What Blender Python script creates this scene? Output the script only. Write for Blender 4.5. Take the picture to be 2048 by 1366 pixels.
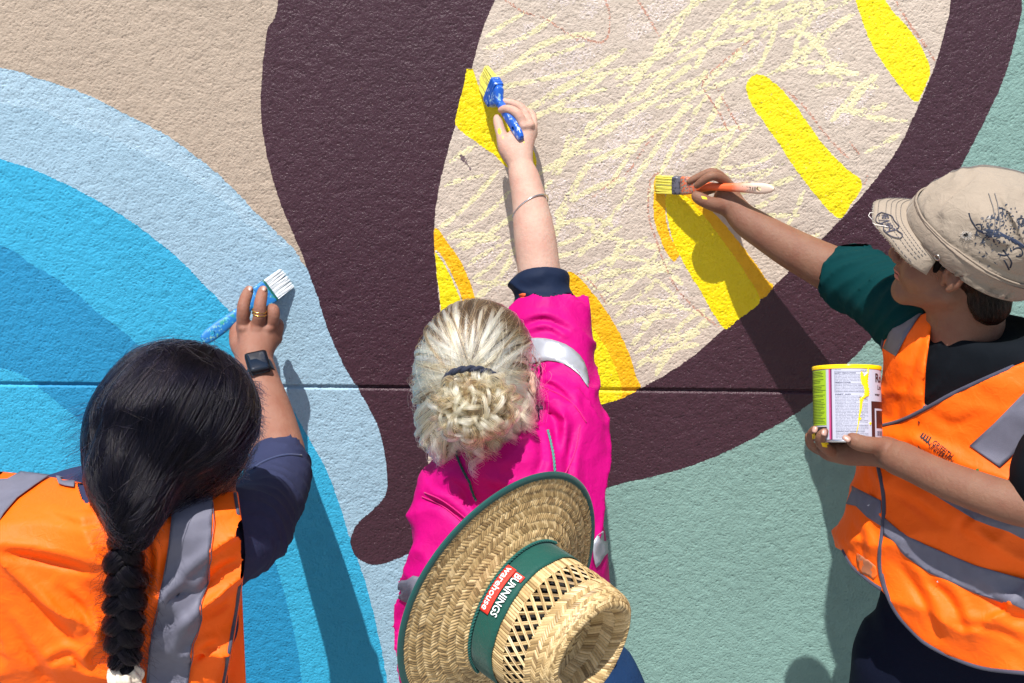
import bpy, math, random
import numpy as np
from mathutils import Vector, Matrix
from mathutils.bvhtree import BVHTree
from mathutils.geometry import delaunay_2d_cdt

for o in list(bpy.data.objects):
    bpy.data.objects.remove(o)
scene = bpy.context.scene
COL = scene.collection

# ------------------------------------------------------------------ camera
CAM_H, CAM_D = 2.04, 2.20            # height above ground, distance from the wall face (y = 0)
PITCH, ROLL = math.radians(16.0), math.radians(0.55)
FPX = 2290.0                          # focal length in photo pixels (40 mm lens)
cam = bpy.data.cameras.new('camera'); cam.sensor_width = 36.0; cam.lens = 36.0 * FPX / 2048.0
cam.clip_start = 0.05; cam.clip_end = 500
cam_o = bpy.data.objects.new('camera', cam); COL.objects.link(cam_o); scene.camera = cam_o
_r = Vector((1, 0, 0)); _f = Vector((0, math.cos(PITCH), -math.sin(PITCH))); _u = Vector((0, math.sin(PITCH), math.cos(PITCH)))
_r2 = _r * math.cos(ROLL) + _u * math.sin(ROLL); _u2 = _u * math.cos(ROLL) - _r * math.sin(ROLL)
C0 = Vector((0, -CAM_D, CAM_H))
M_ = Matrix((_r2, _u2, -_f)).transposed().to_4x4(); M_.translation = C0
cam_o.matrix_world = M_

# ------------------------------------------------------------------ world, sun, exposure
SUN_DIR = Vector((0.27, 1.0, -2.05)).normalized()      # direction the light travels
world = bpy.data.worlds.new('World'); scene.world = world; world.use_nodes = True
wn = world.node_tree.nodes; wl = world.node_tree.links
sky = wn.new('ShaderNodeTexSky'); sky.sky_type = 'NISHITA'; sky.sun_disc = False
sky.sun_elevation = math.asin(-SUN_DIR.z)
sky.sun_rotation = math.atan2(-SUN_DIR.x, -SUN_DIR.y)
wl.new(sky.outputs[0], wn['Background'].inputs[0]); wn['Background'].inputs[1].default_value = 0.09
sl = bpy.data.lights.new('sun', 'SUN'); sl.energy = 5.0; sl.angle = math.radians(0.5); sl.color = (1.0, 0.955, 0.90)
so = bpy.data.objects.new('sun', sl); COL.objects.link(so)
so.rotation_euler = SUN_DIR.to_track_quat('-Z', 'Y').to_euler(); so.location = (0, -3, 6)
scene.view_settings.view_transform = 'Standard'; scene.view_settings.look = 'None'
scene.view_settings.gamma = 1.0; scene.view_settings.exposure = 0.50
scene.view_settings.use_curve_mapping = False
scene.render.engine = 'CYCLES'

# ------------------------------------------------------------------ helpers: photo point + distance from wall -> place
def ray(u, v):
    return (_r2 * ((u - 1024) / FPX) + _u2 * (-(v - 683) / FPX) + _f)
def P(u, v, d):
    r = ray(u, v); t = (-d + CAM_D) / r.y
    return C0 + r * t
def ppm(u, v, d):                     # photo pixels per metre at that place
    return FPX / (P(u, v, d) - C0).dot(_f)
def R(px, u, v, d):
    return px / ppm(u, v, d)
_Rm = np.array([list(_r2), list(_u2), list(_f)])
def proj(X, Y, Z):                    # numpy projection to photo pixels
    x = X; y = Y + CAM_D; z = Z - CAM_H
    a = _Rm[0, 0] * x + _Rm[0, 1] * y + _Rm[0, 2] * z
    b = _Rm[1, 0] * x + _Rm[1, 1] * y + _Rm[1, 2] * z
    c = _Rm[2, 0] * x + _Rm[2, 1] * y + _Rm[2, 2] * z
    return 1024 + FPX * a / c, 683 - FPX * b / c, c

# ------------------------------------------------------------------ helpers: objects
def tag(o, label=None, cat=None, group=None, kind=None):
    if label: o['label'] = label
    if cat: o['category'] = cat
    if group: o['group'] = group
    if kind: o['kind'] = kind
    return o
def thing(name, loc, label, cat, group=None):
    o = bpy.data.objects.new(name, None); COL.objects.link(o); o.location = loc
    o.empty_display_size = 0.1
    return tag(o, label, cat, group)
def link(name, me, mats, parent=None, smooth=True):
    o = bpy.data.objects.new(name, me); COL.objects.link(o)
    for m in (mats if isinstance(mats, (list, tuple)) else [mats]):
        me.materials.append(m)
    if smooth and len(me.polygons):
        me.polygons.foreach_set('use_smooth', [True] * len(me.polygons))
    if parent is not None:
        o.parent = parent
        root = parent
        off = Vector((0, 0, 0))
        while root is not None:
            off += root.location; root = root.parent
        o.location = -off if parent.type == 'EMPTY' else Vector((0, 0, 0))
    return o
def mesh_np(V, F):                    # V (n,3), F (m,k) equal-size faces
    me = bpy.data.meshes.new('m'); V = np.asarray(V, np.float32); F = np.asarray(F, np.int32)
    me.vertices.add(len(V)); me.vertices.foreach_set('co', V.ravel())
    k = F.shape[1]; me.loops.add(F.size); me.loops.foreach_set('vertex_index', F.ravel())
    me.polygons.add(len(F)); me.polygons.foreach_set('loop_start', np.arange(0, F.size, k, dtype=np.int32))
    me.update(calc_edges=True); me.validate()
    return me
def mesh_py(V, F):
    me = bpy.data.meshes.new('m'); me.from_pydata([tuple(v) for v in V], [], F); me.update(); return me
def join_np(parts):
    Vs, Fs, o = [], [], 0
    for V, F in parts:
        Vs.append(V); Fs.append(np.asarray(F) + o); o += len(V)
    return np.concatenate(Vs), np.concatenate(Fs)

def crom(pts, step=None, n=8, closed=False):
    """Catmull-Rom through points (any dimension)"""
    p = [np.array(q, float) for q in pts]; out = []
    m = len(p)
    rng = range(m if closed else m - 1)
    for i in rng:
        p0 = p[(i - 1) % m] if (closed or i > 0) else 2 * p[0] - p[1]
        p1 = p[i]; p2 = p[(i + 1) % m]
        p3 = p[(i + 2) % m] if (closed or i + 2 < m) else 2 * p[-1] - p[-2]
        k = n if step is None else max(1, int(np.linalg.norm((p2 - p1)[:2]) / step))
        for j in range(k):
            t = j / k
            out.append(0.5 * ((2 * p1) + (-p0 + p2) * t + (2 * p0 - 5 * p1 + 4 * p2 - p3) * t * t + (-p0 + 3 * p1 - 3 * p2 + p3) * t ** 3))
    if not closed: out.append(p[-1])
    return np.array(out)

def frames(path):
    path = np.asarray(path, float); n = len(path)
    T = np.gradient(path, axis=0); T /= np.linalg.norm(T, axis=1)[:, None] + 1e-12
    a = np.array([0, 0, 1.0]) if abs(T[0, 2]) < 0.9 else np.array([1.0, 0, 0])
    N = np.zeros_like(path); v = np.cross(T[0], a); v /= np.linalg.norm(v); N[0] = v
    for i in range(1, n):
        v = N[i - 1] - T[i] * np.dot(N[i - 1], T[i]); N[i] = v / (np.linalg.norm(v) + 1e-12)
    B = np.cross(T, N)
    return T, N, B
def tube_np(path, rad, seg=8, caps=True):
    path = np.asarray(path, float); n = len(path); rad = np.broadcast_to(np.asarray(rad, float), (n,))
    T, N, B = frames(path); a = np.linspace(0, 2 * np.pi, seg, endpoint=False)
    V = path[:, None, :] + rad[:, None, None] * (np.cos(a)[None, :, None] * N[:, None, :] + np.sin(a)[None, :, None] * B[:, None, :])
    V = V.reshape(-1, 3)
    i = np.arange(n - 1)[:, None] * seg; j = np.arange(seg)[None, :]; j2 = (j + 1) % seg
    F = np.stack([i + j, i + j2, i + seg + j2, i + seg + j], -1).reshape(-1, 4)
    if caps:
        V = np.concatenate([V, path[:1] - T[:1] * rad[0] * .5, path[-1:] + T[-1:] * rad[-1] * .5])
        c0 = n * seg; c1 = c0 + 1; jj = np.arange(seg); j3 = (jj + 1) % seg
        F = np.concatenate([F, np.stack([jj, np.full(seg, c0), j3, j3], -1)[:, [0, 1, 2, 2]] * 0 + np.stack([j3, jj, np.full(seg, c0), np.full(seg, c0)], -1),
                            np.stack([(n - 1) * seg + jj, (n - 1) * seg + j3, np.full(seg, c1), np.full(seg, c1)], -1)])
    return V, F
def mesh_mixed(V, F):                 # quads where last two indices equal are triangles
    me = bpy.data.meshes.new('m'); F = np.asarray(F)
    fl = [tuple(f) if f[2] != f[3] else tuple(f[:3]) for f in F.tolist()]
    me.from_pydata(np.asarray(V).tolist(), [], fl); me.update(); return me
def tube(name, path, rad, mat, parent=None, seg=8):
    V, F = tube_np(path, rad, seg); return link(name, mesh_mixed(V, F), mat, parent)

# ------------------------------------------------------------------ helpers: sculpting field + surface nets
class Field:
    def __init__(s, lo, hi, h):
        s.h = h; s.lo = np.array(lo, float)
        n = np.maximum(((np.array(hi) - s.lo) / h).astype(int) + 1, 4)
        s.x, s.y, s.z = [(s.lo[i] + h * np.arange(n[i])).astype(np.float32) for i in range(3)]
        s.F = np.full(n, 1.0, np.float32)
    def sl(s, lo, hi):
        a = []
        for i, ax in enumerate((s.x, s.y, s.z)):
            i0 = int(np.searchsorted(ax, lo[i])); i1 = int(np.searchsorted(ax, hi[i])) + 1
            a.append(slice(max(0, i0 - 1), min(len(ax), i1)))
        return tuple(a)
    def grids(s, sl):
        return s.x[sl[0]][:, None, None], s.y[sl[1]][None, :, None], s.z[sl[2]][None, None, :]
    def op(s, fn, lo, hi, k=0.0, mode='add'):
        sl = s.sl(lo, hi)
        if any(q.stop <= q.start for q in sl): return
        X, Y, Z = s.grids(sl); d = fn(X, Y, Z); a = s.F[sl]
        if mode == 'add':
            if k > 0:
                h = np.maximum(k - np.abs(a - d), 0) / k; r = np.minimum(a, d) - h * h * k * .25
            else: r = np.minimum(a, d)
        elif mode == 'cut':
            d = -d
            if k > 0:
                h = np.maximum(k - np.abs(a - d), 0) / k; r = np.maximum(a, d) + h * h * k * .25
            else: r = np.maximum(a, d)
        elif mode == 'and': r = np.maximum(a, d)
        s.F[sl] = r
    def cone(s, a, b, ra, rb, k=0.01, flat=None, mode='add'):
        a = np.array(a, float); b = np.array(b, float); ba = b - a; L = max(ba @ ba, 1e-9)
        m = max(ra, rb) + k * 2 + s.h * 4
        lo = np.minimum(a, b) - m; hi = np.maximum(a, b) + m
        def fn(X, Y, Z):
            px, py, pz = X - a[0], Y - a[1], Z - a[2]
            t = np.clip((px * ba[0] + py * ba[1] + pz * ba[2]) / L, 0, 1)
            qx, qy, qz = px - t * ba[0], py - t * ba[1], pz - t * ba[2]
            q2 = qx * qx + qy * qy + qz * qz
            if flat is not None:
                n, f = flat; n = np.array(n, float); n /= np.linalg.norm(n)
                dn = qx * n[0] + qy * n[1] + qz * n[2]
                q2 = q2 + dn * dn * (f * f - 1)
            return (np.sqrt(q2) - (ra + (rb - ra) * t)).astype(np.float32)
        s.op(fn, lo, hi, k, mode)
    def chain(s, pts, rad, k=0.006, flat=None, mode='add'):
        for i in range(len(pts) - 1):
            s.cone(pts[i], pts[i + 1], rad[i], rad[i + 1], k, flat, mode)
    def ell(s, c, r, rot=None, k=0.01, mode='add'):
        c = np.array(c, float); r = np.array(r, float); m = r.max() + 2 * k + s.h * 4
        Rm = np.eye(3) if rot is None else np.array(rot).T      # rows = axes
        def fn(X, Y, Z):
            px, py, pz = X - c[0], Y - c[1], Z - c[2]
            q = [Rm[i, 0] * px + Rm[i, 1] * py + Rm[i, 2] * pz for i in range(3)]
            k0 = np.sqrt(sum((q[i] / r[i]) ** 2 for i in range(3)))
            k1 = np.sqrt(sum((q[i] / r[i] ** 2) ** 2 for i in range(3))) + 1e-6
            return (k0 * (k0 - 1) / k1).astype(np.float32)
        s.op(fn, c - m, c + m, k, mode)
    def loft(s, tab, yaw=0.0, e=2.4, k=0.03, off=0.0):
        """tab rows: z, cx, cy, rx, ry (z rising). Stacked ellipse slices"""
        t = np.array(tab, float); z = t[:, 0]
        lo = [s.x[0], s.y[0], z[0] - .05]; hi = [s.x[-1], s.y[-1], z[-1] + .1]
        cyw, syw = math.cos(yaw), math.sin(yaw)
        def fn(X, Y, Z):
            zz = np.clip(Z, z[0], z[-1]); g = [np.interp(zz.ravel(), z, t[:, i]).reshape(zz.shape) for i in range(1, 5)]
            px = X - g[0]; py = Y - g[1]
            a = (px * cyw + py * syw) / g[2]; b = (-px * syw + py * cyw) / g[3]
            q = (np.abs(a) ** e + np.abs(b) ** e + 1e-9) ** (1 / e)
            d = (q - 1) * np.minimum(g[2], g[3]) - off
            dz = np.maximum(np.maximum(Z - z[-1], z[0] - Z), 0) + X * 0
            return np.where(dz > 0, np.sqrt(np.maximum(d, 0) ** 2 + dz ** 2) - off * 0, d).astype(np.float32)
        s.op(fn, lo, hi, k)
    def displace(s, fn, band=0.03):
        idx = np.nonzero(np.abs(s.F) < band)
        s.F[idx] += fn(s.x[idx[0]], s.y[idx[1]], s.z[idx[2]]).astype(np.float32)
    def mask(s, fn, band=0.03):       # F = max(F, fn) near the surface
        idx = np.nonzero(s.F < band)
        s.F[idx] = np.maximum(s.F[idx], fn(s.x[idx[0]], s.y[idx[1]], s.z[idx[2]]).astype(np.float32))
    def nets(s):
        F = s.F; S = F < 0; nx, ny, nz = F.shape
        c = [(i, j, k) for i in (0, 1) for j in (0, 1) for k in (0, 1)]
        cnt = sum(S[i:nx - 1 + i, j:ny - 1 + j, k:nz - 1 + k].astype(np.int8) for i, j, k in c)
        I, J, K = np.nonzero((cnt > 0) & (cnt < 8)); n = len(I)
        acc = np.zeros((n, 3)); num = np.zeros(n)
        for a in c:
            for ax in range(3):
                if a[ax]: continue
                b = list(a); b[ax] = 1
                fa = F[I + a[0], J + a[1], K + a[2]]; fb = F[I + b[0], J + b[1], K + b[2]]
                m = (fa < 0) != (fb < 0); t = np.where(m, fa / np.where(m, fa - fb, 1), 0)
                for d in range(3):
                    acc[:, d] += np.where(m, a[d] + (t if d == ax else 0), 0)
                num += m
        V = s.lo + s.h * (np.stack([I, J, K], 1) + acc / num[:, None])
        vid = np.full((nx - 1, ny - 1, nz - 1), -1, np.int32); vid[I, J, K] = np.arange(n)
        Fs = []
        for ax in range(3):
            sl0 = [slice(1, -1)] * 3; sl0[ax] = slice(0, -1); sl1 = list(sl0); sl1[ax] = slice(1, None)
            A = S[tuple(sl0)]; B = S[tuple(sl1)]
            i, j, k = np.nonzero(A != B)
            o = [i + (0 if ax == 0 else 1), j + (0 if ax == 1 else 1), k + (0 if ax == 2 else 1)]
            u, w = [(1, 2), (2, 0), (0, 1)][ax]
            def g(du, dw):
                q = [o[0], o[1], o[2]]; q[u] = q[u] - du; q[w] = q[w] - dw; return vid[q[0], q[1], q[2]]
            quad = np.stack([g(1, 1), g(0, 1), g(0, 0), g(1, 0)], 1)
            flip = ~A[i, j, k]
            quad[flip] = quad[flip][:, ::-1]
            Fs.append(quad[(quad >= 0).all(1)])
        return V, np.concatenate(Fs)

def smooth_np(V, F, it=2, lam=0.5):
    V = V.copy(); n = len(V)
    E = np.concatenate([F[:, [0, 1]], F[:, [1, 2]], F[:, [2, 3]], F[:, [3, 0]]]); E = np.concatenate([E, E[:, ::-1]])
    deg = np.bincount(E[:, 0], minlength=n)[:, None]
    for _ in range(it):
        A = np.stack([np.bincount(E[:, 0], weights=V[E[:, 1], d], minlength=n) for d in range(3)], 1)
        V += lam * (A / np.maximum(deg, 1) - V)
    return V

def bvh_of(V, F):
    return BVHTree.FromPolygons([tuple(v) for v in np.asarray(V).tolist()], np.asarray(F).tolist())

def noise3(x, y, z, seed=0, oct=3, f=1.0):
    """cheap smooth pseudo-noise from warped sines, about -1..1"""
    rs = np.random.RandomState(seed); out = 0; a = 1.0; tot = 0
    for o in range(oct):
        k = rs.normal(size=(3, 3)); k /= np.linalg.norm(k, axis=1)[:, None]; ph = rs.rand(3) * 6.28
        w = [np.sin(f * (k[i, 0] * x + k[i, 1] * y + k[i, 2] * z) + ph[i]) for i in range(3)]
        out = out + a * np.sin(w[0] * 2 + w[1] * 1.7 + f * .7 * (k[2, 0] * x + k[2, 1] * y + k[2, 2] * z)); tot += a
        a *= .55; f *= 1.9
    return out / tot

def polydist(U, V, poly):             # signed distance to a polygon (px), negative inside
    poly = np.asarray(poly, float); n = len(poly)
    d = np.full(U.shape, 1e9); s = np.ones(U.shape)
    for i in range(n):
        a = poly[i]; b = poly[i - 1]
        ex, ey = b - a; wx = U - a[0]; wy = V - a[1]
        t = np.clip((wx * ex + wy * ey) / (ex * ex + ey * ey + 1e-9), 0, 1)
        bx = wx - ex * t; by = wy - ey * t; d = np.minimum(d, bx * bx + by * by)
        c1 = V >= a[1]; c2 = V < b[1]; c3 = ex * wy > ey * wx
        s = np.where((c1 & c2 & c3) | (~c1 & ~c2 & ~c3), -s, s)
    return s * np.sqrt(d)

def tri_poly(poly, cell=12.0):
    """triangulate a px polygon with interior points"""
    poly = np.asarray(poly, float); n = len(poly)
    lo = poly.min(0); hi = poly.max(0)
    gx, gy = np.meshgrid(np.arange(lo[0] + cell / 2, hi[0], cell), np.arange(lo[1] + cell / 2, hi[1], cell))
    g = np.stack([gx.ravel(), gy.ravel()], 1)
    g = g[polydist(g[:, 0], g[:, 1], poly) < -cell * .4]
    vs = [Vector(p) for p in poly] + [Vector(p) for p in g]
    r = delaunay_2d_cdt(vs, [(i, (i + 1) % n) for i in range(n)], [], 0, 1e-4)
    V = np.array([list(v) for v in r[0]]); F = np.array([f for f in r[2]])
    c = V[F].mean(1); F = F[polydist(c[:, 0], c[:, 1], poly) < 0]
    return V, F

def drape_pts(pts, bvh, off=0.002, dflt=None):
    out = []; last = None; ok = []
    for u, v in pts:
        r = ray(u, v).normalized(); h = bvh.ray_cast(C0, r)
        if h[0] is not None:
            n = h[1] if h[1].dot(r) < 0 else -h[1]
            q = h[0] + n * off; last = (h[0] - C0).length; ok.append(True)
        else:
            q = C0 + r * (last if last else (dflt or 1.4)); ok.append(False)
        out.append(q)
    return np.array([list(q) for q in out]), ok
def biggest(F, nv):
    F = np.asarray(F); lab = np.arange(nv)
    for _ in range(400):
        m = lab[F].min(1); new = lab.copy(); np.minimum.at(new, F.ravel(), np.repeat(m, F.shape[1]))
        new = new[new]
        if (new == lab).all(): break
        lab = new
    l = lab[F[:, 0]]; v, c = np.unique(l, return_counts=True)
    return F[l == v[c.argmax()]]
def compact(V, F):
    F = biggest(F, len(V)); u, inv = np.unique(F, return_inverse=True); return np.asarray(V)[u], inv.reshape(F.shape)
def drape(name, poly, bvh, mat, parent, off=0.002, cell=10.0, thick=0.0012, smooth_edge=True):
    V2, F = tri_poly(crom(poly, step=12, closed=True) if smooth_edge else poly, cell)
    V, ok = drape_pts(V2, bvh, off)
    ok = np.array(ok); F = F[ok[F].all(1)]
    L = np.linalg.norm(V - np.array(C0), axis=1)
    F = F[(L[F].max(1) - L[F].min(1)) < 0.05]
    V, F = compact(V, F)
    me = mesh_py(V, [tuple(int(i) for i in f) for f in F])
    o = link(name, me, mat, parent)
    if thick:
        m = o.modifiers.new('s', 'SOLIDIFY'); m.thickness = thick; m.offset = 0
    return o
def drape_tube(name, line, bvh, rad, mat, parent, off=0.001, step=6, seg=7):
    pts = crom(line, step=step); V, ok = drape_pts(pts, bvh, off)
    V = V[np.array(ok)]
    if len(V) < 3: return None
    # drop jumps
    for _ in range(2):
        V[1:-1] = (V[:-2] + 2 * V[1:-1] + V[2:]) / 4
    return tube(name, V, rad, mat, parent, seg)

_tc = {}
def text_geo(s, bold=0.0, font_shear=0.0):
    """vertices (n,2), faces, width; cap height about 0.7"""
    key = (s, bold, font_shear)
    if key in _tc: return _tc[key]
    cu = bpy.data.curves.new('t', 'FONT'); cu.body = s; cu.offset = bold; cu.shear = font_shear; cu.resolution_u = 3
    o = bpy.data.objects.new('t', cu); COL.objects.link(o)
    dg = bpy.context.evaluated_depsgraph_get(); me = bpy.data.meshes.new_from_object(o.evaluated_get(dg))
    V = np.array([v.co[:2] for v in me.vertices]).reshape(-1, 2); F = [tuple(p.vertices) for p in me.polygons]
    bpy.data.objects.remove(o); bpy.data.curves.remove(cu); bpy.data.meshes.remove(me)
    _tc[key] = (V, F); return _tc[key]

# ------------------------------------------------------------------ helpers: materials
def new_mat(name):
    m = bpy.data.materials.new(name); m.use_nodes = True; nt = m.node_tree
    return m, nt, nt.nodes['Principled BSDF']
def N(nt, t, **kw):
    n = nt.nodes.new(t)
    for k, v in kw.items():
        if k.startswith('i_'):
            key = k[2:]; key = int(key) if key.isdigit() else key
            n.inputs[key].default_value = v
        else: setattr(n, k, v)
    return n
def paint(name, col, rough=0.5, var=0.08, scale=8.0, bump=0.0, bscale=200.0, spec=0.5, metal=0.0, sheen=0.0, sss=0.0, bdist=0.001, coat=0.0):
    m, nt, b = new_mat(name); L = nt.links.new
    tc = N(nt, 'ShaderNodeNewGeometry')
    if var:
        n = N(nt, 'ShaderNodeTexNoise'); n.inputs['Scale'].default_value = scale; n.inputs['Detail'].default_value = 5
        L(tc.outputs['Position'], n.inputs['Vector'])
        mx = N(nt, 'ShaderNodeMix', data_type='RGBA'); c2 = [min(1, c * (1 + var * 1.5)) for c in col]; c1 = [c * (1 - var * 1.5) for c in col]
        mx.inputs[6].default_value = (*c1, 1); mx.inputs[7].default_value = (*c2, 1)
        L(n.outputs[0], mx.inputs[0]); L(mx.outputs[2], b.inputs['Base Color'])
    else: b.inputs['Base Color'].default_value = (*col, 1)
    b.inputs['Roughness'].default_value = rough; b.inputs['Specular IOR Level'].default_value = spec
    b.inputs['Metallic'].default_value = metal; b.inputs['Coat Weight'].default_value = coat
    if sheen: b.inputs['Sheen Weight'].default_value = sheen; b.inputs['Sheen Roughness'].default_value = .5
    if sss:
        b.inputs['Subsurface Weight'].default_value = sss; b.inputs['Subsurface Radius'].default_value = (1.0, .35, .2); b.inputs['Subsurface Scale'].default_value = 0.006
    if bump:
        n2 = N(nt, 'ShaderNodeTexNoise'); n2.inputs['Scale'].default_value = bscale; n2.inputs['Detail'].default_value = 4
        L(tc.outputs['Position'], n2.inputs['Vector'])
        bp = N(nt, 'ShaderNodeBump'); bp.inputs['Strength'].default_value = bump; bp.inputs['Distance'].default_value = bdist
        L(n2.outputs[0], bp.inputs['Height']); L(bp.outputs[0], b.inputs['Normal'])
    return m
# ================================================================== THE WALL AND ITS MURAL
def stucco_nodes(nt):
    """height of the sprayed texture coat: short wormy ridges and pits"""
    L = nt.links.new
    g = N(nt, 'ShaderNodeNewGeometry')
    w = N(nt, 'ShaderNodeTexNoise'); w.inputs['Scale'].default_value = 55; w.inputs['Detail'].default_value = 2
    L(g.outputs['Position'], w.inputs['Vector'])
    ad = N(nt, 'ShaderNodeVectorMath', operation='MULTIPLY_ADD'); ad.inputs[1].default_value = (0.010, 0.010, 0.010)
    L(w.outputs['Color'], ad.inputs[0]); L(g.outputs['Position'], ad.inputs[2])
    n1 = N(nt, 'ShaderNodeTexNoise'); n1.inputs['Scale'].default_value = 250; n1.inputs['Detail'].default_value = 1.5; n1.inputs['Roughness'].default_value = .6; n1.inputs['Distortion'].default_value = 0.25
    L(ad.outputs[0], n1.inputs['Vector'])
    r = N(nt, 'ShaderNodeMapRange', interpolation_type='SMOOTHSTEP'); r.inputs[1].default_value = .455; r.inputs[2].default_value = .56
    L(n1.outputs[0], r.inputs[0])
    n2 = N(nt, 'ShaderNodeTexNoise'); n2.inputs['Scale'].default_value = 700; n2.inputs['Detail'].default_value = 3
    L(g.outputs['Position'], n2.inputs['Vector'])
    n3 = N(nt, 'ShaderNodeTexNoise'); n3.inputs['Scale'].default_value = 14; n3.inputs['Detail'].default_value = 2
    L(g.outputs['Position'], n3.inputs['Vector'])
    a = N(nt, 'ShaderNodeMath', operation='MULTIPLY_ADD', i_1=0.35); L(n2.outputs[0], a.inputs[0]); L(r.outputs[0], a.inputs[2])
    a2 = N(nt, 'ShaderNodeMath', operation='MULTIPLY_ADD', i_1=1.2); L(n3.outputs[0], a2.inputs[0]); L(a.outputs[0], a2.inputs[2])
    return g, a2.outputs[0], r.outputs[0], n3.outputs[0]
def fine_nodes(nt):
    L = nt.links.new; g = N(nt, 'ShaderNodeNewGeometry')
    n = N(nt, 'ShaderNodeTexNoise'); n.inputs['Scale'].default_value = 520; n.inputs['Detail'].default_value = 3; L(g.outputs['Position'], n.inputs['Vector'])
    return g, n.outputs[0]
def stucco_mat(name, col, rough=0.6, spec=0.4, var=0.085, dist=0.0016, speck=0.0):
    m, nt, b = new_mat(name); L = nt.links.new
    g, h = fine_nodes(nt); dist = .0015
    bp = N(nt, 'ShaderNodeBump'); bp.inputs['Strength'].default_value = 1.0; bp.inputs['Distance'].default_value = dist
    L(h, bp.inputs['Height']); L(bp.outputs[0], b.inputs['Normal'])
    n = N(nt, 'ShaderNodeTexNoise'); n.inputs['Scale'].default_value = 3.5; n.inputs['Detail'].default_value = 6; n.inputs['Roughness'].default_value = .65
    L(g.outputs['Position'], n.inputs['Vector'])
    mx = N(nt, 'ShaderNodeMix', data_type='RGBA')
    mx.inputs[6].default_value = (*[c * (1 - var * 2) for c in col], 1); mx.inputs[7].default_value = (*[min(1, c * (1 + var * 2)) for c in col], 1)
    L(n.outputs[0], mx.inputs[0])
    out = mx.outputs[2]
    if speck:                                   # pinholes the roller never reached
        n4 = N(nt, 'ShaderNodeTexNoise'); n4.inputs['Scale'].default_value = 160; n4.inputs['Detail'].default_value = 1
        L(g.outputs['Position'], n4.inputs['Vector'])
        r4 = N(nt, 'ShaderNodeMapRange'); r4.inputs[1].default_value = .70; r4.inputs[2].default_value = .73; r4.inputs[4].default_value = speck
        L(n4.outputs[0], r4.inputs[0])
        m2 = N(nt, 'ShaderNodeMix', data_type='RGBA'); m2.inputs[7].default_value = (.45, .36, .25, 1)
        L(r4.outputs[0], m2.inputs[0]); L(out, m2.inputs[6]); out = m2.outputs[2]
    L(out, b.inputs['Base Color'])
    b.inputs['Roughness'].default_value = rough; b.inputs['Specular IOR Level'].default_value = spec
    return m

TAN    = stucco_mat('sand_paint', (.42, .335, .26))
INNER  = stucco_mat('primer_beige', (.56, .47, .39), rough=.65)
PALE   = stucco_mat('pale_blue_paint', (.30, .455, .57))
PALE2  = stucco_mat('pale_blue_second_coat', (.35, .50, .61), rough=.4)
MID    = stucco_mat('sky_blue_paint', (.030, .36, .59))
TEAL   = stucco_mat('deep_blue_paint', (.011, .235, .455))
MAROON = stucco_mat('maroon_paint', (.052, .020, .031), rough=.30, spec=.42, dist=.0018)
GREEN  = stucco_mat('sage_green_paint', (.20, .335, .30))
YEL    = stucco_mat('yellow_paint', (.92, .72, .004), rough=.45, speck=.5)
YELWET = stucco_mat('wet_yellow_paint', (.90, .68, .003), rough=.25)
ORA    = stucco_mat('amber_paint', (.90, .47, .004), rough=.4)
GAPW   = stucco_mat('unpainted_gap', (.58, .52, .46))

def ext(p): return [tuple(q) for q in p]
rng = np.random.RandomState(3)
W = {}
W['green'] = [(980, 700), (3600, -900), (3600, 3600), (980, 3600)]
W['green'] = [(980, 2600), (980, 900), (1500, 700), (1900, 300), (2030, -60), (2040, -1200), (3900, -1200), (3900, 2600)]
pale_top = [(-1500, 60), (-600, 30), (-200, 80), (0, 135), (100, 163), (200, 203), (300, 252), (380, 303), (450, 362), (520, 432), (580, 492), (625, 548), (720, 640)]
W['pale'] = pale_top + [(840, 900), (1000, 1100), (1010, 1500), (1050, 2600), (-1500, 2600)]
W['pale2'] = [(-300, 110), (0, 139), (100, 168), (200, 209), (300, 259), (378, 310), (446, 368), (515, 438), (572, 495), (560, 500), (500, 450), (430, 392), (350, 340), (260, 292), (150, 250), (0, 205), (-300, 200)]
W['mid'] = [(-1500, 380), (-500, 230), (-200, 262), (0, 318), (80, 345), (180, 393), (270, 449), (350, 511), (410, 571), (470, 635), (520, 700), (560, 772), (620, 880), (662, 962), (702, 1080), (740, 1200), (775, 1366), (800, 1600), (810, 2600), (-1500, 2600)]
W['teal'] = [(-1500, 620), (-600, 440), (-200, 440), (0, 490), (60, 527), (130, 570), (200, 628), (287, 700), (400, 830), (490, 960), (545, 1110), (585, 1250), (603, 1366), (625, 1600), (640, 2600), (-1500, 2600)]
W['mid2'] = [(-1500, 820), (-300, 700), (0, 736), (90, 785), (175, 858), (260, 960), (340, 1100), (380, 1300), (400, 1600), (400, 2600), (-1500, 2600)]
W['maroon'] = [(590, -1200), (575, -300), (556, 0), (535, 60), (524, 150), (524, 250), (541, 340), (570, 430), (604, 510), (634, 590), (656, 660), (690, 735), (730, 800), (760, 865), (773, 940), (772, 985), (750, 1015), (714, 1048), (701, 1083), (712, 1112), (740, 1129), (775, 1125), (812, 1110), (950, 1062), (1100, 1012), (1225, 972),
               (1300, 955), (1400, 925), (1500, 880), (1600, 822), (1650, 778), (1700, 722), (1750, 668), (1800, 600), (1860, 470), (1925, 330), (1970, 240), (2010, 150), (2035, 60), (2045, 0), (2055, -200), (2060, -1200)]
W['inner'] = [(1150, -1200), (1060, -160), (990, 0), (965, 60), (945, 130), (925, 200), (905, 270), (886, 340), (872, 410), (868, 470), (872, 540), (880, 625), (878, 740), (863, 850), (857, 930), (880, 965), (960, 930), (1090, 850), (1180, 816), (1240, 797), (1285, 775), (1350, 737), (1400, 700), (1450, 657), (1500, 620), (1560, 560), (1612, 510), (1680, 440), (1750, 360), (1800, 290), (1842, 200), (1870, 130), (1890, 60), (1900, 0), (1905, -200), (1910, -1200)]
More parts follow.
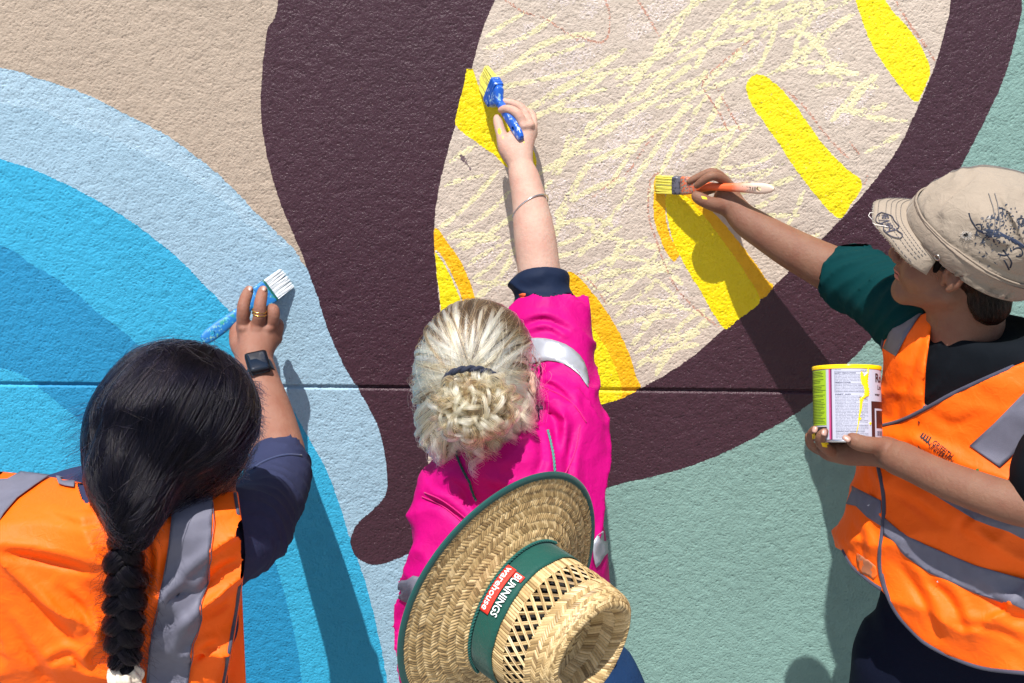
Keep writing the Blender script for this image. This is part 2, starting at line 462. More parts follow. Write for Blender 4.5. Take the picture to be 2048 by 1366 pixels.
W['leafA'] = [(933, 137), (946, 138), (954, 165), (975, 195), (1005, 215), (1040, 258), (1065, 295), (1073, 320), (1068, 348), (1050, 347), (1017, 337), (985, 308), (950, 282), (912, 252), (917, 210), (927, 170)]
W['leafB_o'] = [(869, 458), (897, 487), (925, 530), (945, 580), (955, 625), (953, 700), (878, 735), (881, 620), (873, 540)]
W['leafB_gap'] = [(871, 500), (893, 527), (912, 568), (927, 612), (930, 700), (878, 735), (881, 620), (873, 540)]
W['leafB_y'] = [(871, 505), (890, 530), (909, 570), (923, 613), (926, 700), (878, 735), (881, 620), (873, 540)]
W['leafC_o'] = [(1128, 549), (1150, 549), (1190, 590), (1225, 642), (1255, 700), (1275, 760), (1281, 777), (1240, 797), (1180, 816), (1130, 832), (1060, 700), (1080, 600)]
W['leafC_y'] = [(1122, 562), (1137, 594), (1167, 631), (1207, 686), (1229, 732), (1243, 775), (1238, 797), (1180, 816), (1130, 832), (1060, 700), (1080, 600)]
W['leafD_o1'] = [(1311, 353), (1340, 355), (1375, 370), (1400, 400), (1440, 438), (1490, 498), (1530, 556), (1546, 573), (1520, 598), (1490, 560), (1450, 505), (1400, 440), (1350, 395), (1312, 385)]
W['leafD_o2'] = [(1311, 375), (1330, 390), (1331, 432), (1338, 462), (1346, 482), (1359, 500), (1357, 516), (1349, 524), (1335, 508), (1322, 480), (1310, 448), (1306, 415)]
W['leafD_y'] = [(1333, 388), (1365, 390), (1400, 422), (1445, 480), (1490, 545), (1520, 598), (1500, 622), (1475, 640), (1451, 658), (1430, 632), (1405, 590), (1375, 540), (1348, 485), (1334, 430)]
W['leafE'] = [(1494, 163), (1512, 149), (1543, 160), (1590, 210), (1640, 280), (1688, 333), (1724, 367), (1702, 408), (1678, 436), (1640, 401), (1590, 337), (1540, 262), (1505, 212), (1493, 182)]
W['leafF'] = [(1650, -260), (1680, -120), (1711, 0), (1740, 82), (1780, 147), (1830, 203), (1848, 178), (1860, 140), (1841, 90), (1802, 40), (1770, 0), (1720, -100), (1690, -240)]
ORDER = ['tan', 'green', 'pale', 'pale2', 'mid', 'teal', 'mid2', 'maroon', 'inner', 'leafA', 'leafB_o', 'leafB_gap', 'leafB_y', 'leafC_o', 'leafC_y', 'leafD_o1', 'leafD_o2', 'leafD_y', 'leafE', 'leafF']
WM = dict(tan=TAN, green=GREEN, pale=PALE, pale2=PALE2, mid=MID, teal=TEAL, mid2=MID, maroon=MAROON, inner=INNER, leafA=YELWET, leafB_o=ORA, leafB_gap=GAPW, leafB_y=YEL, leafC_o=ORA, leafC_y=YEL,
          leafD_o1=ORA, leafD_o2=ORA, leafD_y=YELWET, leafE=YEL, leafF=YEL)
WL = dict(tan='bare sand coloured paint above the blue bands', green='sage green painted ground of the mural', pale='pale blue painted band', pale2='fresh second coat of pale blue', mid='bright sky blue painted band',
          teal='deeper blue painted band', mid2='sky blue painted centre behind the braid', maroon='broad curling maroon painted shape', inner='beige field scribbled with yellow chalk',
          leafA='wet yellow leaf under the blue brush', leafB_o='amber edge of the leaf beside the blonde head', leafB_gap='thin unpainted line between amber and yellow', leafB_y='yellow half of the leaf beside the blonde head',
          leafC_o='amber edge of the leaf beside the pink sleeve', leafC_y='yellow half of the leaf beside the pink sleeve', leafD_o1='amber strip of the leaf being painted with the orange brush',
          leafD_o2='short amber stroke left of the wide yellow leaf', leafD_y='wide yellow leaf being painted with the orange brush', leafE='long yellow leaf pointing at the cap', leafF='yellow leaf cut off by the top edge')
def wall2(u, v):
    p = P(u, v, 0.0); return (p.x, p.z)
polys = {}
XMIN, XMAX, ZMAX = -2.6, 2.9, 3.2
for k, pl in W.items():
    c = crom(pl, step=7, closed=True)
    j = {'pale': 1.6, 'maroon': .9, 'pale2': 3.0, 'teal': 1.0}.get(k, .8)
    c = c + rng.normal(size=c.shape) * j * .5 + j * np.stack([noise3(c[:, 0], c[:, 1], 0 * c[:, 0], 5, 3, .05), noise3(c[:, 0], c[:, 1], 0 * c[:, 0], 6, 3, .05)], 1)
    pts = []
    for u, v in c:
        r = ray(u, v)
        if r.y < 0.05: continue
        x, z = wall2(u, v); pts.append((min(max(x, XMIN + .01), XMAX - .01), min(max(z, 0.012), ZMAX - .012)))
    q = [pts[0]]
    for p in pts[1:]:
        if math.dist(p, q[-1]) > 0.002: q.append(p)
    if math.dist(q[0], q[-1]) < 0.002: q.pop()
    polys[k] = np.array(q)
zj = wall2(1000, 777)[1]
# the sprayed texture coat is real relief where the wall is in view; farther out it is a flat sheet
CELL = 0.0020
_c = [wall2(u, v) for u, v in ((-50, -50), (2098, -50), (-50, 1416), (2098, 1416))]
GX0, GX1 = min(p[0] for p in _c), max(p[0] for p in _c); GZ0, GZ1 = min(p[1] for p in _c), max(p[1] for p in _c)
NX, NZ = int((GX1 - GX0) / CELL), int((GZ1 - GZ0) / CELL); GX1 = GX0 + NX * CELL; GZ1 = GZ0 + NZ * CELL
vs, es = [], []
def addloop(pts, closed=True):
    s = len(vs); vs.extend(Vector(p) for p in pts); n = len(pts)
    es.extend((s + i, s + (i + 1) % n) for i in range(n if closed else n - 1))
addloop([(XMIN, 0), (XMAX, 0), (XMAX, ZMAX), (XMIN, ZMAX)]); addloop([(GX0, GZ0), (GX1, GZ0), (GX1, GZ1), (GX0, GZ1)])
for dz in (.0052, .0022, -.0022, -.0040): addloop([(XMIN, zj + dz), (XMAX, zj + dz)], False)
for k in polys: addloop(polys[k][::3] if len(polys[k]) > 60 else polys[k])
res = delaunay_2d_cdt(vs, es, [], 0, 1e-5)
V2 = np.array([list(v) for v in res[0]]); T3 = np.array([list(f) for f in res[2]])
cen = V2[T3].mean(1); T3 = T3[~((cen[:, 0] > GX0) & (cen[:, 0] < GX1) & (cen[:, 1] > GZ0) & (cen[:, 1] < GZ1))]; cen = V2[T3].mean(1)
reg = np.zeros(len(T3), int)
for i, k in enumerate(ORDER):
    if k != 'tan': reg[polydist(cen[:, 0], cen[:, 1], polys[k][::3] if len(polys[k]) > 60 else polys[k]) < 0] = i
def groove(z): return np.interp(z - zj, [-.0052, -.0022, .0022, .0040], [0, .0075, .0075, 0], left=0, right=0)
V3 = np.stack([V2[:, 0], groove(V2[:, 1]), V2[:, 1]], 1)
# grid
gx = GX0 + CELL * np.arange(NX + 1); gz = GZ0 + CELL * np.arange(NZ + 1)
PXg, PZg = np.meshgrid(gx, gz)                       # (NZ+1, NX+1)
moved = np.full(PXg.shape, 9.0)
for k in ORDER[1:]:                                   # pull grid points onto the painted outlines so edges stay crisp
    c = np.concatenate([polys[k], polys[k][:1]]); d = np.linalg.norm(np.diff(c, axis=0), axis=1); t = np.concatenate([[0], np.cumsum(d)])
    q = np.arange(0, t[-1], .0007); sx_ = np.interp(q, t, c[:, 0]); sz_ = np.interp(q, t, c[:, 1])
    ii = np.rint((sx_ - GX0) / CELL).astype(int); jj = np.rint((sz_ - GZ0) / CELL).astype(int); ok = (ii > 2) & (ii < NX - 2) & (jj > 2) & (jj < NZ - 2)
    ii, jj, sx_, sz_ = ii[ok], jj[ok], sx_[ok], sz_[ok]; dd = np.hypot(sx_ - (GX0 + ii * CELL), sz_ - (GZ0 + jj * CELL)) / CELL
    o_ = np.argsort(-dd); ii, jj, sx_, sz_, dd = ii[o_], jj[o_], sx_[o_], sz_[o_], dd[o_]
    k_ = dd < .56; PXg[jj[k_], ii[k_]] = sx_[k_]; PZg[jj[k_], ii[k_]] = sz_[k_]
cx_ = (PXg[:-1, :-1] + PXg[1:, 1:]) / 2; cz_ = (PZg[:-1, :-1] + PZg[1:, 1:]) / 2
cell = np.zeros((NZ, NX), np.int16)
gzc = GZ0 + CELL * (np.arange(NZ) + .5)
for i, k in enumerate(ORDER):                          # even-odd fill by rows
    if k == 'tan': continue
    c = polys[k]; a_ = c; b_ = np.roll(c, -1, 0)
    for r_i in range(NZ):
        z_ = gzc[r_i]; m_ = (a_[:, 1] > z_) != (b_[:, 1] > z_)
        if not m_.any(): continue
        xs_ = np.sort(a_[m_, 0] + (z_ - a_[m_, 1]) * (b_[m_, 0] - a_[m_, 0]) / (b_[m_, 1] - a_[m_, 1]))
        for q in range(0, len(xs_) - 1, 2):
            i0 = int(np.ceil((xs_[q] - GX0) / CELL - .5)); i1 = int(np.ceil((xs_[q + 1] - GX0) / CELL - .5))
            cell[r_i, max(0, i0):max(0, min(NX, i1))] = i
# relief height by band-passed noise
rw = np.random.RandomState(77)
def band(shape, lam, aniso=1.0, seed=0):
    w = np.random.RandomState(seed).normal(size=shape); F_ = np.fft.rfft2(w); fy = np.fft.fftfreq(shape[0], CELL)[:, None]; fx = np.fft.rfftfreq(shape[1], CELL)[None, :]
    f = np.hypot(fy, fx); f0 = 1 / lam; F_ *= np.exp(-((f - f0) / (f0 * .45)) ** 2); o = np.fft.irfft2(F_, s=shape); return o / o.std()
sh_ = (NZ + 1, NX + 1)
def broad(shape, lo, hi, seed):
    w = np.random.RandomState(seed).normal(size=shape); F_ = np.fft.rfft2(w); fy = np.fft.fftfreq(shape[0], CELL)[:, None]; fx = np.fft.rfftfreq(shape[1], CELL)[None, :]
    f2 = fy * fy + fx * fx; F_ *= np.exp(-f2 * lo * lo * 3.0) - np.exp(-f2 * hi * hi * 3.0); o = np.fft.irfft2(F_, s=shape); return o / o.std()
g1 = broad(sh_, .0021, .0078, 1); g2 = broad(sh_, .0015, .0040, 2); b3 = broad(sh_, .030, .12, 3); b5 = broad(sh_, .012, .035, 5)
gg = g1 + .45 * g2 + .25 * b5
hgt = .00052 * np.tanh(1.25 * (gg + .55 + .25 * b3)) + .00013 * g2 + .00016 * b5 - .0005 * np.clip(-gg - 1.3, 0, 1.5)
fade = np.minimum(np.minimum((PXg - GX0), (GX1 - PXg)), np.minimum((PZg - GZ0), (GZ1 - PZg))); hgt = hgt * np.clip(fade / .012, 0, 1)
lowr = np.where(cell[np.minimum(np.arange(NZ + 1), NZ - 1)][:, np.minimum(np.arange(NX + 1), NX - 1)] >= ORDER.index('leafA'), 1.15, 1.0)
gy = groove(PZg) - hgt * lowr
VG = np.stack([PXg, gy, PZg], -1).reshape(-1, 3)
hc_ = (hgt[:-1, :-1] + hgt[1:, 1:] + hgt[1:, :-1] + hgt[:-1, 1:]) / 4 / .0006
wall = thing('mural_wall', (0, 0, 0), 'tall textured masonry wall carrying a half painted mural with blue bands, maroon curl and yellow leaves', 'wall')
core = mesh_py([(x, y, z) for x in (XMIN, XMAX) for y in (.012, .2) for z in (0, ZMAX)], [(0, 1, 3, 2), (4, 6, 7, 5), (0, 4, 5, 1), (2, 3, 7, 6), (0, 2, 6, 4), (1, 5, 7, 3)])
link('wall_core', core, paint('concrete', (.4, .38, .35), .9), wall, smooth=False)
def cells_mesh(mask):
    jz, ix = np.nonzero(mask); a = jz * (NX + 1) + ix
    return np.stack([a, a + 1, a + NX + 2, a + NX + 1], 1)
def fast_mesh(V, F):
    me = bpy.data.meshes.new('m'); me.vertices.add(len(V)); me.vertices.foreach_set('co', V.astype(np.float32).ravel())
    k = F.shape[1]; me.loops.add(F.size); me.loops.foreach_set('vertex_index', F.astype(np.int32).ravel()); me.polygons.add(len(F)); me.polygons.foreach_set('loop_start', np.arange(0, F.size, k, dtype=np.int32))
    me.update(calc_edges=True); return me
# ---- chalk scribbles and pencil lines, worn through where the coat is low
CHALK = stucco_mat('yellow_chalk', (.74, .68, .42), rough=.8, spec=.2)
REDP = stucco_mat('red_pencil', (.50, .27, .20), rough=.8, spec=.2)
PENC = stucco_mat('graphite', (.16, .11, .12), rough=.8)
SCRUB = stucco_mat('rubbed_chalk_dust', (.66, .57, .53), rough=.8, spec=.2)
mark = np.zeros((NZ, NX), np.uint8); inner_i = ORDER.index('inner')
def raster(strokes, code, thr, prob, seed):
    """a dry mark catches the high grains of the coat"""
    rr_ = np.random.RandomState(seed)
    for si, (pts, wpx) in enumerate(strokes):
        c = crom(pts, step=2); n = len(c)
        if n < 3: continue
        T = np.gradient(c, axis=0); T /= np.linalg.norm(T, axis=1)[:, None] + 1e-9; Nn = np.stack([-T[:, 1], T[:, 0]], 1)
        w = wpx * .5 * (1 + .18 * np.sin(np.arange(n) * .13 + si)) * np.clip(np.minimum(np.arange(n) + 3, n - np.arange(n) + 2) / 9, .3, 1)
        th_ = thr + rr_.normal() * .12
        for o_ in np.arange(-1, 1.01, 1.6 / max(wpx, 2)):
            pu = c + Nn * (w * o_)[:, None]
            x_, z_ = wallv(pu[:, 0], pu[:, 1]); ii = np.clip(((x_ - GX0) / CELL).astype(int), 0, NX - 1); jj = np.clip(((z_ - GZ0) / CELL).astype(int), 0, NZ - 1)
            k_ = (cell[jj, ii] == inner_i) & (hc_[jj, ii] > th_ + .7 * abs(o_) ** 3) & (rnd_cell[jj, ii] < prob); mark[jj[k_], ii[k_]] = code
def wallv(u, v):
    rx = _Rm[0, 0] * (u - 1024) / FPX - _Rm[1, 0] * (v - 683) / FPX + _Rm[2, 0]; ry = _Rm[0, 1] * (u - 1024) / FPX - _Rm[1, 1] * (v - 683) / FPX + _Rm[2, 1]; rz = _Rm[0, 2] * (u - 1024) / FPX - _Rm[1, 2] * (v - 683) / FPX + _Rm[2, 2]
    t = CAM_D / ry; return rx * t, CAM_H + rz * t
rnd_cell = np.random.RandomState(4).rand(NZ, NX)
rs = random.Random(11)
inner_px = np.array(W['inner'], float)
leaf_px = [np.array(W[k], float) for k in ('leafA', 'leafB_o', 'leafC_o', 'leafD_o1', 'leafD_o2', 'leafD_y', 'leafE', 'leafF')]
def free(u, v, m=6):
    a = np.array([u]); b = np.array([v])
    if polydist(a, b, inner_px)[0] > -m: return False
    return all(polydist(a, b, L)[0] > 3 for L in leaf_px)
strokes = []
def scr(x0, y0, x1, y1, n, length, ang, jit=10, w=9.5, zig=.45):
    """a patch of hand scribble: n strokes spread from (x0,y0) to (x1,y1)"""
    for i in range(n):
        if i % 5 in (1, 3, 4): continue
        L_long = 1.35
        t = (i + .5) / n
        cx = x0 + (x1 - x0) * t + rs.gauss(0, 9); cy = y0 + (y1 - y0) * t + rs.gauss(0, 9)
        a = math.radians(ang + rs.gauss(0, jit)); L = length * 1.3 * rs.uniform(.6, 1.15)
        bend = rs.uniform(-.12, .12) * L
        pts = []
        for s in (-.5, -.17, .17, .5):
            pts.append((cx + math.cos(a) * L * s - math.sin(a) * bend * (1 - 4 * s * s), cy - math.sin(a) * L * s - math.cos(a) * bend * (1 - 4 * s * s)))
        seg = []
        for q in crom(pts, step=8):
            if free(q[0], q[1]): seg.append(tuple(q))
            else:
                if len(seg) > 4: strokes.append((seg[::2] + [seg[-1]], w * rs.uniform(.7, 1.2)))
                seg = []
        if len(seg) > 4: strokes.append((seg[::2] + [seg[-1]], w * rs.uniform(.7, 1.2)))
scr(990, 60, 1150, 120, 9, 130, 24); scr(1000, 150, 1180, 230, 10, 190, 20); scr(1090, 180, 1330, 260, 12, 220, 24)
scr(1330, 40, 1480, 20, 7, 240, 30); scr(1300, 100, 1420, 160, 8, 190, 28); scr(1420, 60, 1560, 120, 10, 190, 48, 14)
scr(1560, 30, 1680, 90, 10, 130, 42, 16); scr(1600, 120, 1760, 190, 12, 120, 22, 20); scr(1690, 190, 1800, 260, 8, 110, 15, 22)
scr(1640, 90, 1700, 190, 5, 110, -60, 12); scr(1500, 20, 1620, 10, 6, 160, 12, 14)
scr(1130, 290, 1300, 330, 10, 150, 40, 22); scr(1250, 180, 1400, 300, 9, 200, 38, 14); scr(1380, 260, 1470, 330, 7, 120, 35, 20)
scr(1100, 330, 1230, 420, 10, 150, 40, 16); scr(1120, 430, 1290, 480, 10, 150, 30, 20); scr(880, 340, 1000, 470, 11, 150, 37, 9)
scr(890, 480, 1010, 560, 9, 140, 28, 14); scr(960, 520, 1010, 600, 5, 110, 22, 12)
scr(1120, 480, 1280, 560, 12, 170, 24, 12); scr(1150, 540, 1330, 620, 11, 180, 18, 14); scr(1250, 610, 1380, 720, 12, 150, 22, 22)
scr(1290, 560, 1390, 640, 7, 120, -20, 18); scr(1270, 690, 1330, 750, 6, 110, 50, 14); scr(1380, 600, 1420, 680, 5, 110, 20, 20)
scr(1470, 400, 1600, 470, 10, 110, 18, 16); scr(1560, 460, 1640, 500, 6, 90, 20, 18); scr(1440, 250, 1520, 330, 7, 110, 32, 18); scr(1480, 330, 1560, 380, 5, 100, 30, 16)
dust = []
for i in range(90):
    u = rs.uniform(940, 1860); v = rs.uniform(-20, 760)
    a = math.radians(rs.gauss(28, 12)); L = rs.uniform(60, 150)
    seg = [(u + math.cos(a) * L * s, v - math.sin(a) * L * s) for s in np.linspace(-.5, .5, 6)]
    if all(free(*q, m=18) for q in seg): dust.append((seg, rs.uniform(20, 46)))
raster(dust, 1, -.2, .45, 1)
raster(strokes, 2, -.5, .95, 2)
red = []
def dash(pts, w=3.0):
    seg = []
    for q in crom(pts, step=5):
        if free(q[0], q[1], 2): seg.append(tuple(q))
        else:
            if len(seg) > 4: red.append((seg[::2], w))
            seg = []
    if len(seg) > 4: red.append((seg[::2], w))
dash([(1010, 0), (1050, 25), (1085, 35), (1125, 60), (1155, 80)]); dash([(1275, 0), (1300, 40), (1320, 75)]); dash([(1210, 0), (1219, 30), (1216, 70), (1200, 85), (1150, 70)])
dash([(1790, 0), (1820, 50), (1850, 90), (1872, 125)], 4); dash([(912, 254), (950, 285), (990, 312), (1010, 335)]); dash([(1306, 272), (1285, 300), (1270, 325), (1250, 350)])
dash([(1320, 345), (1303, 356), (1297, 390), (1297, 430), (1312, 480), (1330, 530), (1355, 580), (1400, 625), (1445, 660)]); dash([(1700, 285), (1722, 312)]); dash([(1500, 80), (1450, 120), (1405, 165), (1415, 190), (1440, 230), (1455, 260)])
dash([(1430, 170), (1455, 215), (1480, 260)]); dash([(1735, 350), (1728, 370)]); dash([(1540, 160), (1600, 205), (1660, 280), (1700, 320)])
dash([(1130, 549), (1170, 552), (1215, 610)], 2); dash([(1360, 400), (1410, 445), (1460, 510), (1500, 575)], 2); dash([(1240, 350), (1185, 395)], 2)
raster(red, 3, -.35, .75, 3)
raster([([(921, 310), (926, 317), (931, 325)], 9), ([(931, 325), (937, 334), (941, 339)], 3)], 4, -.6, .9, 4)
for i, k in enumerate(ORDER):
    F = cells_mesh((cell == i) & (mark == 0)); Fo = T3[reg == i]
    parts_ = []
    if len(F):
        used, inv = np.unique(F, return_inverse=True); parts_.append((VG[used], inv.reshape(F.shape)))
    if len(Fo):
        used, inv = np.unique(Fo, return_inverse=True); F2 = inv.reshape(Fo.shape); v = V3[used]
        nr = np.cross(v[F2[:, 1]] - v[F2[:, 0]], v[F2[:, 2]] - v[F2[:, 0]]); fl = nr[:, 1] > 0; F2[fl] = F2[fl][:, ::-1]
        o_ = 0 if not parts_ else len(parts_[0][0])
        Vall = np.concatenate([p[0] for p in parts_] + [v]); me = bpy.data.meshes.new('m')
        if parts_:
            Fq = parts_[0][1]; nq, nt_ = len(Fq), len(F2)
            me.vertices.add(len(Vall)); me.vertices.foreach_set('co', Vall.astype(np.float32).ravel()); idx = np.concatenate([Fq.ravel(), (F2 + o_).ravel()]).astype(np.int32)
            me.loops.add(len(idx)); me.loops.foreach_set('vertex_index', idx); me.polygons.add(nq + nt_)
            me.polygons.foreach_set('loop_start', np.concatenate([np.arange(nq) * 4, nq * 4 + np.arange(nt_) * 3]).astype(np.int32)); me.update(calc_edges=True)
        else: me = fast_mesh(Vall, F2)
    elif parts_: me = fast_mesh(*parts_[0])
    else: continue
    o = link('painted_leaf' if k.startswith('leaf') else 'painted_field', me, WM[k], wall, smooth=True); o['label'] = WL[k]
for code, nm, m_, lb in ((1, 'chalk_dust', SCRUB, 'pale rubbed patches in the beige field'), (2, 'chalk_scribble', CHALK, 'pale yellow chalk scribbles over the beige field'), (3, 'pencil_line', REDP, 'broken red pencil guide lines'), (4, 'dark_smudge', PENC, 'dark smudge beside the maroon column')):
    F = cells_mesh(mark == code); used, inv = np.unique(F, return_inverse=True)
    o = link(nm, fast_mesh(VG[used], inv.reshape(F.shape)), m_, wall); o['kind'] = 'stuff'; o['label'] = lb

# ---- ground
def ground_mat():
    m, nt, b = new_mat('grey_paving'); L = nt.links.new
    g = N(nt, 'ShaderNodeNewGeometry'); n = N(nt, 'ShaderNodeTexNoise'); n.inputs['Scale'].default_value = 3; n.inputs['Detail'].default_value = 10
    L(g.outputs['Position'], n.inputs['Vector'])
    mx = N(nt, 'ShaderNodeMix', data_type='RGBA'); mx.inputs[6].default_value = (.24, .23, .21, 1); mx.inputs[7].default_value = (.38, .36, .33, 1)
    L(n.outputs[0], mx.inputs[0]); L(mx.outputs[2], b.inputs['Base Color']); b.inputs['Roughness'].default_value = .9
    bp = N(nt, 'ShaderNodeBump'); bp.inputs['Distance'].default_value = .003; n2 = N(nt, 'ShaderNodeTexNoise'); n2.inputs['Scale'].default_value = 90
    L(g.outputs['Position'], n2.inputs['Vector']); L(n2.outputs[0], bp.inputs['Height']); L(bp.outputs[0], b.inputs['Normal'])
    return m
tag(link('ground', mesh_py([(-150, -150, 0), (150, -150, 0), (150, 150, 0), (-150, 150, 0)], [(0, 1, 2, 3)]), ground_mat(), smooth=False), kind='structure')
# ================================================================== SHARED FOR PEOPLE
def q3(u, v, d): return np.array(P(u, v, d))
def skin_mat(name, col, red, rough=.58):
    m, nt, b = new_mat(name); L = nt.links.new
    g = N(nt, 'ShaderNodeNewGeometry')
    n = N(nt, 'ShaderNodeTexNoise'); n.inputs['Scale'].default_value = 38; n.inputs['Detail'].default_value = 6; L(g.outputs['Position'], n.inputs['Vector'])
    mx = N(nt, 'ShaderNodeMix', data_type='RGBA'); mx.inputs[6].default_value = (*col, 1); mx.inputs[7].default_value = (*red, 1)
    r = N(nt, 'ShaderNodeMapRange'); r.inputs[1].default_value = .35; r.inputs[2].default_value = .7; L(n.outputs[0], r.inputs[0]); L(r.outputs[0], mx.inputs[0])
    L(mx.outputs[2], b.inputs['Base Color'])
    b.inputs['Roughness'].default_value = rough; b.inputs['Specular IOR Level'].default_value = .32
    b.inputs['Subsurface Weight'].default_value = .25; b.inputs['Subsurface Radius'].default_value = (1.0, .35, .2); b.inputs['Subsurface Scale'].default_value = .004
    v = N(nt, 'ShaderNodeTexVoronoi', feature='DISTANCE_TO_EDGE'); v.inputs['Scale'].default_value = 700; L(g.outputs['Position'], v.inputs['Vector'])
    n2 = N(nt, 'ShaderNodeTexNoise'); n2.inputs['Scale'].default_value = 160; n2.inputs['Detail'].default_value = 4; L(g.outputs['Position'], n2.inputs['Vector'])
    a = N(nt, 'ShaderNodeMath', operation='MULTIPLY_ADD', i_1=2.0); L(n2.outputs[0], a.inputs[0]); L(v.outputs[0], a.inputs[2])
    bp = N(nt, 'ShaderNodeBump'); bp.inputs['Strength'].default_value = .8; bp.inputs['Distance'].default_value = .0006
    L(a.outputs[0], bp.inputs['Height']); L(bp.outputs[0], b.inputs['Normal'])
    return m
def cloth_mat(name, col, rough=.8, var=.06, weave=1400.0, bump=.35, sheen=.15, spec=.3, wr=0.0):
    m, nt, b = new_mat(name); L = nt.links.new
    g = N(nt, 'ShaderNodeNewGeometry')
    n = N(nt, 'ShaderNodeTexNoise'); n.inputs['Scale'].default_value = 22; n.inputs['Detail'].default_value = 7; n.inputs['Roughness'].default_value = .6; L(g.outputs['Position'], n.inputs['Vector'])
    mx = N(nt, 'ShaderNodeMix', data_type='RGBA'); mx.inputs[6].default_value = (*[c * (1 - 2 * var) for c in col], 1); mx.inputs[7].default_value = (*[min(1, c * (1 + 2 * var)) for c in col], 1)
    L(n.outputs[0], mx.inputs[0]); L(mx.outputs[2], b.inputs['Base Color'])
    b.inputs['Roughness'].default_value = rough; b.inputs['Specular IOR Level'].default_value = spec
    b.inputs['Sheen Weight'].default_value = sheen
    w = N(nt, 'ShaderNodeTexNoise'); w.inputs['Scale'].default_value = weave * .5; w.inputs['Detail'].default_value = 2; L(g.outputs['Position'], w.inputs['Vector'])
    n3 = N(nt, 'ShaderNodeTexNoise'); n3.inputs['Scale'].default_value = 60; n3.inputs['Detail'].default_value = 5; n3.inputs['Distortion'].default_value = 1.0; L(g.outputs['Position'], n3.inputs['Vector'])
    a = N(nt, 'ShaderNodeMath', operation='MULTIPLY_ADD', i_1=4.0 + wr); L(n3.outputs[0], a.inputs[0]); L(w.outputs[0], a.inputs[2])
    bp = N(nt, 'ShaderNodeBump'); bp.inputs['Strength'].default_value = bump; bp.inputs['Distance'].default_value = .0006
    L(a.outputs[0], bp.inputs['Height']); L(bp.outputs[0], b.inputs['Normal'])
    return m
def folds(x, y, z, dv, amp, freq, seed, warp=2.2, wf=9.0):
    n = noise3(x, y, z, seed, 3, wf)
    s = np.sin(freq * (x * dv[0] + y * dv[1] + z * dv[2]) + warp * n * 2.0)
    m = .5 + .5 * noise3(x, y, z, seed + 50, 2, wf * .7)
    return -amp * (1 - np.abs(s)) ** 1.6 * m
def creases(x, y, z, lines, side=None):
    """pulled cloth: valley with a raised lip beside it, following lines seen in the photo"""
    U, V, c = proj(x, y, z); out = np.zeros(U.shape)
    for ln in lines:
        pts, dep, wd = crom(ln[0], n=4), ln[1], ln[2]
        best = np.full(U.shape, 1e9); sgn = np.zeros(U.shape); tt = np.zeros(U.shape); m = len(pts) - 1
        box = (U > pts[:, 0].min() - wd * 4) & (U < pts[:, 0].max() + wd * 4) & (V > pts[:, 1].min() - wd * 4) & (V < pts[:, 1].max() + wd * 4)
        idx = np.nonzero(box)[0]
        if not len(idx): continue
        u, v = U[idx], V[idx]; b = np.full(u.shape, 1e9); sg = np.zeros(u.shape); tp = np.zeros(u.shape)
        for i in range(m):
            a = pts[i]; e = pts[i + 1] - a; L2 = e @ e + 1e-9; t = np.clip(((u - a[0]) * e[0] + (v - a[1]) * e[1]) / L2, 0, 1)
            dx, dy = u - a[0] - e[0] * t, v - a[1] - e[1] * t; d = np.hypot(dx, dy); k = d < b
            b = np.where(k, d, b); sg = np.where(k, np.sign(dx * e[1] - dy * e[0]), sg); tp = np.where(k, (i + t) / m, tp)
        s = b * sg / wd; env = np.sin(np.pi * np.clip(tp, .02, .98)) ** .6
        out[idx] += dep * env * (np.exp(-s * s * 2.2) - .8 * np.exp(-(s - 1.5) ** 2 * 1.3))
    return out
SKIN_P = skin_mat('fair_skin', (.50, .325, .255), (.48, .27, .21))
SKIN_T = skin_mat('tan_skin', (.21, .105, .066), (.19, .082, .052))
SKIN_B = skin_mat('brown_skin', (.27, .13, .09), (.24, .10, .065))
NAIL = paint('finger_nail', (.42, .25, .20), .3, 0)
NAVY = cloth_mat('navy_jersey', (.030, .036, .085), .75, sheen=0)
SHADEDC = cloth_mat('shaded_jersey', (.008, .009, .013), .8)
TEALC = cloth_mat('dark_teal_jersey', (.004, .075, .085), .7)
PINKC = cloth_mat('magenta_drill', (.46, .0005, .150), .6, wr=4, sheen=0, spec=.15)
NAVYD = cloth_mat('navy_drill', (.007, .014, .038), .7, sheen=0, spec=.15)
ORANGE = cloth_mat('fluorescent_orange', (1.0, .125, .0), .6, var=.03, sheen=.0, wr=3)
REFL = paint('reflective_tape', (.135, .135, .18), .62, .12, 60, .35, 900, spec=.35)
REFL_S = paint('silver_reflective_tape', (.34, .36, .41), .42, .08, 40, .3, 700, spec=.8, metal=.25)
PIPING = cloth_mat('grey_binding', (.055, .055, .085), .8)
DENIM = cloth_mat('blue_denim', (.010, .036, .105), .85, bump=.6, sheen=0, spec=.15)
TROUSER = cloth_mat('dark_trousers', (.004, .006, .018), .85, sheen=0, spec=.1)
SHOE = paint('shoe_leather', (.03, .03, .03), .5, .1, 20)
RED_LIP = paint('lip', (.38, .10, .09), .4, 0)
EYE = paint('eye_white', (.7, .7, .7), .2, 0); IRIS = paint('iris', (.05, .025, .015), .15, 0)

def rot_from(F, U):
    F = Vector(F).normalized(); U = Vector(U); U = (U - F * U.dot(F)).normalized(); Rt = F.cross(U)
    return Matrix((Rt, F, U)).transposed()          # columns: right, forward, up
def cb(a, b, c): return _r2 * a + _u2 * b + _f * c   # vector from image right / image up / into the picture

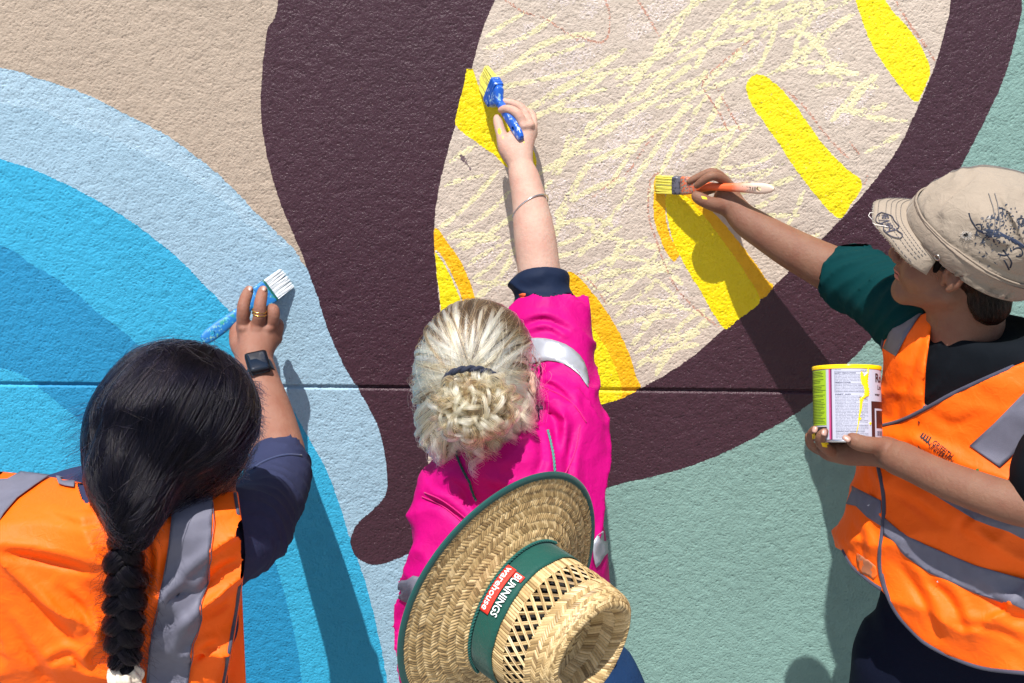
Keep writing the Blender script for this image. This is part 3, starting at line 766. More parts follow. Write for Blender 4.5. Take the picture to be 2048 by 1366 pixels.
def head_mesh(h=0.0026, neck=((0, -.03, -.075), (0, -.055, -.2), .054, .058), s=1.0, nape=((0, -.05, -.03), (0, -.07, -.14), .045, .05)):
    f = Field((-.105, -.13, -.22), (.105, .135, .14), h)
    f.ell((0, -.012, .038), (.076, .096, .088), k=.0)
    f.ell((0, .030, -.028), (.060, .062, .086), k=.03)
    f.cone((0, .070, -.098), (0, .060, -.092), .020, .024, .022)
    for sx in (-1, 1):
        f.cone((sx * .012, .074, -.098), (sx * .050, .000, -.060), .018, .020, .026)
        f.ell((sx * .036, .056, -.034), (.027, .030, .030), k=.02)
        f.cone((sx * .010, .088, .034), (sx * .040, .074, .030), .010, .012, .014)
        f.ell((sx * .031, .095, .008), (.016, .014, .012), k=.010, mode='cut')
    f.cone((0, .084, .020), (0, .104, -.018), .009, .0115, .010)
    f.ell((0, .108, -.022), (.0115, .010, .010), k=.006)
    for sx in (-1, 1):
        f.ell((sx * .0125, .099, -.027), (.0085, .010, .008), k=.005)
        f.ell((sx * .007, .101, -.036), (.0035, .005, .004), k=.002, mode='cut')
    f.cone((0, .090, -.040), (0, .093, -.052), .008, .008, .012)
    f.cone((-.020, .083, -.058), (0, .0925, -.0545), .004, .0068, .006); f.cone((.020, .083, -.058), (0, .0925, -.0545), .004, .0068, .006)
    f.cone((-.018, .081, -.0655), (0, .0885, -.0675), .005, .0085, .006); f.cone((.018, .081, -.0655), (0, .0885, -.0675), .005, .0085, .006)
    f.cone((-.024, .093, -.0608), (.024, .093, -.0608), .0022, .0022, .003, mode='cut')
    a, b, ra, rb = neck
    f.cone(a, b, ra, rb, .03)
    f.cone(*nape, .03)
    for sx in (-1, 1):                               # ears
        pts = [(sx * .074, .012, -.026), (sx * .078, .012, -.004), (sx * .082, .008, .013), (sx * .086, -.006, .019), (sx * .089, -.019, .013), (sx * .092, -.022, .002), (sx * .087, -.012, -.018), (sx * .080, .000, -.032)]
        f.chain(pts, [.0048, .0045, .0045, .0045, .0048, .0048, .0050, .0062], .004)
        f.ell((sx * .082, -.005, .000), (.006, .018, .026), k=.008)
        f.ell((sx * .089, -.002, .001), (.007, .010, .014), k=.004, mode='cut')
        f.cone((sx * .082, .010, -.002), (sx * .080, .010, -.012), .004, .004, .004)
    V, F = f.nets(); V = smooth_np(V, F, 2, .5)
    return V * s, F

def make_hand_arm(fn, lo_pts, h=.0018, pad=.03):
    A = np.array(lo_pts)
    f = Field(A.min(0) - pad, A.max(0) + pad, h)
    fn(f); V, F = f.nets(); return smooth_np(V, F, 1, .5), F
def px_chain(f, rows, k=.006, flat=None):
    """rows (u, v, d, half width in px)"""
    if len(rows) > 2: rows = [tuple(r) for r in crom(rows, n=3)]
    pts = [q3(u, v, d) for u, v, d, w in rows]; rad = [R(w * (.90 if w < 15 else 1.0), u, v, d) for u, v, d, w in rows]
    f.chain(pts, rad, k, flat)
def nail(u, v, d, w, l, nrm, ax, mat, parent):
    """small domed nail plate"""
    c = P(u, v, d); n = Vector(nrm).normalized(); a = Vector(ax); a = (a - n * a.dot(n)).normalized(); b = n.cross(a)
    V, F = [], []
    for i in range(6):
        for j in range(5):
            s, t = i / 5 * 2 - 1, j / 4 * 2 - 1
            rr_ = math.sqrt(max(0, 1 - (abs(s) ** 3) * .6))
            V.append(c + a * s * l * .5 + b * t * w * .5 * rr_ - n * (t * t * w * .18 + s * s * l * .05))
    for i in range(5):
        for j in range(4):
            F.append((i * 5 + j, i * 5 + j + 1, i * 5 + j + 6, i * 5 + j + 5))
    o = link('finger_nail', mesh_py(V, F), mat, parent); m = o.modifiers.new('s', 'SOLIDIFY'); m.thickness = .0006
    return o

def legs(f, hips, feet, r0=.085, r1=.05):
    for (a, b) in zip(hips, feet):
        a = np.array(a); b = np.array(b); kn = (a + b) / 2 + np.array([0, .02, 0]); kn[2] = a[2] * .52
        f.cone(a, kn, r0, .062, .03); f.cone(kn, b + np.array([0, 0, .09]), .062, r1, .03)
def shoe(name, x, y, yaw, parent):
    f = Field((-.07, -.12, -.005), (.07, .2, .13), .005)
    f.cone((0, -.06, .035), (0, .10, .03), .042, .04, .02); f.cone((0, -.05, .04), (0, -.04, .11), .042, .045, .02)
    f.op(lambda X, Y, Z: (0.004 - Z + 0 * X + 0 * Y).astype(np.float32) * -1 * -1, (-1, -1, -1), (1, 1, 1), 0, 'and')
    V, F = f.nets(); c, s_ = math.cos(yaw), math.sin(yaw)
    V = np.stack([V[:, 0] * c - V[:, 1] * s_ + x, V[:, 0] * s_ + V[:, 1] * c + y, V[:, 2]], 1)
    return link(name, mesh_np(V, F), SHOE, parent)
def lrow(v, ul, ur, d, ry):
    a, b = P(ul, v, d), P(ur, v, d); c = (a + b) / 2
    return (c.z, c.x, c.y, abs(b.x - a.x) / 2, ry)

# strands ------------------------------------------------------------
def hair_mat(name, cols, rough=.3, rr=.3, ior=1.5):
    m = bpy.data.materials.new(name); m.use_nodes = True; nt = m.node_tree; L = nt.links.new
    for n in list(nt.nodes):
        if n.type == 'BSDF_PRINCIPLED': nt.nodes.remove(n)
    out = [n for n in nt.nodes if n.type == 'OUTPUT_MATERIAL'][0]
    h = N(nt, 'ShaderNodeBsdfHairPrincipled'); h.parametrization = 'COLOR'
    at = N(nt, 'ShaderNodeAttribute', attribute_name='rnd'); ramp = N(nt, 'ShaderNodeValToRGB')
    ramp.color_ramp.interpolation = 'LINEAR'
    els = ramp.color_ramp.elements
    while len(els) < len(cols): els.new(.5)
    for e, (p, c) in zip(els, cols): e.position = p; e.color = (*c, 1)
    L(at.outputs['Fac'], ramp.inputs[0]); L(ramp.outputs[0], h.inputs['Color'])
    h.inputs['Roughness'].default_value = rough; h.inputs['Radial Roughness'].default_value = rr
    h.inputs['IOR'].default_value = ior; L(h.outputs[0], out.inputs['Surface'])
    return m
def strands(name, paths, rad, rnd, mat, parent, taper=.3):
    """paths (n, k, 3)"""
    paths = np.asarray(paths, np.float32); n, k, _ = paths.shape
    hc = bpy.data.hair_curves.new(name); hc.add_curves([k] * n)
    hc.attributes['position'].data.foreach_set('vector', paths.ravel()) if 'position' in hc.attributes else hc.points.foreach_set('position', paths.ravel())
    ra = hc.attributes.new('radius', 'FLOAT', 'POINT') if 'radius' not in hc.attributes else hc.attributes['radius']
    tp = np.linspace(1, taper, k) ** .7
    ra.data.foreach_set('value', (np.broadcast_to(np.asarray(rad, np.float32).reshape(-1, 1), (n, k)) * tp[None]).astype(np.float32).ravel())
    rn = hc.attributes.new('rnd', 'FLOAT', 'CURVE'); rn.data.foreach_set('value', np.asarray(rnd, np.float32))
    hc.materials.append(mat)
    o = bpy.data.objects.new(name, hc); COL.objects.link(o); o.parent = parent
    off = Vector((0, 0, 0)); r_ = parent
    while r_ is not None: off += r_.location; r_ = r_.parent
    o.location = -off if parent.type == 'EMPTY' else Vector((0, 0, 0))
    o['kind'] = 'stuff'
    return o
def slerp(a, b, t):
    a = a / np.linalg.norm(a, axis=-1, keepdims=True); b = b / np.linalg.norm(b, axis=-1, keepdims=True)
    w = np.arccos(np.clip((a * b).sum(-1, keepdims=True), -1, 1)) + 1e-5
    return (np.sin((1 - t) * w) * a + np.sin(t * w) * b) / np.sin(w)
def scalp_paths(c, bvh, A, B, k, rs_, lift=.003, wav=.002, clump=None, lift_end=0.0):
    """A, B (n,3) unit directions from centre c; follow hair mass surface"""
    n = len(A); c = np.array(c); out = np.zeros((n, k, 3), np.float32)
    ph = rs_.rand(n, 3) * 6.28; fr = rs_.uniform(4, 10, (n, 1))
    for j in range(k):
        t = j / (k - 1); D = slerp(A, B, t)
        D += wav * 8 * np.sin(fr * t + ph) * t * .6; D /= np.linalg.norm(D, axis=1)[:, None]
        for i in range(n):
            d = Vector(D[i]); h = bvh.ray_cast(Vector(c) + d * .4, -d, .4)
            r = (h[0] - Vector(c)).length if h[0] is not None else .09
            out[i, j] = c + D[i] * (r + lift * (.15 + rs_rand[i % 997] * .85) + lift_end * t)
    return out
rs_rand = np.random.RandomState(9).rand(997)
# ================================================================== BRUSHES
def section_solid(rows, ax0, A, Wd, Nn, seg=20, e=3.0):
    """rows: (t metres along axis, half width, half thickness, width offset) -> capped solid"""
    V, F = [], []
    for (t, w, h, o_) in rows:
        for i in range(seg):
            a = 2 * math.pi * i / seg; c, s = math.cos(a), math.sin(a)
            V.append(ax0 + A * t + Wd * (o_ + w * math.copysign(abs(c) ** (2 / e), c)) + Nn * (h * math.copysign(abs(s) ** (2 / e), s)))
    n = len(rows)
    for r in range(n - 1):
        for i in range(seg):
            j = (i + 1) % seg; F.append((r * seg + i, r * seg + j, (r + 1) * seg + j, (r + 1) * seg + i))
    F.append(tuple(range(seg))[::-1]); F.append(tuple((n - 1) * seg + i for i in range(seg)))
    return V, F
def stained(name, base, spots, rough=.4, grad=None, sc=60, lo=.55):
    m, nt, b = new_mat(name); L = nt.links.new
    g = N(nt, 'ShaderNodeNewGeometry'); out = None
    mx = N(nt, 'ShaderNodeMix', data_type='RGBA'); mx.inputs[6].default_value = (*base, 1); mx.inputs[7].default_value = (*base, 1)
    out = mx.outputs[2]
    if grad:                                   # paint-covered end of a handle: (point, axis, t0, t1, colour)
        p0, ax, t0, t1, colr = grad
        s = N(nt, 'ShaderNodeVectorMath', operation='SUBTRACT'); s.inputs[1].default_value = p0; L(g.outputs['Position'], s.inputs[0])
        d = N(nt, 'ShaderNodeVectorMath', operation='DOT_PRODUCT'); d.inputs[1].default_value = ax; L(s.outputs[0], d.inputs[0])
        nz = N(nt, 'ShaderNodeTexNoise'); nz.inputs['Scale'].default_value = 90; L(g.outputs['Position'], nz.inputs['Vector'])
        ma = N(nt, 'ShaderNodeMath', operation='MULTIPLY_ADD', i_1=.03); L(nz.outputs[0], ma.inputs[0]); L(d.outputs['Value'], ma.inputs[2])
        r = N(nt, 'ShaderNodeMapRange'); r.inputs[1].default_value = t0; r.inputs[2].default_value = t1; L(ma.outputs[0], r.inputs[0])
        m2 = N(nt, 'ShaderNodeMix', data_type='RGBA'); m2.inputs[7].default_value = (*colr, 1); L(r.outputs[0], m2.inputs[0]); L(out, m2.inputs[6]); out = m2.outputs[2]
    for i, colr in enumerate(spots):
        n = N(nt, 'ShaderNodeTexNoise'); n.inputs['Scale'].default_value = sc * (1 + .7 * i); n.inputs['Detail'].default_value = 5
        of = N(nt, 'ShaderNodeVectorMath', operation='ADD'); of.inputs[1].default_value = (i * 3.1, i * 1.7, 0); L(g.outputs['Position'], of.inputs[0]); L(of.outputs[0], n.inputs['Vector'])
        r = N(nt, 'ShaderNodeMapRange'); r.inputs[1].default_value = lo; r.inputs[2].default_value = lo + .06; r.inputs[4].default_value = .85; L(n.outputs[0], r.inputs[0])
        m2 = N(nt, 'ShaderNodeMix', data_type='RGBA'); m2.inputs[7].default_value = (*colr, 1); L(r.outputs[0], m2.inputs[0]); L(out, m2.inputs[6]); out = m2.outputs[2]
    L(out, b.inputs['Base Color']); b.inputs['Roughness'].default_value = rough
    return m
def bristles(name, ax0, A, Wd, Nn, t0, t1, w, h, n, mat_cols, parent, splay=1.0, bend=0.0, clumps=14, seed=1):
    rs_ = np.random.RandomState(seed); V, F = [], []
    cl = rs_.uniform(-1, 1, clumps)
    mats = mat_cols; fm = []
    for i in range(n):
        u = rs_.uniform(-1, 1); q = rs_.uniform(-1, 1); cc = cl[np.argmin(abs(cl - u))]
        ue = (u * .6 + cc * .4) * splay; L_ = 1 + rs_.normal() * .035 - .05 * abs(ue)
        pts = []
        for s in np.linspace(0, 1, 6):
            uu = u + (ue - u) * s ** 1.5; qq = q * (1 - .35 * s)
            pts.append(np.array(ax0 + A * (t1 + (t0 - t1) * s * L_) + Wd * (uu * w) + Nn * (qq * h + bend * s * s + rs_.normal() * .0002)))
        r = np.linspace(.00055, .00032, 6)
        v, f = tube_np(pts, r, 4, caps=False)
        f = f + len(V); V.extend(v.tolist()); F.extend(f.tolist()); fm.extend([int(rs_.rand() < .18) if len(mats) > 1 else 0] * len(f))
    me = mesh_py(V, F); o = link(name, me, mats, parent); me.polygons.foreach_set('material_index', fm); o['kind'] = 'stuff'
    return o
def cyl_hole(o, c, n, r):
    """real hanging hole bored through the handle"""
    V, F = tube_np([np.array(c - n * .05), np.array(c + n * .05)], r, 20)
    k = len(V) // 1
    me = mesh_mixed(V, F); t = bpy.data.objects.new('bore', me); COL.objects.link(t)
    t.location = (0, 0, 0)
    m = o.modifiers.new('b', 'BOOLEAN'); m.object = t; m.operation = 'DIFFERENCE'; m.solver = 'EXACT'
    bpy.context.view_layer.update()
    t.matrix_world = Matrix.Identity(4)
    dg = bpy.context.evaluated_depsgraph_get(); new = bpy.data.meshes.new_from_object(o.evaluated_get(dg)); o.modifiers.clear()
    if len(new.vertices) > 10: o.data = new
    bpy.data.objects.remove(t)
    try:
        pass
    finally:
        o.data.polygons.foreach_set('use_smooth', [False] * len(o.data.polygons))
def axes(tip, end, side, side0):
    A = (end - tip); Lh = A.length; A.normalize()
    Wd = side - side0; Wd = (Wd - A * Wd.dot(A)).normalized(); Nn = A.cross(Wd)
    if Nn.dot(C0 - tip) < 0: Nn = -Nn
    return A, Wd, Nn, Lh
BLUEP = (.012, .095, .47)
# ---- blue brush with the short handle
tip, end = P(966, 150, .004), P(1043, 277, .118)
A, Wd, Nn, Lh = axes(tip, end, P(985, 155, .062), P(961, 187, .022))
b1 = thing('paint_brush', P(1005, 215, .06), 'blue short handled paint brush loaded with yellow, in the hand of the blonde painter', 'paint brush')
BL1 = stained('blue_plastic_spattered', BLUEP, [(.45, .55, .70)], .35, sc=110, lo=.60)
BL1b = stained('blue_plastic_smeared', BLUEP, [(.35, .60, .66), (.3, .4, .6)], .35, sc=80, lo=.58)
YB = paint('yellow_loaded_bristle', (.88, .78, .12), .5, .12, 300); YB2 = paint('dark_bristle', (.42, .38, .12), .5, .1, 300)
bristles('bristles', tip, A, Wd, Nn, .0, .042, .0265, .0065, 1100, [YB, YB2], b1, 1.02, 0, 16, 2)
fer = section_solid([(.037, .0270, .0090, 0), (.0375, .0278, .0100, 0), (.056, .0278, .0100, 0), (.0565, .0270, .0095, 0)], tip, A, Wd, Nn, 28, 8)
o = link('ferrule', mesh_py(*fer), BL1, b1, smooth=False)
for tt in (.042, .049): link('ferrule_ridge', mesh_py(*section_solid([(tt, .0283, .0104, 0), (tt + .0012, .0283, .0104, 0)], tip, A, Wd, Nn, 28, 8)), BL1, b1, smooth=False)
shd = section_solid([(.0565, .0264, .0095, 0), (.064, .0225, .0095, 0), (.072, .0100, .0082, 0), (.076, .0068, .0078, 0), (.082, .0062, .0076, 0)], tip, A, Wd, Nn, 28, 4)
link('handle_shoulder', mesh_py(*shd), BL1b, b1)
hd = section_solid([(.080, .0066, .0074, 0), (.092, .0085, .0072, 0), (.105, .0098, .0068, 0), (.122, .0106, .0062, 0), (Lh - .014, .0106, .0058, 0), (Lh - .006, .0090, .0055, 0), (Lh - .001, .0055, .005, 0), (Lh, .002, .004, 0)], tip, A, Wd, Nn, 28, 2.6)
o = link('handle', mesh_py(*hd), BL1, b1); cyl_hole(o, tip + A * (Lh - .026), Nn, .0042)
# ---- white loaded brush of the dark haired painter
tip, end = P(574, 556, .004), P(404, 682, .105)
A, Wd, Nn, Lh = axes(tip, end, P(585, 575, .012), P(561, 536, .012))
b2 = thing('paint_brush', P(500, 610, .06), 'blue and green smeared paint brush with white bristles, in the hand wearing a watch', 'paint brush')
WB = paint('white_loaded_bristle', (.80, .84, .86), .5, .06, 300); WB2 = paint('grey_bristle', (.35, .42, .45), .5, .1, 300)
BL2 = stained('blue_green_smeared_plastic', (.01, .17, .48), [(.02, .28, .20), (.08, .42, .55), (.25, .5, .35)], .55, sc=75, lo=.60)
bristles('bristles', tip, A, Wd, Nn, .0, .048, .0225, .0055, 950, [WB, WB2], b2, 1.04, 0, 11, 5)
o = link('ferrule', mesh_py(*section_solid([(.040, .0225, .0080, 0), (.041, .0238, .0088, 0), (.066, .0238, .0088, 0), (.068, .0230, .0085, 0)], tip, A, Wd, Nn, 28, 7)), BL2, b2, smooth=False)
GRN = paint('green_smear', (.01, .10, .075), .4, .2, 60)
link('ferrule_rim', mesh_py(*section_solid([(.0405, .0242, .0092, 0), (.0445, .0242, .0092, 0)], tip, A, Wd, Nn, 28, 7)), GRN, b2, smooth=False)
o = link('handle', mesh_py(*section_solid([(.068, .0228, .0085, 0), (.078, .017, .0085, 0), (.092, .0098, .0082, 0), (.110, .0105, .0078, 0), (.150, .0130, .0070, 0), (Lh - .04, .0140, .0064, 0), (Lh - .015, .0132, .0060, 0), (Lh - .006, .011, .0055, 0), (Lh - .001, .006, .005, 0)], tip, A, Wd, Nn, 28, 2.6)), BL2, b2)
cyl_hole(o, tip + A * (Lh - .024), Nn, .0050)
# ---- orange brush with the long handle
tip, end = P(1313, 369, .004), P(1549, 378, .118)
A, Wd, Nn, Lh = axes(tip, end, P(1345, 345, .03), P(1345, 385, .03))
b3 = thing('paint_brush', P(1400, 377, .05), 'orange long handled paint brush with a white end, in the hand reaching from the right', 'paint brush')
bristles('bristles', tip, A, Wd, Nn, .0, .040, .0165, .0060, 950, [YB, YB2], b3, 1.05, 0, 13, 8)
STEEL = stained('painted_ferrule_metal', (.10, .10, .13), [(.03, .03, .04)], .35, sc=150, lo=.5)
RUST = stained('printed_orange_band', (.62, .12, .045), [(.10, .07, .08), (.25, .25, .2)], .45, sc=190, lo=.50)
link('ferrule', mesh_py(*section_solid([(.034, .0168, .0075, 0), (.036, .0176, .0085, 0), (.052, .0172, .0085, 0)], tip, A, Wd, Nn, 28, 5)), STEEL, b3)
link('ferrule_band', mesh_py(*section_solid([(.052, .0174, .0088, 0), (.062, .0168, .0088, 0), (.084, .0135, .0086, 0)], tip, A, Wd, Nn, 28, 5)), RUST, b3)
ORH = stained('orange_lacquered_handle', (.72, .115, .030), [(.45, .25, .18)], .45, (tuple(tip), tuple(A), Lh - .066, Lh - .022, (.66, .50, .40)), sc=120, lo=.66)
o = link('handle', mesh_py(*section_solid([(.083, .0132, .0084, 0), (.095, .0105, .0085, 0), (.110, .0075, .0082, 0), (.130, .0070, .0075, 0), (.165, .0085, .0068, 0), (.200, .0104, .0062, 0), (Lh - .018, .0098, .0055, 0), (Lh - .006, .0070, .005, 0), (Lh, .0022, .004, 0)], tip, A, Wd, Nn, 28, 2.4)), ORH, b3)
cyl_hole(o, tip + A * (Lh - .028), Nn, .0048)
# printed marks near the end of the handle
V, F = [], []; rs_ = random.Random(4); INKK = paint('black_ink', (.03, .03, .035), .6, 0)
for i in range(14):
    t = Lh - .066 + i * .0021 + (0.003 if i < 5 else .005); hh = rs_.uniform(.0022, .0042); w_ = .0005; y_ = rs_.uniform(-.001, .001)
    sk = rs_.uniform(-.0012, .0012); s = len(V); base = tip + A * t + Nn * .0064
    V += [base + Wd * (y_ - hh) - A * w_, base + Wd * (y_ - hh) + A * w_, base + Wd * (y_ + hh) + A * (w_ + sk), base + Wd * (y_ + hh) - A * (w_ - sk)]; F.append((s, s + 1, s + 2, s + 3))
link('handle_print', mesh_py(V, F), INKK, b3, smooth=False)
# ================================================================== BLONDE PAINTER (middle)
mw = thing('person', (P(1010, 1100, .5).x, -.5, 0), 'person with blonde bun in magenta work shirt reaching a blue brush up the wall', 'person')
def fn(f):
    px_chain(f, [(1092, 640, .250, 40), (1078, 540, .212, 35.5), (1068, 462, .185, 33.5), (1056, 388, .150, 25.5), (1042, 332, .120, 21)], .02)
    w = (1041, 330, .118)
    px_chain(f, [(1042, 340, .122, 20), (1040, 318, .112, 20)], .01)
    for (u, v, d) in ((1027, 268, .088), (1045, 256, .090), (1058, 254, .086), (1064, 266, .080)):
        px_chain(f, [(1040, 318, .110, 17), (u, v, d, 11.5)], .012)
    px_chain(f, [(1031, 322, .108, 14), (1018, 300, .100, 15), (1008, 282, .094, 12)], .012)
    px_chain(f, [(1010, 290, .098, 13), (1005, 276, .094, 11.5), (998, 252, .078, 10), (994, 236, .064, 8)], .004)           # thumb
    px_chain(f, [(1048, 252, .092, 10.5), (1034, 227, .090, 9.6), (1016, 218, .080, 8.6), (1002, 220, .070, 7.2)], .0035)     # index
    px_chain(f, [(1060, 250, .086, 10.5), (1044, 218, .070, 9.2), (1024, 207, .058, 8.0), (1003, 203, .050, 7.0)], .0035)
    px_chain(f, [(1066, 257, .080, 10), (1064, 232, .050, 9), (1048, 222, .034, 8), (1030, 222, .030, 7)], .0035)
    px_chain(f, [(1067, 268, .078, 9), (1064, 252, .048, 8), (1050, 244, .034, 7)], .0035)
    for (u, v, d) in ((1047, 252, .098), (1060, 250, .094)): f.ell(q3(u, v, d), (.007, .007, .006), k=.006)
armV, armF = make_hand_arm(fn, [q3(1092, 650, .27), q3(990, 190, .0), q3(1075, 200, .1), q3(1040, 640, .2), q3(1140, 640, .3)])
# head
hR = rot_from(cb(.30, .30, .86), cb(-.10, .93, -.42)); hC = P(960, 768, .455)
hv, hf = head_mesh(neck=((0, -.02, -.075), (0, .02, -.15), .044, .042), s=1.05, nape=((0, -.04, -.03), (0, -.03, -.09), .040, .038))
hv = np.array([list(hC + hR @ Vector(v)) for v in hv])
V, F = join_np([(armV, armF), (hv, hf)])
body = link('body', mesh_np(V, F), SKIN_P, mw)
bha = bvh_of(armV, armF); YD_ = paint('yellow_smear', (.80, .60, .02), .5, .1)
for pl in ([(996, 258), (1000, 256), (1003, 264), (1000, 270), (996, 266)], [(1004, 272), (1007, 274), (1006, 279)], [(1046, 284), (1049, 283), (1048, 287)]): drape('paint_dab', pl, bha, YD_, body, .0004, 3, 0)
# bangle
T_ = (q3(1042, 332, .12) - q3(1068, 462, .185)); T_ /= np.linalg.norm(T_); cB = q3(1061, 417, .163)
up = np.array(cb(.55, -.15, .8)); t2 = T_ * .78 + up * 0; a1 = np.cross(T_, [0, 1, 0]); a1 /= np.linalg.norm(a1); a2 = np.cross(T_, a1)
tilt = .42
pth = [cB + (a1 * math.cos(a) + a2 * math.sin(a)) * .0345 + T_ * (math.cos(a) * -.0135 + .004 * math.sin(a)) for a in np.linspace(0, 2 * math.pi, 49)]
tube('bangle', pth, .0015, paint('silver', (.75, .72, .70), .18, 0, metal=1.0), mw, 8)

# torso, shirt
def mw_tab(): return sorted([lrow(855, 935, 1075, .50, .060), lrow(884, 910, 1110, .50, .082), lrow(914, 878, 1150, .495, .095), lrow(955, 842, 1185, .48, .10), lrow(1020, 832, 1202, .49, .112), lrow(1100, 836, 1214, .50, .120), lrow(1200, 838, 1216, .50, .12), lrow(1310, 842, 1218, .49, .125), lrow(1420, 846, 1218, .48, .13)])
f = Field((-.30, -.72, P(1000, 1400, .5).z), (.24, -.14, P(1060, 560, .2).z), .0042)
f.loft(mw_tab(), 0, 2.5, 0)
sh = [(1128, 925, .465, 66), (1126, 860, .43, 66), (1119, 770, .345, 59), (1106, 690, .285, 62), (1096, 650, .26, 61), (1094, 628, .25, 59)]
px_chain(f, sh, .035)
px_chain(f, [(894, 1014, .49, 54), (900, 1120, .50, 50), (904, 1250, .49, 48), (915, 1400, .42, 44)], .022)
ax = (q3(1128, 900, .45) - q3(1094, 640, .255)); ax /= np.linalg.norm(ax)
zs, zc = P(1120, 820, .38).z, P(1100, 640, .25).z
def disp(x, y, z):
    arm = np.clip((z - zs + .06) / .08, 0, 1); left = np.clip((P(905, 1100, .5).x - x) / .04, 0, 1)
    a = folds(x, y, z, ax + np.array([.55, 0, .1]), .022, 44, 3, 2.4, 9) * arm
    b_ = folds(x, y, z, (.75, .2, -.6), .034, 22, 12, 2.4, 6) * (1 - arm)
    c_ = folds(x, y, z, (.3, .1, .9), .004, 45, 22, 2.0, 8) * left
    cr = creases(x, y, z, [([(1040, 655), (1090, 640), (1150, 668)], .007, 9), ([(1048, 672), (1095, 662), (1140, 690)], .005, 8), ([(1078, 768), (1108, 775), (1142, 806)], .006, 8), ([(1088, 800), (1112, 850), (1105, 925)], .009, 13),
        ([(1150, 845), (1135, 930), (1150, 1005)], .007, 12), ([(1066, 790), (1094, 826), (1130, 846)], .006, 9), ([(1065, 850), (1085, 905), (1070, 960)], .008, 12), 
        ([(846, 1000), (890, 1015), (945, 1062)], .008, 11), ([(960, 960), (1000, 985), (1050, 985)], .006, 12), ([(900, 960), (930, 985), (945, 1030)], .006, 10)]) * (y < -.2)
    return a + b_ + c_ + cr + .003 * noise3(x, y, z, 8, 3, 30)
f.displace(disp, .04)
# cut the end of the sleeve
ce = q3(1095, 622, .248); ce_n = -ax
f.mask(lambda x, y, z: ((x - ce[0]) * ce_n[0] + (y - ce[1]) * ce_n[1] + (z - ce[2]) * ce_n[2]) - .002 - .004 * np.sin(x * 160))
# neck opening
f.ell(P(1000, 862, .44), (.062, .055, .028), k=.012, mode='cut')
V, F = f.nets(); V = smooth_np(V, F, 1, .4)
shirt = link('work_shirt', mesh_np(V, F), PINKC, mw); bv = bvh_of(V, F); bv_mw = bv
# seams
SEAM = cloth_mat('magenta_stitching', (.55, .004, .16), .8)
for ln in ([(850, 985), (885, 1000), (925, 1030), (960, 1065)], [(845, 993), (880, 1008), (918, 1037), (950, 1070)], [(1085, 775), (1120, 790), (1150, 812), (1172, 845)], [(1160, 850), (1150, 905), (1128, 950), (1105, 975)]):
    drape_tube('seam', ln, bv, .0011, SEAM, shirt)
# silver tape round the sleeve and the body
c1, c2 = (1108, 690, .285), None
drape('reflective_band', [(1050, 682), (1090, 678), (1130, 690), (1158, 712), (1172, 740), (1176, 775), (1160, 752), (1130, 730), (1095, 722), (1056, 726)], bv, REFL_S, shirt, .0022, 8)
drape('reflective_band', [(1226, 1038), (1204, 1062), (1185, 1085), (1190, 1135), (1206, 1112), (1230, 1085)], bv, REFL_S, shirt, .0022, 8)
drape('reflective_band', [(790, 1150), (830, 1152), (870, 1158), (900, 1166), (900, 1216), (870, 1210), (830, 1205), (790, 1202)], bv, REFL, shirt, .0035, 6, smooth_edge=False)  # same tape, its shade painted in with the darker grey
# rolled navy cuff
f = Field(q3(1092, 660, .3) - .12, q3(1080, 520, .2) + .12, .0028)
A0, A1 = q3(1094, 632, .252), q3(1082, 572, .225); n_ = (A1 - A0) / np.linalg.norm(A1 - A0)
f.cone(A0 - n_ * .02, A1, R(63, 1090, 625, .24), R(56, 1080, 566, .22), 0)
def disp(x, y, z):
    s = (x - A0[0]) * n_[0] + (y - A0[1]) * n_[1] + (z - A0[2]) * n_[2]
    return folds(x, y, z, n_ * .8 + np.array([.5, 0, .2]), .010, 95, 31, 1.8, 14) - .003 * np.sin(s * 120) + .002 * noise3(x, y, z, 4, 2, 40)
f.displace(disp)
tl = n_ + np.array([.12, 0, -.02]); 
f.mask(lambda x, y, z: np.maximum((x - A1[0]) * tl[0] + (y - A1[1]) * tl[1] + (z - A1[2]) * tl[2] - .020, -((x - A0[0]) * n_[0] + (y - A0[1]) * n_[1] + (z - A0[2]) * n_[2]) - .010))
f.cone(A1 + n_ * .006, A1 + n_ * .05, R(40, 1080, 560, .22), R(40, 1080, 560, .22), .004, mode='cut')
V, F = f.nets(); V = smooth_np(V, F, 1, .5)
cuff = link('rolled_cuff', mesh_np(V, F), NAVYD, mw); bc = bvh_of(V, F)
ORP = paint('orange_print', (.75, .12, .03), .7, .1)
for pl in ([(1040, 588), (1046, 586), (1052, 587), (1052, 592), (1046, 595), (1040, 593)], [(1043, 595), (1051, 595), (1051, 600), (1046, 603), (1042, 600)]): drape('orange_mark', pl, bc, ORP, cuff, .0015, 5)
# collar
f = Field(P(990, 930, .52) - Vector((.12, .12, .09)), P(990, 880, .40) + Vector((.12, .1, .09)), .003)
cc = P(1002, 872, .455)
f.cone(cc + Vector((0, -.01, -.03)), cc + Vector((.01, .012, .022)), .073, .064, 0)
f.cone(cc + Vector((0, -.01, -.06)), cc + Vector((.01, .02, .06)), .063, .055, .0, mode='cut')
f.displace(lambda x, y, z: .003 * noise3(x, y, z, 14, 3, 30))
V, F = f.nets(); link('collar', mesh_np(smooth_np(V, F, 1), F), NAVYD, mw)
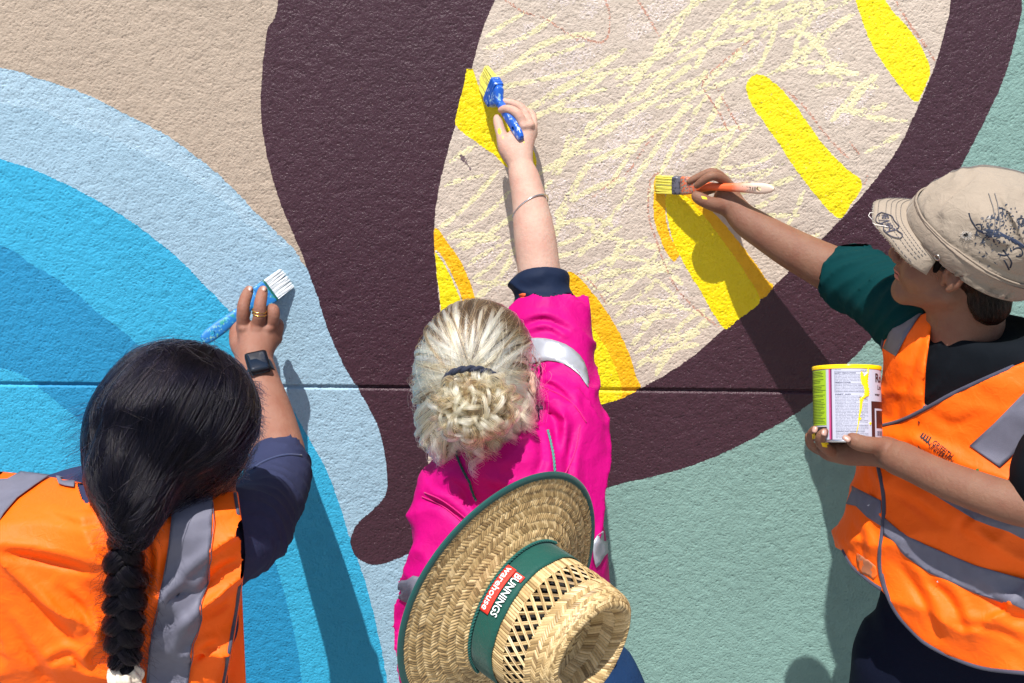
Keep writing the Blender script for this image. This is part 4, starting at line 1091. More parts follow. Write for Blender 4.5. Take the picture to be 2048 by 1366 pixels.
# jeans, shoes
f = Field((-.32, -.75, .04), (.32, -.2, P(1000, 1270, .48).z + .03), .009)
f.loft(sorted([lrow(1270, 850, 1205, .48, .115), lrow(1330, 838, 1252, .47, .13), lrow(1420, 835, 1270, .46, .14)]), 0, 2.4, .0)
cx = P(1050, 1420, .46).x; hz = P(1050, 1430, .46).z
f.cone((cx - .09, -.46, hz), (cx + .09, -.46, hz), .125, .125, .05)
legs(f, [(cx - .095, -.46, hz - .03), (cx + .095, -.46, hz - .03)], [(cx - .10, -.44, 0), (cx + .12, -.40, 0)], .11, .07)
f.displace(lambda x, y, z: folds(x, y, z, (.9, .2, .15), .007, 60, 41, 1.2, 5))
V, F = f.nets(); link('jeans', mesh_np(smooth_np(V, F, 1), F), DENIM, mw)
shoe('shoe', cx - .10, -.43, 0, mw); shoe('shoe', cx + .12, -.39, 0, mw)
# spectacles
gm = paint('spectacle_frame', (.25, .10, .07), .2, 0, metal=.6)
def loc(p): return np.array(hC + hR @ Vector(p))
for sx in (-1, 1):
    tube('spectacle_temple', [loc((sx * .081, -.01, .012)), loc((sx * .083, .02, .016)), loc((sx * .078, .075, .014)), loc((sx * .070, .100, .012))], .0016, gm, mw, 6)
    ring = [loc((sx * .036 + .031 * math.cos(a), .104 - .012 * abs(math.cos(a)) * .5 - .006 * (sx * math.cos(a) > 0), .006 + .022 * math.sin(a))) for a in np.linspace(0, 2 * math.pi, 25)]
    tube('spectacle_rim', ring, .0016, gm, mw, 6)
# ---- hair mass
f = Field((hC.x - .15, hC.y - .16, hC.z - .2), (hC.x + .15, hC.y + .15, hC.z + .15), .0035)
Rm = np.array(hR)
f.ell(hC + hR @ Vector((0, -.014, .036)), (.083, .102, .093), Rm, 0)
f.ell(hC + hR @ Vector((0, -.050, -.010)), (.077, .062, .086), Rm, .03)
f.cone(np.array(hC + hR @ Vector((-.035, -.06, -.06))), np.array(hC + hR @ Vector((-.03, -.066, -.095))), .042, .028, .03)
f.cone(np.array(hC + hR @ Vector((.035, -.06, -.06))), np.array(hC + hR @ Vector((.03, -.066, -.10))), .045, .028, .03)
# keep the face free
f.ell(hC + hR @ Vector((0, .085, -.045)), (.085, .075, .085), Rm, .01, mode='cut')
V, F = f.nets(); V = smooth_np(V, F, 2)
BL_BASE = paint('blonde_roots', (.20, .14, .075), .7, .3, 120, .6, 300)
hm = link('hair', mesh_np(V, F), BL_BASE, mw); hbv = bvh_of(V, F)
BLOND = hair_mat('blonde_strands', [(0, (.03, .02, .014)), (.2, (.12, .07, .035)), (.36, (.52, .36, .17)), (.60, (.88, .69, .40)), (1, (.97, .87, .66))], .28, .4)
rsn = np.random.RandomState(21)
tie = np.array(P(940, 752, .59)); hc = np.array(hC)
TD = (tie - hc); 
n = 7500
def dirs_local(az, el):   # az about up from forward to the right, el up
    return np.stack([np.sin(az) * np.cos(el), np.cos(az) * np.cos(el), np.sin(el)], -1)
az = rsn.uniform(-2.7, 2.7, n); el = np.where(np.abs(az) < 1.3, rsn.uniform(.42, .75, n), rsn.uniform(-.75, .5, n))
el = np.where(np.abs(az) > 2.2, rsn.uniform(-1.05, -.2, n), el)
# also strands that begin on the scalp nearer the crown
cr = rsn.rand(n) < .40; el = np.where(cr, rsn.uniform(.5, 1.5, n), el)
A_ = dirs_local(az, el) @ Rm.T
B_ = np.tile(TD / np.linalg.norm(TD), (n, 1)) + rsn.normal(size=(n, 3)) * .075
nclump = 260; cid = rsn.randint(0, nclump, n)
# clumping: neighbouring roots join into locks
cen_ = A_[rsn.randint(0, n, nclump)]
cid = np.argmax(A_ @ cen_.T, 1); B_ = .2 * B_ + .8 * (B_[np.searchsorted(np.sort(cid), cid) % n] * 0 + (np.tile(TD / np.linalg.norm(TD), (nclump, 1)) + np.random.RandomState(5).normal(size=(nclump, 3)) * .09)[cid])
pth = scalp_paths(hc, hbv, A_, B_, 14, rsn, lift=.004, wav=.0012)
# locks: strands draw together towards the middle of their lock, each lock with its own height
lk = np.random.RandomState(12); lh_ = lk.rand(nclump); cenp = np.stack([pth[cid == c].mean(0) if (cid == c).any() else pth[0] for c in range(nclump)])
tl_ = np.linspace(0, 1, 14)[None, :, None]; pull = (.62 * np.sin(np.pi * np.clip(tl_ * .8 + .15, 0, 1)))
pth = pth * (1 - pull) + cenp[cid] * pull
rd = pth - hc.astype(np.float32); rl = np.linalg.norm(rd, axis=2, keepdims=True); rd /= rl
pth = pth + rd * ((lh_[cid] * .009 + .002)[:, None, None] * np.sin(np.pi * np.clip(tl_ * .9 + .08, 0, 1)))
sdv = np.cross(rd, np.gradient(pth, axis=1)); sdv /= np.linalg.norm(sdv, axis=2, keepdims=True) + 1e-9
pth = pth + sdv * ((lk.normal(size=nclump)[cid] * .0035)[:, None, None] * np.sin(tl_ * 5 + lk.rand(nclump)[cid][:, None, None] * 6))
lockc = np.random.RandomState(8).rand(nclump)
frontish = (el > .35) & (np.abs(az) < 1.6)
rnd = np.clip(.70 + .5 * (lockc[cid] - .5) + rsn.normal(size=n) * .15 - frontish * (lockc[cid] < .5) * .55, 0, 1)
strands('hair_strands', pth, rsn.uniform(.00035, .0007, n), rnd, BLOND, hm, .8)
# short dark roots near the parting
n2 = 6500; az2 = rsn.uniform(-1.2, 1.2, n2); el2 = rsn.uniform(.5, 1.2, n2); A2 = dirs_local(az2, el2) @ Rm.T
B2 = slerp(A2, np.tile(TD / np.linalg.norm(TD), (n2, 1)), rsn.uniform(.15, .55, (n2, 1)))
pth = scalp_paths(hc, hbv, A2, B2, 6, rsn, lift=.0125, wav=.0005)
strands('dark_roots', pth, rsn.uniform(.0003, .0005, n2), rsn.uniform(0, .22, n2), BLOND, hm, .2)
# bun: looped curls
bc_ = np.array(P(948, 815, .60)); br = np.array([.053, .042, .049])
nb = 3600; k = 26; out = np.zeros((nb, k, 3)); tt = np.linspace(0, 1, k)
grp = 150; gr = rsn.randint(0, grp, nb); g0 = np.random.RandomState(33)
gdir = g0.normal(size=(grp, 3)); gdir /= np.linalg.norm(gdir, axis=1)[:, None]; gax = g0.normal(size=(grp, 3)); gax -= gdir * (gax * gdir).sum(1)[:, None]; gax /= np.linalg.norm(gax, axis=1)[:, None]
gcurl = g0.uniform(.006, .016, grp); gturn = g0.uniform(1.0, 3.4, grp); glen = g0.uniform(.5, 1.6, grp); grad_ = g0.uniform(.72, 1.10, grp); gph = g0.rand(grp) * 6.28
for i in range(nb):
    g = gr[i]; d0 = gdir[g]; a = gax[g]; b = np.cross(d0, a)
    th = glen[g] * (tt - .5) + rsn.normal() * .03
    base = np.cos(th)[:, None] * d0 + np.sin(th)[:, None] * a
    cu = gcurl[g] * (1 + rsn.normal() * .08); ph = gturn[g] * 2 * np.pi * tt + gph[g] + rsn.normal() * .10
    rad_ = grad_[g] + .03 * rsn.normal()
    p = bc_ + base * br * rad_ + (np.cos(ph)[:, None] * b + np.sin(ph)[:, None] * base) * cu * .8 + rsn.normal(size=3) * .0009
    out[i] = p
f = Field(bc_ - .08, bc_ + .08, .004); f.ell(bc_, br * .86, None, 0); V, F = f.nets(); link('bun_core', mesh_np(V, F), BL_BASE, hm)
strands('bun_curls', out, rsn.uniform(.00035, .0006, nb), np.clip(.50 + .55 * (np.random.RandomState(2).rand(grp)[gr] - .5) + rsn.normal(size=nb) * .12, .15, 1), BLOND, hm, .5)
# loose curly ends hanging below the bun and at the nape
nl = 2300; k = 22; tt = np.linspace(0, 1, k); out = np.zeros((nl, k, 3)); ngl = 60; gl = rsn.randint(0, ngl, nl); g1 = np.random.RandomState(77)
gu = g1.uniform(866, 1064, ngl); gv = 812 + 62 * (1 - ((gu - 962) / 110) ** 2) + g1.uniform(-30, 10, ngl); gd = .565 + g1.uniform(-.04, .02, ngl) - .0009 * np.abs(gu - 960) * .6
for i in range(nl):
    g = gl[i]; p0 = q3(gu[g], gv[g] - 30, gd[g]) + rsn.normal(size=3) * .0028
    L_ = (.045 + .035 * g1.rand() * 0 + .03 * ((g * 37) % 11) / 11) * (1 + rsn.normal() * .1); sw = (gu[g] - 955) / 500 * .05 + .006 * math.sin(g * 5.)
    ph = 9.0 * tt * (1 + .3 * math.sin(g)) + g * 2.4 + rsn.normal() * .15; ca = .0075 * tt + .0045
    out[i] = p0[None] + np.stack([sw * tt + ca * np.cos(ph), -.010 * tt + ca * np.sin(ph) * .8 - .012 * np.sin(np.pi * tt), -L_ * tt], 1)
strands('curly_ends', out, rsn.uniform(.0003, .0005, nl), np.clip(.5 + .25 * np.sin(gl * 3.3) + rsn.normal(size=nl) * .1, .15, 1), BLOND, hm, .4)
# flyaways
nf = 620; k = 14; tt = np.linspace(0, 1, k); out = np.zeros((nf, k, 3))
for i in range(nf):
    d = rsn.normal(size=3); d[1] = -abs(d[1]) * .4; d[2] = d[2] * .9 - .25; d /= np.linalg.norm(d); p0 = hc + d * .092
    e = rsn.normal(size=3); e -= d * (e @ d); e /= np.linalg.norm(e); L_ = rsn.uniform(.02, .055)
    out[i] = p0 + d * (.02 * np.sin(tt * 2.4)[:, None] * rsn.rand()) + e * (L_ * tt)[:, None] + np.array([0, 0, -.02]) * (tt ** 2)[:, None]
strands('flyaway_hair', out, np.full(nf, .00018), rsn.uniform(.4, 1, nf), BLOND, hm, .6)
nw = 480; kw = 14; A9 = A_[rsn.randint(0, n, nw)]; B9 = np.tile(TD / np.linalg.norm(TD), (nw, 1)) + rsn.normal(size=(nw, 3)) * .22
pw = scalp_paths(hc, hbv, A9, B9, kw, rsn, lift=.010, wav=.008); rw9 = pw - hc.astype(np.float32); rw9 /= np.linalg.norm(rw9, axis=2, keepdims=True)
pw = pw + rw9 * (.005 * np.abs(np.sin(np.linspace(0, 7, kw)[None, :, None] + rsn.rand(nw, 1, 1) * 6)))
strands('loose_hair', pw, np.full(nw, .0003), rsn.uniform(.15, 1, nw), BLOND, hm, .6)
# fabric hair tie, two twisted cords round the base of the bun
tb = thing
tc_ = np.array(P(942, 770, .605)); HT = cloth_mat('navy_hair_tie', (.012, .016, .035), .7)
for s_ in (0, 1):
    pts = []
    for a in np.linspace(0, 2 * math.pi, 60):
        w_ = .004 * math.sin(a * 9 + s_ * math.pi); 
        pts.append(tc_ + np.array(cb(.040 * math.cos(a), .020 * math.sin(a) + w_ * .6 + .004, 0)) + np.array(cb(0, 0, 1)) * (.018 - .020 * math.sin(a) + .003 * math.cos(a * 9 + s_ * math.pi)) )
    tube('hair_tie', pts, .0034, HT, hm, 8)
# ================================================================== STRAW HAT hanging on her back
hn = (cb(.69, -.33, -.64)).normalized(); he1 = cb(.42, .90, 0); he1 = (he1 - hn * he1.dot(hn)).normalized(); he2 = hn.cross(he1)
HC = P(1012, 1192, .77); RB = R(268, 1010, 1190, .77)
HCn, n_h, e1_h, e2_h = np.array(HC), np.array(hn), np.array(he1), np.array(he2)
hat = thing('straw_hat', HC, 'wide brimmed straw hat with green band hanging upside out on the magenta shirt', 'straw hat')
hat['label'] = 'wide brimmed straw hat with green band hanging on the back of the magenta shirt'
CRX, CRY, CH = .096, .081, .132            # crown half length (along e1), half width, height
def S_brim(a, s):
    """s 0 at the rim, 1 at the crown base"""
    r1 = RB * (1 + .012 * np.cos(2 * a)); cx, cy = np.cos(a), np.sin(a)
    ox, oy = -.004, .0
    bx, by = CRX * 1.03 * cx + ox, CRY * 1.03 * cy + oy; rx_, ry_ = r1 * cx, r1 * cy
    x = rx_ + (bx - rx_) * s; y = ry_ + (by - ry_) * s
    z = .026 * s ** 1.2 + .007 * np.sin(2 * a + .6) * (1 - s) - .004 * np.sin(np.pi * s)
    return HCn + x[..., None] * e1_h + y[..., None] * e2_h + z[..., None] * n_h
def S_crown(a, s):
    cx, cy = np.cos(a), np.sin(a)
    side = np.clip(s / .66, 0, 1); top = np.clip((s - .66) / .34, 0, 1)
    rr = 1 - .10 * side ** 2; rr = rr * (1 - top) + 0 * top
    ht = CH * (1 + .05 * np.cos(a) ** 2)
    # ridge, then the dent
    z = ht * np.sin(side * np.pi / 2) ** .92
    q_ = np.clip((top - .10) / .42, 0, 1); den = .044 * q_ * q_ * (3 - 2 * q_) - .005 * np.sin(np.clip(top / .20, 0, 1) * np.pi)
    z = z - den
    pinch = 1 - .20 * side ** 2 * np.exp(-((np.abs(np.abs(a % (2 * np.pi) - np.pi) - .75)) / .38) ** 2)
    x = CRX * rr * cx * pinch - .004; y = CRY * rr * cy * pinch
    return HCn + x[..., None] * e1_h + y[..., None] * e2_h + (z + .024)[..., None] * n_h
_sg = {True: 1.0, False: 1.0}
def nrm(S, a, s):
    e = 1e-3; p = S(a, s); da = S(a + e, s) - p; ds = S(a, s + e) - p
    n = np.cross(da, ds); n /= np.linalg.norm(n, axis=-1, keepdims=True) + 1e-12
    return n * _sg[S is S_brim]
_t0 = np.array([.7]); _sg[True] = float(np.sign((nrm(S_brim, _t0, np.array([.5]))[0] * n_h).sum())); _sg[False] = float(np.sign((nrm(S_crown, _t0, np.array([.35]))[0] * (S_crown(_t0, np.array([.35]))[0] - HCn - n_h * .05)).sum()))
def straw_mat():
    m, nt, b = new_mat('straw'); L = nt.links.new
    at = N(nt, 'ShaderNodeAttribute', attribute_name='rnd'); rp = N(nt, 'ShaderNodeValToRGB'); el = rp.color_ramp.elements
    el[0].position = 0; el[0].color = (.20, .125, .05, 1); el[1].position = 1; el[1].color = (.68, .50, .26, 1)
    e = el.new(.25); e.color = (.39, .26, .11, 1); e = el.new(.6); e.color = (.53, .375, .175, 1)
    L(at.outputs['Fac'], rp.inputs[0]); g = N(nt, 'ShaderNodeNewGeometry'); n = N(nt, 'ShaderNodeTexNoise'); n.inputs['Scale'].default_value = 260; n.inputs['Detail'].default_value = 3
    L(g.outputs['Position'], n.inputs['Vector']); r = N(nt, 'ShaderNodeMapRange'); r.inputs[1].default_value = .3; r.inputs[2].default_value = .75; r.inputs[3].default_value = .8; r.inputs[4].default_value = 1.12; L(n.outputs[0], r.inputs[0])
    mm = N(nt, 'ShaderNodeVectorMath', operation='SCALE'); L(rp.outputs[0], mm.inputs[0]); L(r.outputs[0], mm.inputs['Scale']); L(mm.outputs[0], b.inputs['Base Color'])
    b.inputs['Roughness'].default_value = .42; b.inputs['Specular IOR Level'].default_value = .45
    return m
STRAW = straw_mat(); STRAWD = paint('straw_underside', (.16, .10, .04), .8, .2, 200)
rh = np.random.RandomState(5)
def straws(S, A0, S0, A1, S1, w, l0, l1, seg=4):
    """many flat rounded straws from (A0,S0) to (A1,S1) on surface S; returns V,F,rnd"""
    n = len(A0); t = np.linspace(0, 1, seg)[None, :]
    a = A0[:, None] + (A1 - A0)[:, None] * t; s = S0[:, None] + (S1 - S0)[:, None] * t
    p = S(a, s); nn = nrm(S, a, s); lift = l0 + (l1 - l0) * t + .0006 * np.sin(np.pi * t)
    lift = lift + rh.uniform(0, .0004, (n, 1))
    T = np.gradient(p, axis=1); T /= np.linalg.norm(T, axis=2, keepdims=True) + 1e-9; B = np.cross(nn, T)
    wv = w * rh.uniform(.82, 1.08, n)[:, None, None] * .5
    c = p + nn * lift[..., None]
    prof = [(-1, -.0007), (-.5, .0001), (0.0, .0004), (.5, .0001), (1, -.0007)]
    V = np.stack([c + B * wv * k + nn * z for k, z in prof], 2)         # n,seg,5,3
    V = V.reshape(-1, 3); F = []
    base = (np.arange(n) * seg * 5)[:, None, None] + (np.arange(seg - 1) * 5)[None, :, None] + np.arange(4)[None, None, :]
    F = np.stack([base, base + 1, base + 6, base + 5], -1).reshape(-1, 4)
    return V, F, np.repeat(rh.rand(n), seg * 5)
def straw_obj(name, pieces, parent, label=None):
    Vs = np.concatenate([p[0] for p in pieces]); o = 0; Fs = []; rn = np.concatenate([p[2] for p in pieces])
    for p in pieces: Fs.append(p[1] + o); o += len(p[0])
    me = mesh_np(Vs, np.concatenate(Fs)); at = me.attributes.new('rnd', 'FLOAT', 'POINT'); at.data.foreach_set('value', rn.astype(np.float32))
    ob = link(name, me, STRAW, parent); ob['kind'] = 'stuff'
    if label: ob['label'] = label
    return ob
def surf_obj(name, S, a0, a1, s0, s1, na, ns, mat, parent, off=0.0, thick=0.0):
    a = np.linspace(a0, a1, na + 1)[:, None] + np.zeros((1, ns + 1)); s = np.linspace(s0, s1, ns + 1)[None, :] + np.zeros((na + 1, 1))
    p = S(a, s) + nrm(S, a, s) * off
    i = np.arange(na)[:, None] * (ns + 1) + np.arange(ns)[None, :]
    F = np.stack([i, i + 1, i + ns + 2, i + ns + 1], -1).reshape(-1, 4)
    o = link(name, mesh_np(p.reshape(-1, 3), F), mat, parent)
    if thick: m = o.modifiers.new('s', 'SOLIDIFY'); m.thickness = thick; m.offset = 0
    return o
brim = surf_obj('brim', S_brim, 0, 2 * math.pi, 0, 1, 160, 12, STRAWD, hat, -.0012, .0010)
NR = 9
for i in range(NR):
    s0, s1 = i / NR, (i + 1) / NR; sm = (s0 + s1) / 2
    r = (RB * (1 - sm) + .09 * sm); n = int(2 * math.pi * r / .0047); a = np.arange(n) / n * 2 * math.pi + i * .37
    rowh = (RB - .09) / NR; d = rowh * .80 / r * (1 if i % 2 else -1)
    pc = [straws(S_brim, a, np.full(n, s0 - .015), a + d, np.full(n, s1 + .015), .0052, .0002, .0012)]
    k = n; a2 = np.arange(k) / k * 2 * math.pi + i * .37 + .5 / k      # short knots where two plaits are sewn together
    sel = rh.rand(k) < .75; kn = straws(S_brim, (a2 + .55 * d)[sel], np.full(k, s1 - .050)[sel], (a2 + 1.15 * d)[sel], np.full(k, s1 + .030)[sel], .0036, .0013, .0017, 3)
    pc.append((kn[0], kn[1], kn[2] * .35))
    straw_obj('straw_plait', pc, brim)
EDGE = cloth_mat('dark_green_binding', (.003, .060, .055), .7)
a = np.linspace(0, 2 * np.pi, 161); rim = S_brim(a, np.full(161, .0))
V, F = [], []
nr_ = nrm(S_brim, a, np.zeros(161)); ot = rim - HCn; ot /= np.linalg.norm(ot, axis=1)[:, None]
for i in range(160):
    for j in range(10):
        t = 2 * math.pi * j / 10; V.append(rim[i] + ot[i] * (.0058 * math.cos(t) - .0035) + nr_[i] * (.0028 * math.sin(t) + .0002))
F = [(i * 10 + j, i * 10 + (j + 1) % 10, ((i + 1) % 160) * 10 + (j + 1) % 10, ((i + 1) % 160) * 10 + j) for i in range(160) for j in range(10)]
link('brim_binding', mesh_py(V, F), EDGE, brim)
# crown
crown = surf_obj('crown', S_crown, 0, 2 * math.pi, .325, 1, 120, 48, STRAWD, hat, -.0014, .0008)
surf_obj('crown_lower_wall', S_crown, 0, 2 * math.pi, 0, .185, 120, 6, STRAWD, crown, -.0014, .0008)
cir = 2 * math.pi * .088
def ring_rows(S, sA, sB, r, slant, w=.0042, l0=.0003, l1=.0012, ph=0.0, seg=4):
    n = max(12, int(2 * math.pi * r / .0040)); a = np.arange(n) / n * 2 * math.pi + ph
    d = slant / max(r, .01)
    return straws(S, a, np.full(n, sA), a + d, np.full(n, sB), w, l0, l1, seg)
straw_obj('straw_plait', [ring_rows(S_crown, .118, .19, .09, .003)], crown)
# open lattice: two layers of crossing straws
nL = 40; aL = np.arange(nL) / nL * 2 * math.pi
pcs = []
for sg in (1, -1):
    for off in (0.0, .030):
        pcs.append(straws(S_crown, aL + off, np.full(nL, .18), aL + off + sg * 2 * math.pi / nL * 1.7, np.full(nL, .335), .0025, .0003 + (.0007 if sg > 0 else 0), .0005 + (.0007 if sg > 0 else 0), 7))
straw_obj('vent_lattice', pcs, crown)
sr = [.33, .375, .42, .465, .51, .55, .59, .63, .665, .70]
for i in range(len(sr) - 1):
    straw_obj('straw_plait', [ring_rows(S_crown, sr[i] - .006, sr[i + 1] + .008, .084, .0085 * (1 if i % 2 else -1), ph=i * .11)], crown)
for i in range(9):
    s0 = .70 + .30 * i / 9; s1 = .70 + .30 * (i + 1) / 9; r = .084 * (1 - (s0 + s1 - 1.32) / .68)
    n = max(6, int(2 * math.pi * r / .0044)); a = np.arange(n) / n * 2 * math.pi
    d = min(.009 / max(r, .004), .8)
    straw_obj('straw_plait', [straws(S_crown, a, np.full(n, s0 - .003), a + d * (1 if i % 2 else -1), np.full(n, min(.999, s1 + .004)), .0044, .0003, .0011, 4)], crown)
surf_obj('crown_shade_shell', S_crown, 0, 2 * math.pi, 0.02, .62, 90, 14, paint('dark_crown_shade', (.012, .010, .008), .9, 0), crown, -.012, .0008)  # added near-black shell, stands in for the shade inside the crown
# band, cord, lettering
BAND = cloth_mat('green_hat_band', (.002, .062, .047), .65, .12, wr=4)
band = surf_obj('hat_band', S_crown, 0, 2 * math.pi, -.02, .128, 140, 6, BAND, hat, .0030, .0016)
bm = band.data; vv = np.zeros(len(bm.vertices) * 3, np.float32); bm.vertices.foreach_get('co', vv); vv = vv.reshape(-1, 3)
w3 = vv; dn = (vv - 0); vv += (n_h[None] * (.0022 * noise3(vv[:, 0], vv[:, 1], vv[:, 2], 9, 3, 45))[:, None]).astype(np.float32); bm.vertices.foreach_set('co', vv.ravel()); bm.update()
def find_a(u, v, s):
    aa = np.linspace(0, 2 * math.pi, 721); p = S_crown(aa, np.full(721, s)); nn = nrm(S_crown, aa, np.full(721, s))
    U, Vv, _ = proj(p[:, 0], p[:, 1], p[:, 2]); vis = (nn * (p - np.array(C0))).sum(1) < 0
    D = np.hypot(U - u, Vv - v) + (~vis) * 1e4; return aa[int(np.argmin(D))]
a_top, a_bot = find_a(1018, 1134, .08), find_a(980, 1226, .08)
if a_bot - a_top > math.pi: a_bot -= 2 * math.pi
if a_top - a_bot > math.pi: a_bot += 2 * math.pi
def band_text(name, s, a0, a1, s_base, s_h, mat, off, bold=.0, width=1.0):
    V2_, F_ = text_geo(s, bold); x = V2_[:, 0]; x = (x - x.min()) / (x.max() - x.min()); y = V2_[:, 1]
    aa = a0 + (a1 - a0) * x * width; ss = s_base + y / .72 * s_h
    p = S_crown(aa, ss) + nrm(S_crown, aa, ss) * off
    return link(name, mesh_py(p, F_), mat, band, smooth=False)
LETW = paint('white_embroidery', (.82, .82, .82), .7, 0); LETR = paint('red_patch', (.80, .03, .015), .7, .05)
band_text('lettering', 'BUNNINGS', a_top, a_bot, .072, .036, LETW, .0068, .010)
band_text('lettering', 'warehouse', a_top + (a_bot - a_top) * -.02, a_bot, .024, .030, LETW, .0070, .008)
def patch_s(aa0, aa1, s0, s1, off, mat, name):
    return surf_obj(name, S_crown, aa0, aa1, s0, s1, 16, 4, mat, band, off, .0005)
patch_s(a_top - (a_bot - a_top) * .06, a_bot + (a_bot - a_top) * .05, .016, .062, .0060, LETR, 'red_patch')
patch_s(a_top - (a_bot - a_top) * .03, a_top + (a_bot - a_top) * .12, .066, .116, .0058, LETR, 'red_patch')
ac0, ac1 = find_a(1128, 1078, .0), find_a(1005, 1330, .0)
if abs(ac1 - ac0) > math.pi: ac1 += 2 * math.pi * (1 if ac1 < ac0 else -1)
# go the way that passes the lettering
mid_ = (a_top + a_bot) / 2
def between(x, lo, hi): return lo <= x <= hi or lo <= x + 2 * math.pi <= hi or lo <= x - 2 * math.pi <= hi
if not between(mid_, min(ac0, ac1), max(ac0, ac1)):
    ac1 += 2 * math.pi * (-1 if ac1 > ac0 else 1)
aa = np.linspace(ac0, ac1, 260); cc_ = S_crown(aa, np.full(260, .012)) + nrm(S_crown, aa, np.full(260, .012)) * .0062
CORD = cloth_mat('green_cord', (.004, .085, .070), .7)
T, Nn_, B_c = frames(cc_)
for ph in (0, math.pi):
    tt = np.arange(260) * .75 + ph
    tube('hat_cord', cc_ + (np.cos(tt)[:, None] * Nn_ + np.sin(tt)[:, None] * B_c) * .0012, .0014, CORD, hat, 6)
MET = paint('eyelet_metal', (.6, .5, .35), .25, 0, metal=1.0)
for k in (0, -1):
    a_ = aa[k]; c_ = S_brim(np.array([a_]), np.array([.97]))[0] + n_h * .003
    tube('eyelet', [c_ + (e1_h * math.cos(t) + e2_h * math.sin(t)) * .0032 for t in np.linspace(0, 2 * math.pi, 15)], .0011, MET, hat, 6)
# neck cords from under the hair to the brim
for ln, m_ in (([(912, 890), (917, 915), (928, 942), (940, 968), (952, 1000)], EDGE), ([(1094, 862), (1099, 885), (1104, 912), (1108, 950), (1112, 985)], cloth_mat('sunlit_green_cord', (.05, .22, .19), .7))):  # second cord has sunlight painted into its lighter green
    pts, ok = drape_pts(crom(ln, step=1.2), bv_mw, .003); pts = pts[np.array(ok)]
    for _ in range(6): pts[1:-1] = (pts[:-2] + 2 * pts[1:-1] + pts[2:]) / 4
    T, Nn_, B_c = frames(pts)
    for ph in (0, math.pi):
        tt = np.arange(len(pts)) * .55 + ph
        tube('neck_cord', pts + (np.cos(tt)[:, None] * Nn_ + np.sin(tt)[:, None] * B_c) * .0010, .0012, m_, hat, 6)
# ================================================================== DARK HAIRED PAINTER (left)
lw = thing('person', (P(215, 1200, .6).x, -.6, 0), 'person with a long black braid in orange safety vest raising a smeared blue brush', 'person')
def fn(f):
    px_chain(f, [(556, 985, .29, 42), (558, 925, .275, 47), (545, 860, .225, 43), (530, 800, .185, 36), (515, 752, .152, 30), (507, 722, .140, 28.5)], .02)
    px_chain(f, [(509, 728, .142, 27), (508, 705, .130, 29)], .01)
    for (u, v, d) in ((487, 655, .106), (515, 652, .110), (540, 660, .104), (550, 676, .092)):
        px_chain(f, [(508, 710, .130, 24), (u, v, d, 15)], .016)
    for u in (486, 514, 538): f.ell(q3(u, 656, .1205 if u != 538 else .115), (.0085, .008, .007), k=.008)
    px_chain(f, [(487, 657, .108, 14.5), (486, 632, .116, 13.5), (487, 612, .114, 12.8), (492, 594, .100, 12.0), (498, 580, .084, 10)], .003)
    px_chain(f, [(515, 655, .112, 14.5), (519, 632, .120, 13.5), (520, 610, .118, 12.8), (523, 594, .104, 12.0), (526, 580, .090, 10)], .003)
    px_chain(f, [(541, 660, .104, 14), (547, 632, .110, 13), (545, 619, .104, 12.5), (536, 624, .078, 11)], .003)
    px_chain(f, [(550, 678, .092, 13), (557, 652, .092, 11.5), (552, 645, .070, 10), (542, 650, .056, 9)], .003)
    px_chain(f, [(487, 705, .122, 18), (474, 676, .088, 14), (478, 648, .062, 12.5), (492, 622, .052, 10.5)], .010)
aV, aF = make_hand_arm(fn, [q3(572, 1010, .34), q3(460, 570, .04), q3(560, 560, .13), q3(620, 980, .36), q3(450, 700, .1)])
hR = rot_from(cb(.50, -.22, .84), cb(.0, .96, .25)); hC = P(372, 858, .585)
hv, hf = head_mesh(neck=((0, -.01, -.075), (0, .04, -.14), .042, .040), nape=((0, -.04, -.03), (0, -.03, -.08), .040, .036))
hv = np.array([list(hC + hR @ Vector(v)) for v in hv])
V, F = join_np([(aV, aF), (hv, hf)])
link('body', mesh_np(V, F), SKIN_B, lw)
for (u, v, d, a_) in ((499, 577, .095, .15), (527, 577, .101, .05)): nail(u, v, d, .0095, .011, cb(0, .45, -.9), cb(a_, 1, .35), NAIL, lw)
# rings
GOLD = paint('gold', (.80, .50, .12), .22, 0, metal=1.0)
for dv in (0, 6):
    c_ = q3(519, 627 - dv, .119); ax_ = q3(520, 610, .118) - q3(515, 652, .112); ax_ /= np.linalg.norm(ax_); u1 = np.cross(ax_, [0, 1, 0]); u1 /= np.linalg.norm(u1); u2 = np.cross(ax_, u1)
    tube('ring', [c_ + (u1 * math.cos(t) + u2 * math.sin(t)) * .0128 for t in np.linspace(0, 2 * math.pi, 33)], .0013, GOLD, lw, 6)
# watch
wc = q3(517, 744, .158); axw = q3(507, 722, .140) - q3(530, 800, .205); axw /= np.linalg.norm(axw)
toc = np.array(C0) - wc; toc -= axw * (toc @ axw); toc /= np.linalg.norm(toc); sd = np.cross(axw, toc)
watch = link('watch_strap', mesh_mixed(*tube_np([wc + (sd * math.cos(t) + toc * math.sin(t)) * .0285 for t in np.linspace(0, 2 * math.pi, 41)], .001, 4)), paint('watch_rubber', (.008, .016, .03), .5, 0), lw)
V, F = [], []
for i in range(48):
    t = 2 * math.pi * i / 48; r0, r1 = .0285, .0305; d = sd * math.cos(t) + toc * math.sin(t)
    for (rr_, hh) in ((r0, -.010), (r1, -.010), (r1, .010), (r0, .010)): V.append(wc + d * rr_ + axw * hh)
F = [(i * 4 + j, i * 4 + (j + 1) % 4, ((i + 1) % 48) * 4 + (j + 1) % 4, ((i + 1) % 48) * 4 + j) for i in range(48) for j in range(4)]
watch.data = mesh_py(V, F); watch.data.materials.append(paint('watch_rubber', (.008, .016, .03), .5, 0))
